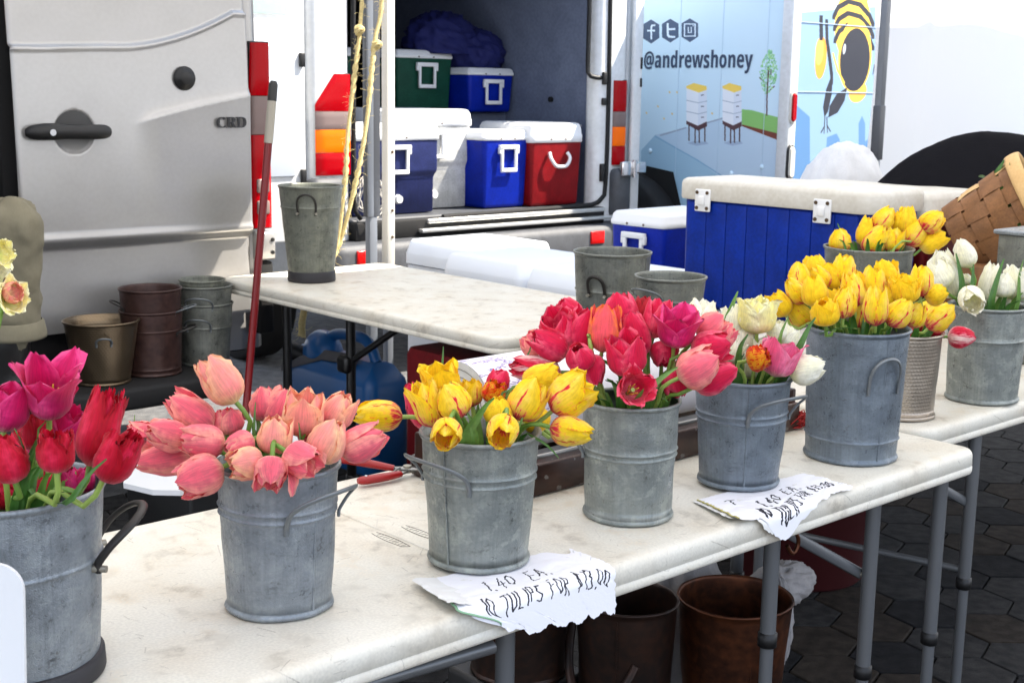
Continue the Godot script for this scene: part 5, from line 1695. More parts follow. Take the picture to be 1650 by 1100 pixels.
const STROKES := {
	"0": [[[0.5, 0], [0.15, 0.25], [0.12, 0.7], [0.45, 1], [0.8, 0.75], [0.82, 0.25], [0.5, 0]]],
	"1": [[[0.35, 0.05], [0.45, 0], [0.45, 1]]], "3": [[[0.08, 0.10], [0.55, 0.0], [0.78, 0.18], [0.60, 0.38], [0.35, 0.44], [0.70, 0.52], [0.85, 0.72], [0.60, 0.96], [0.05, 0.98]]],
	"4": [[[0.55, 0], [0.1, 0.6], [0.85, 0.55]], [[0.6, 0.3], [0.58, 1]]],
	"E": [[[0.8, 0.02], [0.2, 0.05], [0.15, 0.98], [0.8, 0.95]], [[0.18, 0.5], [0.7, 0.48]]],
	"A": [[[0.1, 1], [0.45, 0], [0.85, 1]], [[0.2, 0.62], [0.78, 0.6]]], "T": [[[0.05, 0.05], [0.95, 0]], [[0.5, 0.02], [0.45, 1]]],
	"U": [[[0.12, 0], [0.15, 0.8], [0.45, 1], [0.8, 0.75], [0.82, 0]]], "L": [[[0.2, 0], [0.15, 0.95], [0.8, 0.98]]], "I": [[[0.45, 0], [0.45, 1]]],
	"P": [[[0.2, 1], [0.2, 0], [0.75, 0.1], [0.7, 0.45], [0.22, 0.52]]], "S": [[[0.8, 0.08], [0.3, 0.05], [0.2, 0.4], [0.75, 0.6], [0.65, 0.95], [0.1, 0.95]]],
	"F": [[[0.8, 0], [0.2, 0.04], [0.18, 1]], [[0.2, 0.5], [0.7, 0.46]]], "O": [[[0.5, 0], [0.15, 0.25], [0.15, 0.75], [0.5, 1], [0.85, 0.7], [0.8, 0.25], [0.5, 0]]],
	"R": [[[0.2, 1], [0.2, 0], [0.75, 0.12], [0.65, 0.45], [0.22, 0.52], [0.85, 1]]], "$": [[[0.8, 0.15], [0.3, 0.1], [0.25, 0.42], [0.75, 0.58], [0.65, 0.9], [0.1, 0.88]], [[0.5, -0.12], [0.45, 1.14]]],
	".": [[[0.2, 0.94], [0.28, 1.0]]],
}
func scrawl(im: Image, txt: String, x: float, y: float, w: float, h: float, rise: float, pen: float, r: RandomNumberGenerator) -> void:
	for ch in txt:
		if STROKES.has(ch):
			var k := h * r.randf_range(0.88, 1.12)
			var dy := r.randfn(0, h * 0.05)
			for st in STROKES[ch]:
				var p := []
				for q in st:
					p.append([x + q[0] * w * 0.86 + r.randfn(0, 0.7) + (1.0 - q[1]) * w * 0.16, y + dy + q[1] * k + r.randfn(0, 0.7)])
				stroke(im, p, pen * r.randf_range(0.8, 1.15), Color(0.10, 0.10, 0.15))
		x += w * (0.60 if ch == "." or ch == "1" or ch == "I" else 0.98)
		y += rise

func price_slip(label: String, tl: Vector2, tr: Vector2, bl: Vector2, br: Vector2, edge: Color, pen: float, sd: int, ragged: int) -> void:
	var im := Image.create(768, 448, false, Image.FORMAT_RGB8)
	im.fill(Color(0.90, 0.90, 0.92))
	var r := RandomNumberGenerator.new()
	r.seed = sd
	if ragged == 0:
		scrawl(im, "1.40 EA.", 175, 150, 52, 88, -3.0, pen * 2.0, r)
		scrawl(im, "10 TULIPS FOR $13.00", 105, 298, 35, 84, -3.4, pen * 2.0, r)
	else:
		scrawl(im, "T", 90, 120, 70, 90, 0, pen * 2.0, r)
		scrawl(im, "1.40 EA.", 210, 175, 52, 84, -2.0, pen * 2.0, r)
		scrawl(im, "10 TULIPS FOR $13.00", 150, 300, 32, 90, -2.6, pen * 1.9, r)
	var m := plain("slip %d" % sd, Color(1, 1, 1), 0.8)
	m.albedo_texture = tex(im)
	m.texture_repeat = false
	bump(m, M["fine"], 0.03)
	var no := noise(sd * 13, 1.0, 3)
	var base := Vector3((tl.x + br.x) / 2, 0.742, (tl.y + br.y) / 2)
	var o := thing("price_paper", label, "price sign", base, "handwritten price papers")
	for layer in 2:
		var rows := []
		var ni := 52
		for i in ni + 1:
			var v := float(i) / ni
			var row := PackedVector3Array()
			for j in 83:
				var u := j / 82.0
				var e := 0.0
				var uu := lerpf(0.012 * no.get_noise_1d(v * 14.0) + 0.006 * no.get_noise_1d(v * 61.0), 1.0 + 0.02 * no.get_noise_1d(v * 17.0 + 60.0), u)
				var vv := lerpf(0.03 * no.get_noise_1d(u * 9.0 + 20.0) + 0.012 * no.get_noise_1d(u * 55.0), 1.0 + (0.07 + 0.04 * ragged) * no.get_noise_1d(u * 6.0 + 90.0) + 0.014 * no.get_noise_1d(u * 57.0 + 9.0), v)
				if ragged == 1:
					vv -= 0.34 * maxf(0.0, u - 0.42) * v
					vv += 0.34 * exp(-pow((u - 0.36) / 0.16, 2.0)) * v
					uu += 0.10 * (1.0 - v) * (0.0 if u < 0.5 else 0.0)
				else:
					vv += 0.10 * v * (1.0 - absf(u - 0.3) * 1.6)
					vv -= 0.16 * exp(-pow((u - 0.93) / 0.07, 2.0)) * (1.0 - v) * -1.0
				if ragged == 0 and layer == 0:
					uu = lerpf(0.26 * smoothstep(0.82, 1.0, v), 1.0, uu)
				if layer == 1:
					uu -= 0.05 + 0.12 * (1 - ragged) * (1.0 - v)
					vv = vv * (0.75 if ragged == 0 else 0.9) + 0.02 * no.get_noise_1d(u * 20.0)
					uu *= 0.8
				var p := tl.lerp(tr, uu).lerp(bl.lerp(br, uu), vv)
				var y := 0.7435 - 0.0012 * layer + 0.0030 * absf(no.get_noise_2d(u * 2.5, v * 2.5)) * (1.0 if v > 0.3 else v / 0.3)
				y += 0.007 * exp(-u / 0.10) * v
				if layer == 1 and ragged == 0:
					y += 0.008 * exp(-pow((u - 0.05) / 0.12, 2.0))
				var z := p.y
				var over := z + 1.318
				if over > 0:
					var a := minf(over / 0.016, 1.35)
					y -= 0.016 * (1.0 - cos(a)) + maxf(0.0, over - 0.016 * 1.35) * sin(1.35)
					z = -1.318 + 0.016 * sin(a) + maxf(0.0, over - 0.016 * 1.35) * cos(1.35) * 0.4
					z += 0.0035
				row.append(Vector3(p.x, y, z) - base)
			rows.append(row)
		var s := mb()
		grid(s, rows)
		if layer == 0:
			part(o, "sheet", fin(s), m, base)
			var tr2 := []
			for i in ni + 1:
				tr2.append(rows[i][0])
			part(o, "torn_edge", tubem(tr2, 0.0022, 6, 0.4), M["edge %d" % sd], base)
		else:
			part(o, "under_sheet", fin(s), M["sign under"], base)

func person() -> void:
	var o := thing("person", "person in khaki trousers sitting in the silver van's side doorway", "person", Vector3(1.42, 0.5, -3.9))
	var knee := Vector3(1.485, 1.045, -3.70)
	var hip := Vector3(1.30, 1.02, -4.20)
	var hem := Vector3(1.478, 0.735, -3.735)
	var ank := Vector3(1.46, 0.60, -3.76)
	var hip2 := Vector3(1.10, 1.02, -4.24)
	var knee2 := Vector3(1.06, 1.05, -3.76)
	var ank2 := Vector3(1.04, 0.60, -3.80)
	var ch := Vector3(1.18, 1.50, -4.28)
	part(o, "trousers", body_mesh([[hip, knee, 0.098, 0.078], [knee, hem, 0.080, 0.074], [hip2, knee2, 0.098, 0.076], [knee2, Vector3(1.045, 0.72, -3.78), 0.076, 0.072], [hip, hip2, 0.11, 0.11]], 0.03, 0.011, 0.020, 7.0, 4), M["khaki"])
	var sk := part(o, "body", body_mesh([[hem + Vector3(0, 0.04, 0), ank, 0.045, 0.04], [knee2.lerp(ank2, 0.6), ank2, 0.045, 0.04], [Vector3(1.18, 1.56, -4.26), Vector3(1.18, 1.66, -4.24), 0.055, 0.05], [Vector3(1.18, 1.74, -4.23), Vector3(1.18, 1.80, -4.25), 0.078, 0.085], [Vector3(1.18, 1.73, -4.155), Vector3(1.18, 1.715, -4.14), 0.016, 0.014], [Vector3(1.22, 1.18, -3.98), Vector3(1.18, 1.15, -3.90), 0.032, 0.028], [Vector3(0.95, 1.16, -3.95), Vector3(0.98, 1.12, -3.82), 0.032, 0.028]], 0.02, 0.014), M["skin"])
	for k in 2:
		var h0: Vector3 = [Vector3(1.18, 1.15, -3.90), Vector3(0.98, 1.125, -3.82)][k]
		var hm := mb()
		for i in 4:
			var dx := (i - 1.5) * 0.019
			tube(hm, curve([h0 + Vector3(dx * 0.8, 0.01, 0.01), h0 + Vector3(dx, 0.008, 0.045), h0 + Vector3(dx * 1.05, -0.012, 0.072 - 0.006 * absf(i - 1.3)), h0 + Vector3(dx * 1.05, -0.03, 0.082 - 0.006 * absf(i - 1.3))], 8), 0.0085, 7)
		tube(hm, curve([h0 + Vector3(0.02 - 0.04 * k, 0.0, -0.02), h0 + Vector3(0.042 - 0.084 * k, -0.004, 0.01), h0 + Vector3(0.046 - 0.092 * k, -0.012, 0.036)], 6), 0.0095, 7)
		part(sk, "hand", fin(hm), M["skin"])
	part(o, "jacket", body_mesh([[Vector3(1.19, 1.06, -4.26), ch, 0.155, 0.165], [ch + Vector3(-0.15, 0.03, 0), ch + Vector3(0.15, 0.03, 0), 0.075, 0.075], [ch + Vector3(0.19, 0.02, 0), Vector3(1.40, 1.26, -4.20), 0.062, 0.052], [Vector3(1.40, 1.26, -4.20), Vector3(1.22, 1.18, -3.98), 0.050, 0.042], [ch + Vector3(-0.19, 0.02, 0), Vector3(0.90, 1.24, -4.18), 0.062, 0.052], [Vector3(0.90, 1.24, -4.18), Vector3(0.95, 1.16, -3.95), 0.050, 0.042]], 0.05, 0.022, 0.008, 6.0, 5), M["jacket"])
	part(o, "hair", body_mesh([[Vector3(1.18, 1.80, -4.27), Vector3(1.18, 1.835, -4.255), 0.088, 0.085]], 0.02, 0.016, 0.008), M["hair"])
	for x in [-0.03, 0.03]:
		part(sk, "eye", tubem([Vector3(1.18 + x, 1.765, -4.165), Vector3(1.18 + x, 1.765, -4.158)], 0.010, 8), M["hair"])
	# turned-up hem
	var s := mb()
	lathe(s, [[0.076, 0.045], [0.082, 0.040], [0.088, 0.005], [0.088, -0.004], [0.080, -0.004], [0.074, 0.03]], 36)
	var hm2 := part(o, "trouser_hem", fin(s), M["khaki"], hem + Vector3(0, -0.005, 0))
	hm2.rotation = Vector3(0.05, 0, 0.03)
	for a in [[ank, 0.0], [ank2, 0.0]]:
		var f: Vector3 = a[0]
		part(o, "boot", body_mesh([[f + Vector3(0, 0.11, 0.02), Vector3(f.x, 0.575, f.z + 0.005), 0.060, 0.055], [Vector3(f.x, 0.565, f.z), Vector3(f.x + 0.02, 0.560, f.z + 0.13), 0.040, 0.034]], 0.03, 0.012), M["boot"])
	o.scale = Vector3.ONE * 1.091
	o.position = Vector3(1.549, 0.414, -4.255)

func bouquet_edge() -> void:
	# pale blooms that reach in from the side of the picture
	var o := thing("flower_stem", "pale green and peach double blooms reaching in beside the khaki trousers", "flower", Vector3(0.66, 0.742, -1.90))
	var c := Vector3(0.66, 0.742, -1.90)
	part(o, "stem", tubem(curve([c, c + Vector3(0.03, 0.25, 0.0), Vector3(0.745, 1.12, -2.0), Vector3(0.763, 1.18, -1.991)], 14), 0.004, 7), M["stem"])
	part(o, "stem", tubem(curve([c, c + Vector3(0.04, 0.2, -0.03), Vector3(0.769, 1.12, -1.977)], 14), 0.004, 7), M["stem"])
	for q in [[Vector3(0.763, 1.186, -1.989), "DPY", 0.022, 0.9], [Vector3(0.760, 1.150, -1.987), "CRM", 0.018, 0.8], [Vector3(0.772, 1.128, -1.972), "PEA", 0.020, 0.4], [Vector3(0.770, 1.120, -1.975), "DPY", 0.025, 1.1]]:
		var d := Vector3(0.35, 0.25, 0.9).normalized()
		var ax := d.cross(Vector3(0.31, 0.9, -0.3)).normalized()
		for i in 7:
			part(o, "petal", petal(Basis(ax, d, ax.cross(d)), q[0], q[2] * 1.1, q[2] * 0.8, TAU * i / 6.0, lerpf(0.4, 1.6, q[3] * rng.randf_range(0.6, 1.1)), 0.0, 0.35, rng.randi() % 9999), petal_mat(q[1], i % 2), q[0])

func step_buckets() -> void:
	var m: Material = M["hammered bronze"]
	bucket("bucket", "hammered bronze bucket with a bar handle on the van's step", Vector3(1.966, 0.443, -4.223), 0.088, 0.123, 0.213, m, [], [[3.0, 12.0, 0.70, 0.80, 0.016, 0.0038, "zinc wire"]])
	bucket("bucket", "lower of two nested brown tin buckets on the van's step", Vector3(2.168, 0.443, -4.259), 0.096, 0.107, 0.224, M["brown tin"], [0.70, 0.10], [[78.0, 26.0, 0.66, 0.74, 0.045, 0.004, "iron"]])
	bucket("bucket", "upper of two nested brown tin buckets on the van's step", Vector3(2.168, 0.530, -4.259), 0.091, 0.105, 0.213, M["brown tin"], [0.60], [[75.0, 24.0, 0.62, 0.72, 0.05, 0.004, "zinc wire"], [-85.0, 24.0, 0.70, 0.80, 0.03, 0.004, "iron"]])
	bucket("bucket", "lowest of the nested galvanised buckets on the van's step", Vector3(2.395, 0.443, -4.289), 0.083, 0.098, 0.224, M["zinc old"], [0.62], [[-15.0, 26.0, 0.62, 0.80, 0.028, 0.0036, "zinc wire"]])
	bucket("bucket", "middle one of the nested galvanised buckets on the van's step", Vector3(2.395, 0.524, -4.289), 0.081, 0.098, 0.207, M["zinc old"], [], [[-12.0, 28.0, 0.64, 0.84, 0.028, 0.0036, "zinc wire"]])
	bucket("bucket", "topmost pale rim of the nested galvanised buckets on the van's step", Vector3(2.387, 0.567, -4.289), 0.068, 0.080, 0.185, M["zinc green"], [], [])

func ground() -> void:
	var g := structure("pavement", boxm(Vector3(0, -0.05, 0), Vector3(40, 0.074, 40), 0.002), M["joint"], Vector3(2, -0.0, -1))
	# hexagonal pavers, laid askew to the stalls
	var yaw := deg_to_rad(-42.3)
	var rr := 0.1165
	var cells := []
	for i in range(-34, 35):
		for j in range(-34, 35):
			var q := Vector2(i * rr * 1.5, (j + 0.5 * (absi(i) % 2)) * rr * sqrt(3.0)).rotated(-yaw)
			var p := Vector2(2.9 + q.x, -1.95 + q.y)
			if p.x < -1.0 or p.x > 6.5 or p.y < -4.3 or p.y > 1.0:
				continue
			cells.append([p.distance_to(Vector2(3.0, -1.9)), p])
	cells.sort_custom(func(a, b): return a[0] < b[0])
	var variants := []
	for k in 4:
		var s := mb()
		hexagon(s, Vector3.ZERO, rr - 0.003, yaw, [0.0, 0.0015, -0.001, 0.0005][k])
		variants.append(fin(s))
	var rest := mb()
	for n in cells.size():
		var p: Vector2 = cells[n][1]
		if n < 285:
			var o := part(g, "paver", variants[rng.randi() % 4], M[["paver", "paver", "paver dark", "paver warm"][rng.randi() % 4]], Vector3(p.x, 0.0, p.y))
			o.rotation = Vector3(rng.randfn(0, 0.004), 0, rng.randfn(0, 0.004))
		else:
			hexagon(rest, Vector3(p.x, 0, p.y), rr - 0.003, yaw, rng.randfn(0, 0.001))
	var r := part(g, "further_pavers", fin(rest), M["paver"], Vector3.ZERO)
	r.set_meta("kind", "stuff")
	structure("road", boxm(Vector3.ZERO, Vector3(60, 0.05, 40), 0.002), M["asphalt"], Vector3(4, -0.024, -24.33))

func hexagon(s: SurfaceTool, c: Vector3, r: float, yaw: float, lift: float) -> void:
	var rows := []
	for q in [[0.0, -0.03], [0.0, -0.004], [0.0012, -0.0012], [0.004, 0.0]]:
		var row := PackedVector3Array()
		for i in 7:
			var a := TAU * i / 6.0
			row.append(c + Vector3(cos(a) * (r - q[0]), q[1] + lift, sin(a) * (r - q[0])).rotated(Vector3.UP, yaw))
		rows.append(row)
	grid(s, rows, -1)
	var top: PackedVector3Array = rows[3]
	for i in range(1, 5):
		tri(s, top[0], top[i], top[i + 1], -1)

func _ready() -> void:
	rng.seed = 20240
	# ---- camera
	var cam := Camera3D.new()
	cam.name = "camera"
	add_child(cam)
	cam.position = Vector3(0, 1.44, 0)
	cam.rotation_order = EULER_ORDER_YXZ
	cam.rotation_degrees = Vector3(-10.65, -42.29, 0.91)
	cam.fov = 28.58
	cam.near = 0.05
	cam.far = 200.0
	var ca := CameraAttributesPhysical.new()
	ca.frustum_focal_length = 12.0 / tan(deg_to_rad(28.58 / 2.0))
	ca.frustum_focus_distance = 2.15
	ca.exposure_aperture = 18.0
	cam.attributes = ca
	# ---- sky
	var env := Environment.new()
	var sky := Sky.new()
	var sm := ProceduralSkyMaterial.new()
	sm.sky_top_color = Color(0.60, 0.66, 0.76)
	sm.sky_horizon_color = Color(0.91, 0.91, 0.91)
	sm.sky_curve = 0.12
	sm.ground_bottom_color = Color(0.30, 0.30, 0.31)
	sm.ground_horizon_color = Color(0.55, 0.57, 0.60)
	sm.sun_angle_max = 4.0
	sky.sky_material = sm
	env.background_mode = Environment.BG_SKY
	env.sky = sky
	env.background_energy_multiplier = 1.0
	env.tonemap_mode = Environment.TONE_MAPPER_LINEAR
	env.tonemap_exposure = 3.8
	env.sdfgi_enabled = true
	env.ssao_enabled = true
	env.ssil_enabled = true
	var we := WorldEnvironment.new()
	we.name = "world"
	we.environment = env
	add_child(we)
	# ---- sun: high, from the right and a little behind the camera
	var sun := DirectionalLight3D.new()
	sun.name = "sun"
	sun.light_energy = 1.3
	sun.light_angular_distance = 0.5
	sun.light_color = Color(1.0, 0.96, 0.90)
	sun.shadow_enabled = true
	add_child(sun)
	sun.look_at_from_position(Vector3(0.50, 0.82, 0.34) * 10.0, Vector3.ZERO, Vector3.UP)
	# ---- surfaces
	materials()
	plain("table strip", Color(0.90, 0.89, 0.86), 0.4)
	plain("panel line", Color(0.62, 0.70, 0.78), 0.6)
	plain("panel line soft", Color(0.72, 0.81, 0.88), 0.6)
	plain("mural ink", Color(0.20, 0.26, 0.36), 0.5)
	plain("grip grey dark", Color(0.32, 0.32, 0.34), 0.8)
	plain("edge 1", Color(0.50, 0.66, 0.52), 0.8)
	plain("edge 2", Color(0.72, 0.68, 0.42), 0.8)
	plain("sign under", Color(0.86, 0.86, 0.85), 0.8)
	var dg := plain("door glass", Color(0.62, 0.78, 0.76, 0.35), 0.05)
	dg.transparency = BaseMaterial3D.TRANSPARENCY_ALPHA
	plain("door grey", Color(0.70, 0.73, 0.77), 0.5)
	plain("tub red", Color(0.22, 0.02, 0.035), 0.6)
	plain("badge", Color(0.17, 0.17, 0.18), 0.3, 0.3)
	# ---- the place
	ground()
	van_silver()
	van_white()
	truck()
	tents()
	front_tables()
	# ---- what stands in it
	goods()
	person()
	bouquet_edge()
	step_buckets()
	bucket("bucket", "empty tall galvanised bucket with a thick ear handle on the table behind", Vector3(2.696, 0.741, -2.554), 0.090, 0.108, 0.262, M["zinc old"], [0.60], [[-23.0, 13.0, 0.60, 0.78, 0.016, 0.0055, "iron", true]], 60.0)
	bucket("bucket", "empty small galvanised bucket with a thin wire handle on the table behind", Vector3(2.581, 0.741, -2.239), 0.074, 0.091, 0.238, M["zinc old"], [0.70, 0.76], [[-38.0, 26.0, 0.78, 0.90, 0.030, 0.0032, "zinc wire"]], -45.0)
	bucket("bucket", "tall empty galvanised bucket with a rusty base on the back table", Vector3(2.728, 0.741, -4.096), 0.080, 0.116, 0.347, M["zinc green"], [0.78], [[-8.0, 17.0, 0.76, 0.93, 0.018, 0.0042, "iron", true]], 999.0, true)
	flower_bucket("L", "in the dark-based bucket", "bucket", "big galvanised bucket of magenta and fringed red tulips with a dark base band", Vector3(0.578, 0.741, -1.515), 0.098, 0.109, 0.234, M["zinc blue"], [0.63], [[86.0, 24.0, 0.62, 0.84, 0.042, 0.0062, "iron", true]], 999.0, true)
	flower_bucket("P", "in the coral tulip bucket", "bucket", "galvanised bucket of coral and peach tulips with a handle stretched to the pruners", Vector3(0.942, 0.741, -1.502), 0.070, 0.082, 0.201, M["zinc blue"], [0.68, 0.735], [[47.0, 40.0, 0.66, 0.90, 0.030, 0.0038, "zinc wire"]], 38.0)
	flower_bucket("Y", "in the bucket beside the pruners", "bucket", "chalky galvanised bucket of flamed yellow tulips standing on the green-edged paper", Vector3(1.264, 0.7455, -1.456), 0.073, 0.087, 0.197, M["zinc chalky"], [0.66, 0.72], [[-50.0, 40.0, 0.66, 0.88, 0.030, 0.0038, "zinc wire"]], -38.0)
	flower_bucket("R", "in the rosy tulip bucket", "bucket", "galvanised bucket crowded with rosy red tulips in the middle of the row", Vector3(1.605, 0.741, -1.468), 0.072, 0.081, 0.199, M["zinc chalky"], [0.55, 0.60], [[-96.0, 24.0, 0.56, 0.74, 0.026, 0.0036, "zinc wire"]])
	flower_bucket("W", "in the cream tulip bucket", "bucket", "galvanised bucket of cream tulips standing on the mustard-edged paper", Vector3(1.896, 0.7455, -1.464), 0.071, 0.087, 0.197, M["zinc deep"], [0.62, 0.68], [[48.0, 40.0, 0.66, 0.90, 0.034, 0.0038, "zinc wire"]], 8.0)
	flower_bucket("BY", "in the tall straight bucket", "bucket", "tall straight galvanised bucket packed with yellow tulips at the table's far end", Vector3(2.223, 0.741, -1.445), 0.087, 0.098, 0.257, M["zinc deep"], [0.17], [[36.0, 20.0, 0.60, 0.83, 0.008, 0.0040, "zinc wire"]], 36.0)
	flower_bucket("H", "in the hammered bucket", "bucket", "hammered silver bucket holding a few yellow and red tulips", Vector3(2.600, 0.742, -1.572), 0.074, 0.081, 0.187, M["hammered silver"], [], [])
	flower_bucket("F", "in the far bucket by the blue cooler", "bucket", "dull grey bucket of yellow tulips standing in front of the big blue cooler", Vector3(3.035, 0.742, -1.955), 0.089, 0.114, 0.308, M["zinc old"], [], [[-84.0, 20.0, 0.70, 0.84, 0.034, 0.0044, "iron"], [84.0, 20.0, 0.70, 0.84, 0.020, 0.0044, "iron"]])
	flower_bucket("RW", "in the white tulip bucket", "bucket", "galvanised bucket of white tulips on the second table by the basket", Vector3(2.896, 0.742, -1.535), 0.080, 0.089, 0.223, M["zinc chalky"], [0.66], [[-86.0, 24.0, 0.72, 0.92, 0.030, 0.0036, "zinc wire"]])
	flowers()
	for k in [["L", 10], ["P", 9], ["Y", 9], ["R", 10], ["W", 8], ["BY", 10], ["H", 5], ["F", 5], ["RW", 8]]:
		greens(k[0], k[1] + 5)

func flowers() -> void:
	tulip("L", Vector3(0.623, 1.055, -1.486), Vector3(-0.08, 0.95, 0.31), 0.080, 0.078, "MAG", 0.95, "wide open magenta tulip held highest")
	tulip("L", Vector3(0.573, 1.044, -1.496), Vector3(0.15, 0.99, 0.02), 0.056, 0.054, "MAG", 0.45, "half open magenta tulip cut by the picture edge")
	tulip("L", Vector3(0.626, 1.017, -1.391), Vector3(0.31, 0.95, 0.04), 0.087, 0.043, "RED", 0.30, "tall fringed crimson tulip leaning over the handle")
	tulip("L", Vector3(0.630, 1.005, -1.367), Vector3(0.45, 0.83, 0.33), 0.063, 0.044, "RED", 0.30, "fringed crimson tulip leaning out furthest over the handle")
	tulip("L", Vector3(0.579, 1.023, -1.369), Vector3(0.02, 1.00, 0.04), 0.048, 0.040, "RED", 0.35, "upright fringed red tulip in front of its bare stem")
	tulip("L", Vector3(0.549, 1.008, -1.408), Vector3(-0.18, 0.97, -0.14), 0.055, 0.042, "RED", 0.25, "fringed red tulip beside two crossing leaf blades")
	tulip("L", Vector3(0.614, 1.010, -1.517), Vector3(0.12, 0.98, -0.14), 0.047, 0.032, "RED", 0.20, "dark fringed red tulip tucked under the open magenta one")
	tulip("L", Vector3(0.626, 0.989, -1.500), Vector3(-0.39, -0.88, 0.28), 0.037, 0.025, "RED", 0.10, "small red tulip hanging head down between stems")
	tulip("L", Vector3(0.592, 0.936, -1.549), Vector3(-0.14, 0.99, 0.04), 0.040, 0.039, "RED", 0.10, "lowest red tulip resting on the bucket rim")
	tulip("L", Vector3(0.650, 1.007, -1.516), Vector3(0.09, 0.96, 0.25), 0.054, 0.045, "MAG", 0.50, "ruffled magenta tulip peeping out below the open one")
	tulip("L", Vector3(0.657, 0.945, -1.511), Vector3(-0.05, 1.00, -0.03), 0.038, 0.032, "MAG", 0.10, "dark magenta tulip deep among the stems")
	tulip("L", Vector3(0.613, 0.953, -1.552), Vector3(-0.06, 0.98, -0.17), 0.035, 0.035, "RED", 0.20, "red tulip standing in the middle behind the leaves")
	tulip("L", Vector3(0.631, 0.989, -1.546), Vector3(0.21, 0.97, 0.08), 0.034, 0.033, "MAG", 0.30, "magenta tulip behind the front red one")
	tulip("L", Vector3(0.667, 0.951, -1.503), Vector3(0.18, 0.98, 0.05), 0.033, 0.030, "MAG", 0.20, "deep magenta tulip below the tall fringed one")
	tulip("L", Vector3(0.608, 0.986, -1.565), Vector3(0.25, 0.97, -0.02), 0.032, 0.032, "RED", 0.20, "dark red tulip at the back below the half open one")
	tulip("P", Vector3(0.907, 1.020, -1.547), Vector3(-0.34, 0.79, -0.51), 0.071, 0.044, "PEA", 0.18, "peach tulip on a bent stem standing above all others")
	tulip("P", Vector3(0.889, 0.981, -1.577), Vector3(-0.65, 0.60, -0.47), 0.072, 0.042, "PNK", 0.10, "coral tulip lying out below the tall peach one")
	tulip("P", Vector3(0.845, 0.973, -1.566), Vector3(-0.85, 0.36, -0.38), 0.054, 0.041, "PNK", 0.12, "round coral tulip with a folded flap petal")
	tulip("P", Vector3(0.846, 0.955, -1.647), Vector3(-0.74, 0.27, -0.61), 0.047, 0.039, "PNK", 0.10, "coral tulip reaching out furthest towards the crimson ones")
	tulip("P", Vector3(0.857, 0.950, -1.574), Vector3(-0.75, -0.17, -0.64), 0.074, 0.039, "PNK", 0.05, "large coral tulip lying flat above the bright white patch")
	tulip("P", Vector3(0.863, 0.981, -1.501), Vector3(-0.91, 0.14, -0.38), 0.056, 0.039, "PNK", 0.10, "coral tulip with dark rolled tip in the middle")
	tulip("P", Vector3(0.849, 0.956, -1.483), Vector3(-0.90, -0.30, -0.33), 0.060, 0.045, "PNK", 0.35, "drooping coral tulip with its mouth open")
	tulip("P", Vector3(0.909, 0.970, -1.569), Vector3(-0.11, 0.99, -0.08), 0.037, 0.036, "PNK", 0.10, "small upright coral bud tulip")
	tulip("P", Vector3(0.887, 0.989, -1.469), Vector3(-0.96, -0.21, -0.20), 0.039, 0.032, "PNK", 0.12, "small salmon tulip turned to the viewer")
	tulip("P", Vector3(0.884, 0.967, -1.442), Vector3(-0.97, -0.07, -0.24), 0.043, 0.037, "PEA", 0.12, "salmon tulip over the rim with crinkled tip")
	tulip("P", Vector3(0.963, 0.982, -1.560), Vector3(0.03, 0.97, -0.22), 0.046, 0.039, "PNK", 0.10, "pink tulip at the back beside a pointed leaf")
	tulip("P", Vector3(0.968, 0.974, -1.553), Vector3(0.36, 0.93, 0.09), 0.055, 0.043, "PNK", 0.10, "pink tulip behind the peach tulip with orange mouth")
	tulip("P", Vector3(0.967, 0.978, -1.481), Vector3(-0.01, 0.99, 0.15), 0.060, 0.050, "PEA", 0.35, "peach tulip showing its orange throat")
	tulip("P", Vector3(0.909, 0.968, -1.456), Vector3(-0.01, 1.00, 0.08), 0.049, 0.042, "PEA", 0.10, "creamy peach tulip in the very centre")
	tulip("P", Vector3(1.017, 0.979, -1.486), Vector3(0.34, 0.92, 0.21), 0.050, 0.039, "PEA", 0.12, "pale peach tulip standing at the back above the pruners")
	tulip("P", Vector3(0.955, 0.955, -1.424), Vector3(0.34, 0.91, 0.22), 0.059, 0.045, "PEA", 0.12, "long pale peach tulip leaning over the rim")
	tulip("P", Vector3(0.988, 0.962, -1.421), Vector3(0.71, 0.46, 0.53), 0.061, 0.043, "PNK", 0.08, "coral tulip pointing at the red pruners")
	tulip("P", Vector3(0.883, 0.977, -1.420), Vector3(-0.40, -0.79, 0.46), 0.041, 0.038, "PNK", 0.25, "coral tulip hanging lowest over the rim")
	tulip("P", Vector3(0.901, 0.981, -1.417), Vector3(0.39, -0.35, 0.85), 0.045, 0.041, "PNK", 0.45, "coral tulip with spread petals below the cream one")
	tulip("P", Vector3(0.977, 0.962, -1.493), Vector3(0.50, 0.66, 0.56), 0.040, 0.039, "PNK", 0.10, "pink tulip half hidden behind the long pale one")
	tulip("Y", Vector3(1.167, 0.966, -1.518), Vector3(-0.73, 0.04, -0.68), 0.066, 0.038, "YFL", 0.10, "flamed yellow tulip on a sideways stem alone")
	tulip("Y", Vector3(1.240, 0.929, -1.550), Vector3(-0.24, 0.92, -0.31), 0.074, 0.034, "ROS", 0.10, "single rosy red tulip at the outer side")
	tulip("Y", Vector3(1.182, 0.959, -1.463), Vector3(-0.17, 0.95, -0.26), 0.069, 0.039, "YFL", 0.15, "pale flamed yellow tulip next to the rosy one")
	tulip("Y", Vector3(1.245, 0.985, -1.517), Vector3(-0.22, 0.97, -0.04), 0.052, 0.051, "YEL", 0.60, "ruffled clear yellow tulip at the top")
	tulip("Y", Vector3(1.207, 0.976, -1.431), Vector3(-0.41, 0.85, -0.32), 0.053, 0.045, "YFL", 0.12, "flamed yellow tulip bending over the big leaf")
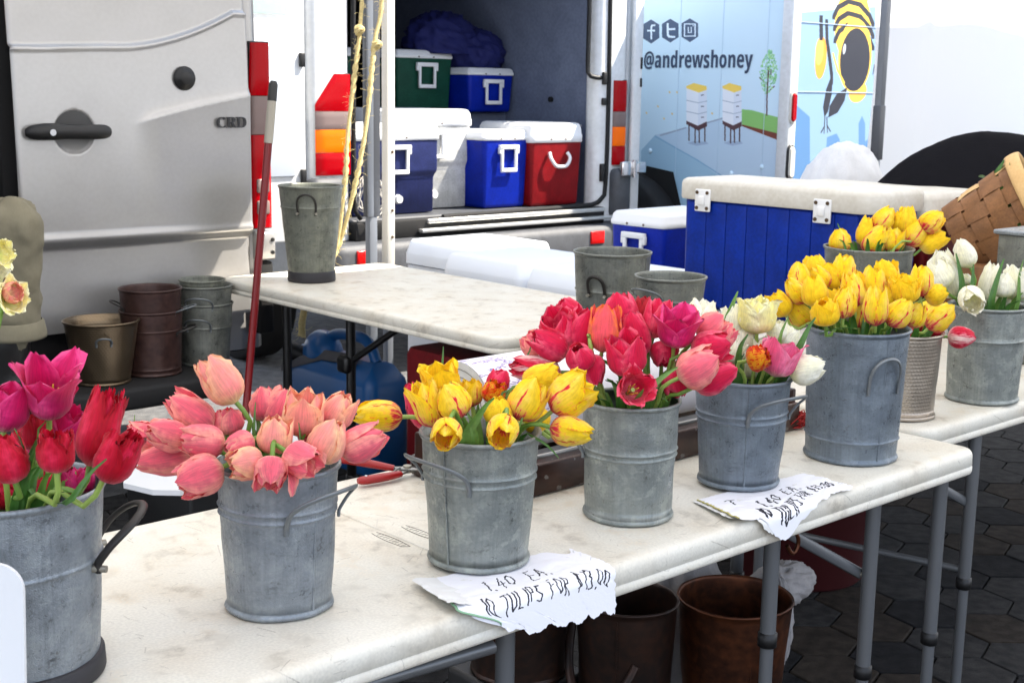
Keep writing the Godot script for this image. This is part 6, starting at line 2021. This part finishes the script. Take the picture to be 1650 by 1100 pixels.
	tulip("Y", Vector3(1.281, 0.969, -1.494), Vector3(-0.04, 0.99, -0.15), 0.041, 0.030, "YFL", 0.35, "small striped yellow tulip at the back")
	tulip("Y", Vector3(1.322, 0.987, -1.488), Vector3(0.27, 0.96, 0.00), 0.033, 0.032, "ROS", 0.10, "red tulip against the white paper roll")
	tulip("Y", Vector3(1.288, 0.980, -1.464), Vector3(0.20, 0.94, 0.28), 0.034, 0.033, "PAR", 0.25, "yellow tulip splashed with scarlet")
	tulip("Y", Vector3(1.249, 0.964, -1.403), Vector3(0.04, 1.00, 0.06), 0.040, 0.039, "YEL", 0.15, "plain golden tulip hanging inside the rim")
	tulip("Y", Vector3(1.277, 0.970, -1.392), Vector3(0.41, 0.87, 0.29), 0.065, 0.049, "YFL", 0.15, "big pale tulip with crimson base")
	tulip("Y", Vector3(1.353, 0.997, -1.462), Vector3(0.66, 0.42, 0.63), 0.058, 0.038, "YEL", 0.20, "yellow tulip lying behind the two big flamed ones")
	tulip("Y", Vector3(1.323, 0.980, -1.366), Vector3(0.57, 0.66, 0.49), 0.070, 0.054, "YFL", 0.40, "largest flamed yellow tulip with a slit side")
	tulip("Y", Vector3(1.305, 0.962, -1.351), Vector3(0.70, -0.19, 0.69), 0.059, 0.040, "YFL", 0.10, "pale flamed yellow tulip drooping past the rim")
	tulip("Y", Vector3(1.154, 0.981, -1.395), Vector3(-0.74, -0.34, 0.59), 0.043, 0.036, "YFL", 0.22, "round yellow tulip facing out next to the handle")
	tulip("Y", Vector3(1.212, 0.986, -1.345), Vector3(-0.70, -0.30, 0.65), 0.047, 0.040, "YFL", 0.18, "round yellow tulip facing out over mid rim")
	tulip("Y", Vector3(1.369, 0.933, -1.428), Vector3(-0.51, 0.77, -0.39), 0.038, 0.038, "YEL", 0.40, "yellow tulip half hidden under the big flamed ones")
	tulip("R", Vector3(1.535, 1.001, -1.614), Vector3(-0.48, 0.74, -0.48), 0.041, 0.038, "PNK", 0.20, "pink outermost tulip at the back")
	tulip("R", Vector3(1.529, 1.008, -1.547), Vector3(-0.68, 0.55, -0.48), 0.065, 0.047, "ROS", 0.15, "rosy tulip lying out with rolled lip")
	tulip("R", Vector3(1.553, 1.017, -1.565), Vector3(-0.42, 0.90, -0.13), 0.065, 0.056, "ROS", 0.50, "rosy tulip opened to show pale stamens")
	tulip("R", Vector3(1.585, 1.055, -1.583), Vector3(-0.38, 0.82, -0.42), 0.041, 0.040, "ROS", 0.20, "pale rimmed rosy tulip at the back corner")
	tulip("R", Vector3(1.554, 1.014, -1.539), Vector3(0.17, 0.99, 0.04), 0.069, 0.049, "ROS", 0.30, "rosy tulip with spread lips beside the orange one")
	tulip("R", Vector3(1.510, 1.001, -1.488), Vector3(-0.52, 0.84, 0.14), 0.043, 0.042, "ROS", 0.15, "rose-shaped red tulip low at the front")
	tulip("R", Vector3(1.529, 1.021, -1.488), Vector3(-0.06, -0.94, 0.33), 0.049, 0.032, "ROS", 0.15, "long red tulip hanging down beside the low one")
	tulip("R", Vector3(1.554, 1.020, -1.490), Vector3(0.20, 0.98, -0.06), 0.075, 0.047, "COR", 0.20, "orange and coral tulip standing upright")
	tulip("R", Vector3(1.642, 1.039, -1.527), Vector3(0.06, 0.98, -0.19), 0.063, 0.050, "ROS", 0.12, "tallest rosy tulip against the grey bucket")
	tulip("R", Vector3(1.564, 0.989, -1.437), Vector3(-0.21, 0.98, -0.03), 0.067, 0.056, "ROS", 0.50, "dark mouthed open red tulip in front")
	tulip("R", Vector3(1.538, 0.967, -1.416), Vector3(-0.39, 0.43, 0.81), 0.059, 0.049, "ROS", 0.70, "pink tulip lying open on the rim")
	tulip("R", Vector3(1.621, 1.008, -1.463), Vector3(-0.06, 0.95, -0.30), 0.072, 0.043, "ROS", 0.15, "slim rosy tulip behind the dark mouthed one")
	tulip("R", Vector3(1.674, 1.051, -1.513), Vector3(0.16, 0.98, -0.10), 0.046, 0.038, "DRD", 0.10, "small dark red tulip at the back")
	tulip("R", Vector3(1.652, 1.036, -1.467), Vector3(0.28, 0.96, 0.01), 0.065, 0.041, "ROS", 0.20, "rosy tulip with its short stem seen below")
	tulip("R", Vector3(1.649, 1.028, -1.418), Vector3(-0.05, 0.98, 0.18), 0.069, 0.067, "MAG", 0.85, "wide open magenta tulip")
	tulip("R", Vector3(1.722, 1.039, -1.454), Vector3(0.18, 0.98, -0.09), 0.046, 0.036, "ROS", 0.15, "rosy tulip squeezed behind the magenta one")
	tulip("R", Vector3(1.659, 1.035, -1.449), Vector3(-0.24, -0.93, 0.29), 0.042, 0.041, "ROS", 0.10, "dark rosy tulip below the magenta one")
	tulip("R", Vector3(1.709, 1.036, -1.416), Vector3(0.57, 0.66, 0.49), 0.052, 0.043, "PNK", 0.25, "pink tulip pointing at the cream ones")
	tulip("R", Vector3(1.729, 1.020, -1.405), Vector3(0.56, 0.68, 0.47), 0.050, 0.037, "PNK", 0.30, "pale pink tulip reaching out furthest")
	tulip("R", Vector3(1.662, 1.020, -1.392), Vector3(0.67, 0.33, 0.66), 0.063, 0.047, "ROS", 0.12, "rosy pink tulip lying level above the coral one")
	tulip("R", Vector3(1.608, 0.990, -1.371), Vector3(0.64, 0.50, 0.59), 0.067, 0.054, "PNK", 0.10, "coral tulip with orange edge lying over the rim")
	tulip("R", Vector3(1.652, 0.968, -1.376), Vector3(0.72, 0.45, 0.54), 0.073, 0.044, "ROS", 0.05, "long red tulip lying over the cream bucket")
	tulip("R", Vector3(1.652, 0.990, -1.419), Vector3(-0.13, -0.91, 0.39), 0.044, 0.043, "ROS", 0.10, "red tulip drooping behind the coral one")
	tulip("R", Vector3(1.520, 0.981, -1.549), Vector3(-0.79, 0.12, -0.61), 0.081, 0.043, "RWH", 0.20, "red tulip with a pale pink outer petal")
	tulip("W", Vector3(1.881, 1.013, -1.556), Vector3(0.19, 0.98, -0.08), 0.054, 0.050, "CRM", 0.15, "cream tulip rising behind the rosy ones")
	tulip("W", Vector3(1.874, 0.960, -1.482), Vector3(0.26, 0.96, 0.13), 0.046, 0.038, "CRM", 0.20, "cream tulip with a ragged lip low at the side")
	tulip("W", Vector3(1.916, 0.995, -1.506), Vector3(0.19, 0.98, -0.08), 0.064, 0.041, "CRM", 0.15, "tall cream tulip beside the curled leaf")
	tulip("W", Vector3(1.926, 1.014, -1.462), Vector3(-0.02, 1.00, 0.00), 0.062, 0.056, "DPY", 0.45, "pale yellow double tulip")
	tulip("W", Vector3(1.978, 0.996, -1.450), Vector3(-0.11, 0.97, -0.21), 0.037, 0.036, "CRM", 0.20, "cream tulip behind the pointed leaf")
	tulip("W", Vector3(1.934, 0.968, -1.443), Vector3(-0.05, 0.99, -0.16), 0.042, 0.040, "CRM", 0.30, "cream tulip between the double and the pink one")
	tulip("W", Vector3(1.831, 0.984, -1.408), Vector3(0.42, 0.35, 0.84), 0.039, 0.039, "PAR", 0.12, "little yellow tulip streaked with red")
	tulip("W", Vector3(1.954, 0.922, -1.485), Vector3(-0.04, 1.00, -0.02), 0.052, 0.051, "CRM", 0.05, "round cream tulip resting in the rim")
	tulip("W", Vector3(1.893, 0.951, -1.396), Vector3(0.26, 0.96, 0.13), 0.066, 0.059, "PKO", 0.60, "open candy pink tulip")
	tulip("W", Vector3(1.914, 0.956, -1.378), Vector3(0.75, 0.25, 0.62), 0.061, 0.047, "CRM", 0.20, "white tulip leaning out past the handle")
	tulip("W", Vector3(1.860, 0.946, -1.565), Vector3(0.16, 0.98, -0.11), 0.039, 0.034, "CRM", 0.10, "cream tulip showing between red petals")
	tulip("W", Vector3(1.920, 0.979, -1.485), Vector3(0.18, 0.98, -0.08), 0.048, 0.041, "CRM", 0.20, "cream tulip under the pale double one")
	tulip("W", Vector3(1.990, 0.983, -1.449), Vector3(0.40, 0.91, 0.13), 0.040, 0.036, "CRM", 0.25, "cream tulip behind the candy pink one")
	tulip("W", Vector3(1.895, 0.965, -1.531), Vector3(0.07, 0.98, -0.19), 0.039, 0.036, "CRM", 0.20, "cream tulip between the rosy ones and the curled leaf")
	tulip("BY", Vector3(2.136, 1.013, -1.551), Vector3(-0.35, 0.85, -0.39), 0.052, 0.038, "YEL", 0.15, "outermost pale yellow tulip")
	tulip("BY", Vector3(2.166, 1.039, -1.530), Vector3(-0.45, 0.76, -0.47), 0.055, 0.036, "YFL", 0.10, "red edged tulip next to the outermost")
	tulip("BY", Vector3(2.194, 0.994, -1.532), Vector3(-0.51, 0.70, -0.50), 0.068, 0.051, "YFL", 0.10, "big flamed tulip leaning out low")
	tulip("BY", Vector3(2.168, 1.059, -1.548), Vector3(0.11, 0.98, -0.15), 0.057, 0.037, "YFL", 0.10, "upright tulip with a short red flame")
	tulip("BY", Vector3(2.234, 1.082, -1.554), Vector3(-0.02, 0.96, -0.26), 0.043, 0.040, "YEL", 0.15, "topmost pointed yellow tulip")
	tulip("BY", Vector3(2.229, 1.064, -1.524), Vector3(-0.46, 0.75, -0.48), 0.049, 0.037, "YFL", 0.10, "pink washed tulip below the topmost")
	tulip("BY", Vector3(2.145, 1.038, -1.489), Vector3(-0.08, 0.98, -0.18), 0.058, 0.043, "YEL", 0.10, "plain tulip in the middle of the near side")
	tulip("BY", Vector3(2.100, 1.014, -1.434), Vector3(-0.21, 0.98, -0.03), 0.051, 0.046, "YEL", 0.15, "round yellow tulip sitting on the rim")
	tulip("BY", Vector3(2.244, 1.054, -1.522), Vector3(0.05, 0.98, -0.20), 0.058, 0.035, "YEL", 0.10, "slim yellow tulip wedged at the back")
	tulip("BY", Vector3(2.205, 1.033, -1.492), Vector3(0.03, 0.97, -0.22), 0.033, 0.032, "YEL", 0.10, "small yellow tulip deep in the bunch")
	tulip("BY", Vector3(2.258, 1.065, -1.513), Vector3(0.23, 0.97, -0.04), 0.061, 0.044, "YFL", 0.12, "tall flamed tulip before the far bucket")
	tulip("BY", Vector3(2.217, 1.034, -1.452), Vector3(0.05, 0.98, -0.21), 0.068, 0.041, "YFL", 0.10, "tulip with the longest crimson flame")
	tulip("BY", Vector3(2.134, 1.026, -1.421), Vector3(0.12, 0.99, -0.01), 0.058, 0.039, "YFL", 0.10, "front tulip with a feathered crimson flame")
	tulip("BY", Vector3(2.269, 0.981, -1.470), Vector3(0.08, 1.00, -0.04), 0.057, 0.034, "YFL", 0.10, "narrow tulip with one red line")
	tulip("BY", Vector3(2.269, 1.039, -1.452), Vector3(0.24, 0.97, -0.03), 0.069, 0.046, "YFL", 0.10, "broad yellow tulip with a thin red mark")
	tulip("BY", Vector3(2.337, 1.062, -1.455), Vector3(-0.02, 0.96, -0.26), 0.055, 0.042, "YEL", 0.15, "high yellow tulip with a notched top")
	tulip("BY", Vector3(2.168, 1.015, -1.372), Vector3(0.02, 1.00, -0.10), 0.071, 0.043, "YFL", 0.12, "tall tulip with a crimson foot")
	tulip("BY", Vector3(2.290, 1.034, -1.416), Vector3(0.00, 0.97, -0.24), 0.042, 0.027, "YEL", 0.10, "thin yellow tulip in the gap")
	tulip("BY", Vector3(2.345, 1.058, -1.432), Vector3(0.09, 0.98, -0.17), 0.034, 0.033, "YEL", 0.10, "pale tulip at the back of the double")
	tulip("BY", Vector3(2.302, 1.042, -1.392), Vector3(-0.11, 0.99, -0.07), 0.052, 0.051, "YEL", 0.55, "frilly double yellow tulip")
	tulip("BY", Vector3(2.197, 1.013, -1.360), Vector3(0.42, 0.85, 0.31), 0.057, 0.046, "YFL", 0.10, "flamed tulip leaning over the handle")
	tulip("BY", Vector3(2.335, 0.992, -1.405), Vector3(0.41, 0.86, 0.29), 0.050, 0.042, "YFL", 0.10, "pale tulip with a purple flame")
	tulip("BY", Vector3(2.363, 1.049, -1.399), Vector3(0.16, 0.98, -0.10), 0.058, 0.044, "YFL", 0.10, "pointed yellow tulip against the white ones")
	tulip("BY", Vector3(2.369, 1.045, -1.391), Vector3(0.65, 0.44, 0.62), 0.042, 0.037, "YEL", 0.30, "short yellow tulip lying sideways")
	tulip("H", Vector3(2.633, 0.928, -1.554), Vector3(0.37, 0.92, 0.10), 0.073, 0.047, "YFL", 0.10, "pale yellow tulip")
	tulip("H", Vector3(2.561, 0.950, -1.493), Vector3(0.53, 0.73, 0.43), 0.067, 0.051, "YFL", 0.12, "yellow tulip with a brown edge line")
	tulip("H", Vector3(2.610, 0.904, -1.560), Vector3(0.20, 0.98, -0.06), 0.033, 0.027, "DRD", 0.10, "dark red tulip half covered")
	tulip("H", Vector3(2.656, 0.912, -1.528), Vector3(0.12, 0.99, -0.01), 0.034, 0.033, "DRD", 0.10, "rosy tulip below the yellow pair")
	tulip("H", Vector3(2.669, 0.919, -1.506), Vector3(0.67, -0.01, 0.75), 0.058, 0.042, "RWH", 0.10, "white and red tulip on a long side stem")
	tulip("F", Vector3(3.020, 1.027, -2.031), Vector3(-0.01, 0.99, -0.13), 0.061, 0.054, "YFL", 0.06, "egg-shaped lone tulip")
	tulip("F", Vector3(3.069, 1.047, -2.000), Vector3(0.29, 0.96, 0.02), 0.075, 0.041, "YEL", 0.08, "narrow tulip next to the lone one")
	tulip("F", Vector3(3.103, 1.086, -1.981), Vector3(0.51, 0.82, 0.26), 0.070, 0.048, "YFL", 0.10, "flamed tulip leaning at the back")
	tulip("F", Vector3(3.069, 1.026, -1.987), Vector3(0.45, 0.83, 0.34), 0.083, 0.058, "YFL", 0.10, "broad tulip in front")
	tulip("F", Vector3(3.159, 1.085, -1.948), Vector3(0.14, 0.98, -0.12), 0.050, 0.040, "YEL", 0.10, "slim tulip wedged in the row")
	tulip("F", Vector3(3.120, 1.028, -1.940), Vector3(0.17, 0.98, 0.04), 0.067, 0.051, "YFL", 0.20, "tulip with a cleft front")
	tulip("F", Vector3(3.161, 1.077, -1.927), Vector3(0.20, 0.98, -0.07), 0.073, 0.043, "YEL", 0.15, "topmost tulip")
	tulip("F", Vector3(3.154, 1.049, -1.918), Vector3(0.50, 0.83, 0.24), 0.078, 0.053, "YFL", 0.10, "red sided tulip")
	tulip("F", Vector3(3.172, 1.090, -1.885), Vector3(0.58, 0.74, 0.34), 0.066, 0.051, "YFL", 0.10, "tulip reaching highest to the side")
	tulip("F", Vector3(3.181, 1.040, -1.892), Vector3(0.69, 0.54, 0.49), 0.074, 0.046, "YEL", 0.12, "tulip hanging out over the side")
	tulip("RW", Vector3(2.879, 1.048, -1.580), Vector3(-0.16, 0.91, -0.38), 0.068, 0.046, "CRM", 0.08, "cream bud standing alone on top")
	tulip("RW", Vector3(2.831, 1.001, -1.612), Vector3(-0.34, 0.85, -0.39), 0.069, 0.058, "CRM", 0.30, "ragged white tulip nearest the yellow ones")
	tulip("RW", Vector3(2.877, 0.970, -1.609), Vector3(-0.10, 0.94, -0.33), 0.117, 0.056, "CRM", 0.15, "tall white tulip leaning to the yellow bunch")
	tulip("RW", Vector3(2.786, 1.005, -1.527), Vector3(-0.71, -0.35, 0.61), 0.061, 0.050, "CRM", 0.30, "white tulip turned to face out")
	tulip("RW", Vector3(2.904, 1.002, -1.600), Vector3(0.07, 0.98, -0.18), 0.027, 0.026, "CRM", 0.10, "small white tulip at the back")
	tulip("RW", Vector3(2.932, 0.964, -1.563), Vector3(0.28, 0.96, 0.01), 0.092, 0.047, "CRM", 0.15, "white tulip behind a leaf blade")
	tulip("RW", Vector3(2.949, 0.946, -1.538), Vector3(-0.28, 0.94, 0.19), 0.054, 0.053, "CRM", 0.50, "cup-shaped cream tulip over the rim")
	tulip("RW", Vector3(2.885, 0.987, -1.491), Vector3(0.02, 0.97, -0.23), 0.056, 0.043, "CRM", 0.20, "folded cream tulip")
	tulip("RW", Vector3(2.927, 0.978, -1.491), Vector3(0.14, 0.99, 0.01), 0.079, 0.058, "CRM", 0.50, "wide white tulip at the picture edge")
	leaf("L", Vector3(0.544, 0.984, -1.390), Vector3(0.573, 1.069, -1.385), 0.010)
	leaf("L", Vector3(0.551, 0.988, -1.369), Vector3(0.565, 1.063, -1.375), 0.010)
	leaf("L", Vector3(0.584, 0.992, -1.356), Vector3(0.621, 1.039, -1.334), 0.012)
	leaf("L", Vector3(0.561, 1.037, -1.405), Vector3(0.555, 1.067, -1.418), 0.007)
	leaf("L", Vector3(0.611, 1.036, -1.492), Vector3(0.621, 1.053, -1.487), 0.007)
	leaf("P", Vector3(0.895, 0.981, -1.485), Vector3(0.903, 1.032, -1.491), 0.008)
	leaf("P", Vector3(0.825, 0.960, -1.668), Vector3(0.824, 0.991, -1.677), 0.007)
	leaf("P", Vector3(0.936, 0.981, -1.435), Vector3(0.937, 1.009, -1.441), 0.008)
	leaf("P", Vector3(0.873, 0.962, -1.500), Vector3(0.865, 0.972, -1.510), 0.007)
	leaf("Y", Vector3(1.258, 1.012, -1.538), Vector3(1.264, 1.056, -1.544), 0.009)
	leaf("Y", Vector3(1.192, 0.952, -1.412), Vector3(1.232, 1.009, -1.390), 0.019)
	leaf("Y", Vector3(1.212, 0.951, -1.407), Vector3(1.207, 0.986, -1.420), 0.018)
	leaf("Y", Vector3(1.288, 0.992, -1.440), Vector3(1.310, 1.007, -1.424), 0.008)
	leaf("Y", Vector3(1.271, 0.936, -1.442), Vector3(1.267, 0.965, -1.452), 0.017)
	leaf("Y", Vector3(1.265, 0.962, -1.374), Vector3(1.278, 0.988, -1.369), 0.008)
	leaf("Y", Vector3(1.310, 0.952, -1.344), Vector3(1.310, 0.918, -1.335), 0.008)
	leaf("R", Vector3(1.478, 0.980, -1.587), Vector3(1.490, 1.033, -1.589), 0.009)
	leaf("R", Vector3(1.560, 0.988, -1.452), Vector3(1.530, 1.017, -1.487), 0.018)
	leaf("R", Vector3(1.545, 0.961, -1.397), Vector3(1.596, 1.011, -1.363), 0.018)
	leaf("R", Vector3(1.507, 0.958, -1.455), Vector3(1.497, 0.970, -1.467), 0.010)
	leaf("R", Vector3(1.626, 0.943, -1.442), Vector3(1.650, 0.988, -1.432), 0.016)
	leaf("R", Vector3(1.583, 0.947, -1.458), Vector3(1.560, 0.974, -1.486), 0.014)
	leaf("W", Vector3(1.902, 1.024, -1.513), Vector3(1.925, 1.086, -1.508), 0.019)
	leaf("W", Vector3(1.912, 1.006, -1.512), Vector3(1.926, 1.050, -1.511), 0.014)
	leaf("W", Vector3(1.932, 1.009, -1.415), Vector3(1.949, 1.050, -1.411), 0.011)
	leaf("W", Vector3(1.949, 1.000, -1.385), Vector3(1.976, 1.051, -1.373), 0.019)
	leaf("W", Vector3(1.853, 0.994, -1.444), Vector3(1.869, 1.024, -1.437), 0.020)
	leaf("W", Vector3(1.898, 0.956, -1.379), Vector3(1.914, 0.964, -1.367), 0.010)
	leaf("W", Vector3(1.859, 0.946, -1.453), Vector3(1.875, 0.986, -1.448), 0.013)
	leaf("BY", Vector3(2.117, 1.014, -1.388), Vector3(2.070, 1.002, -1.428), 0.013)
	leaf("BY", Vector3(2.201, 1.010, -1.341), Vector3(2.185, 1.021, -1.358), 0.016)
	leaf("H", Vector3(2.592, 0.920, -1.506), Vector3(2.639, 0.955, -1.472), 0.012)
	leaf("RW", Vector3(2.842, 1.010, -1.576), Vector3(2.840, 1.083, -1.597), 0.019)
	leaf("RW", Vector3(2.840, 1.004, -1.550), Vector3(2.849, 1.061, -1.556), 0.019)
	leaf("RW", Vector3(2.845, 0.993, -1.501), Vector3(2.874, 1.078, -1.496), 0.018)
	leaf("RW", Vector3(2.904, 1.034, -1.472), Vector3(2.917, 1.076, -1.471), 0.013)
	leaf("RW", Vector3(2.844, 0.959, -1.452), Vector3(2.875, 0.990, -1.432), 0.020)
	leaf("RW", Vector3(2.839, 0.958, -1.525), Vector3(2.822, 0.989, -1.549), 0.020)
	leaf("L", Vector3(0.610, 0.994, -1.382), Vector3(0.629, 1.026, -1.373), 0.006)
	leaf("P", Vector3(0.929, 0.944, -1.507), Vector3(0.945, 0.969, -1.498), 0.012)
	leaf("F", Vector3(3.036, 1.040, -1.856), Vector3(3.055, 1.069, -1.846), 0.013)
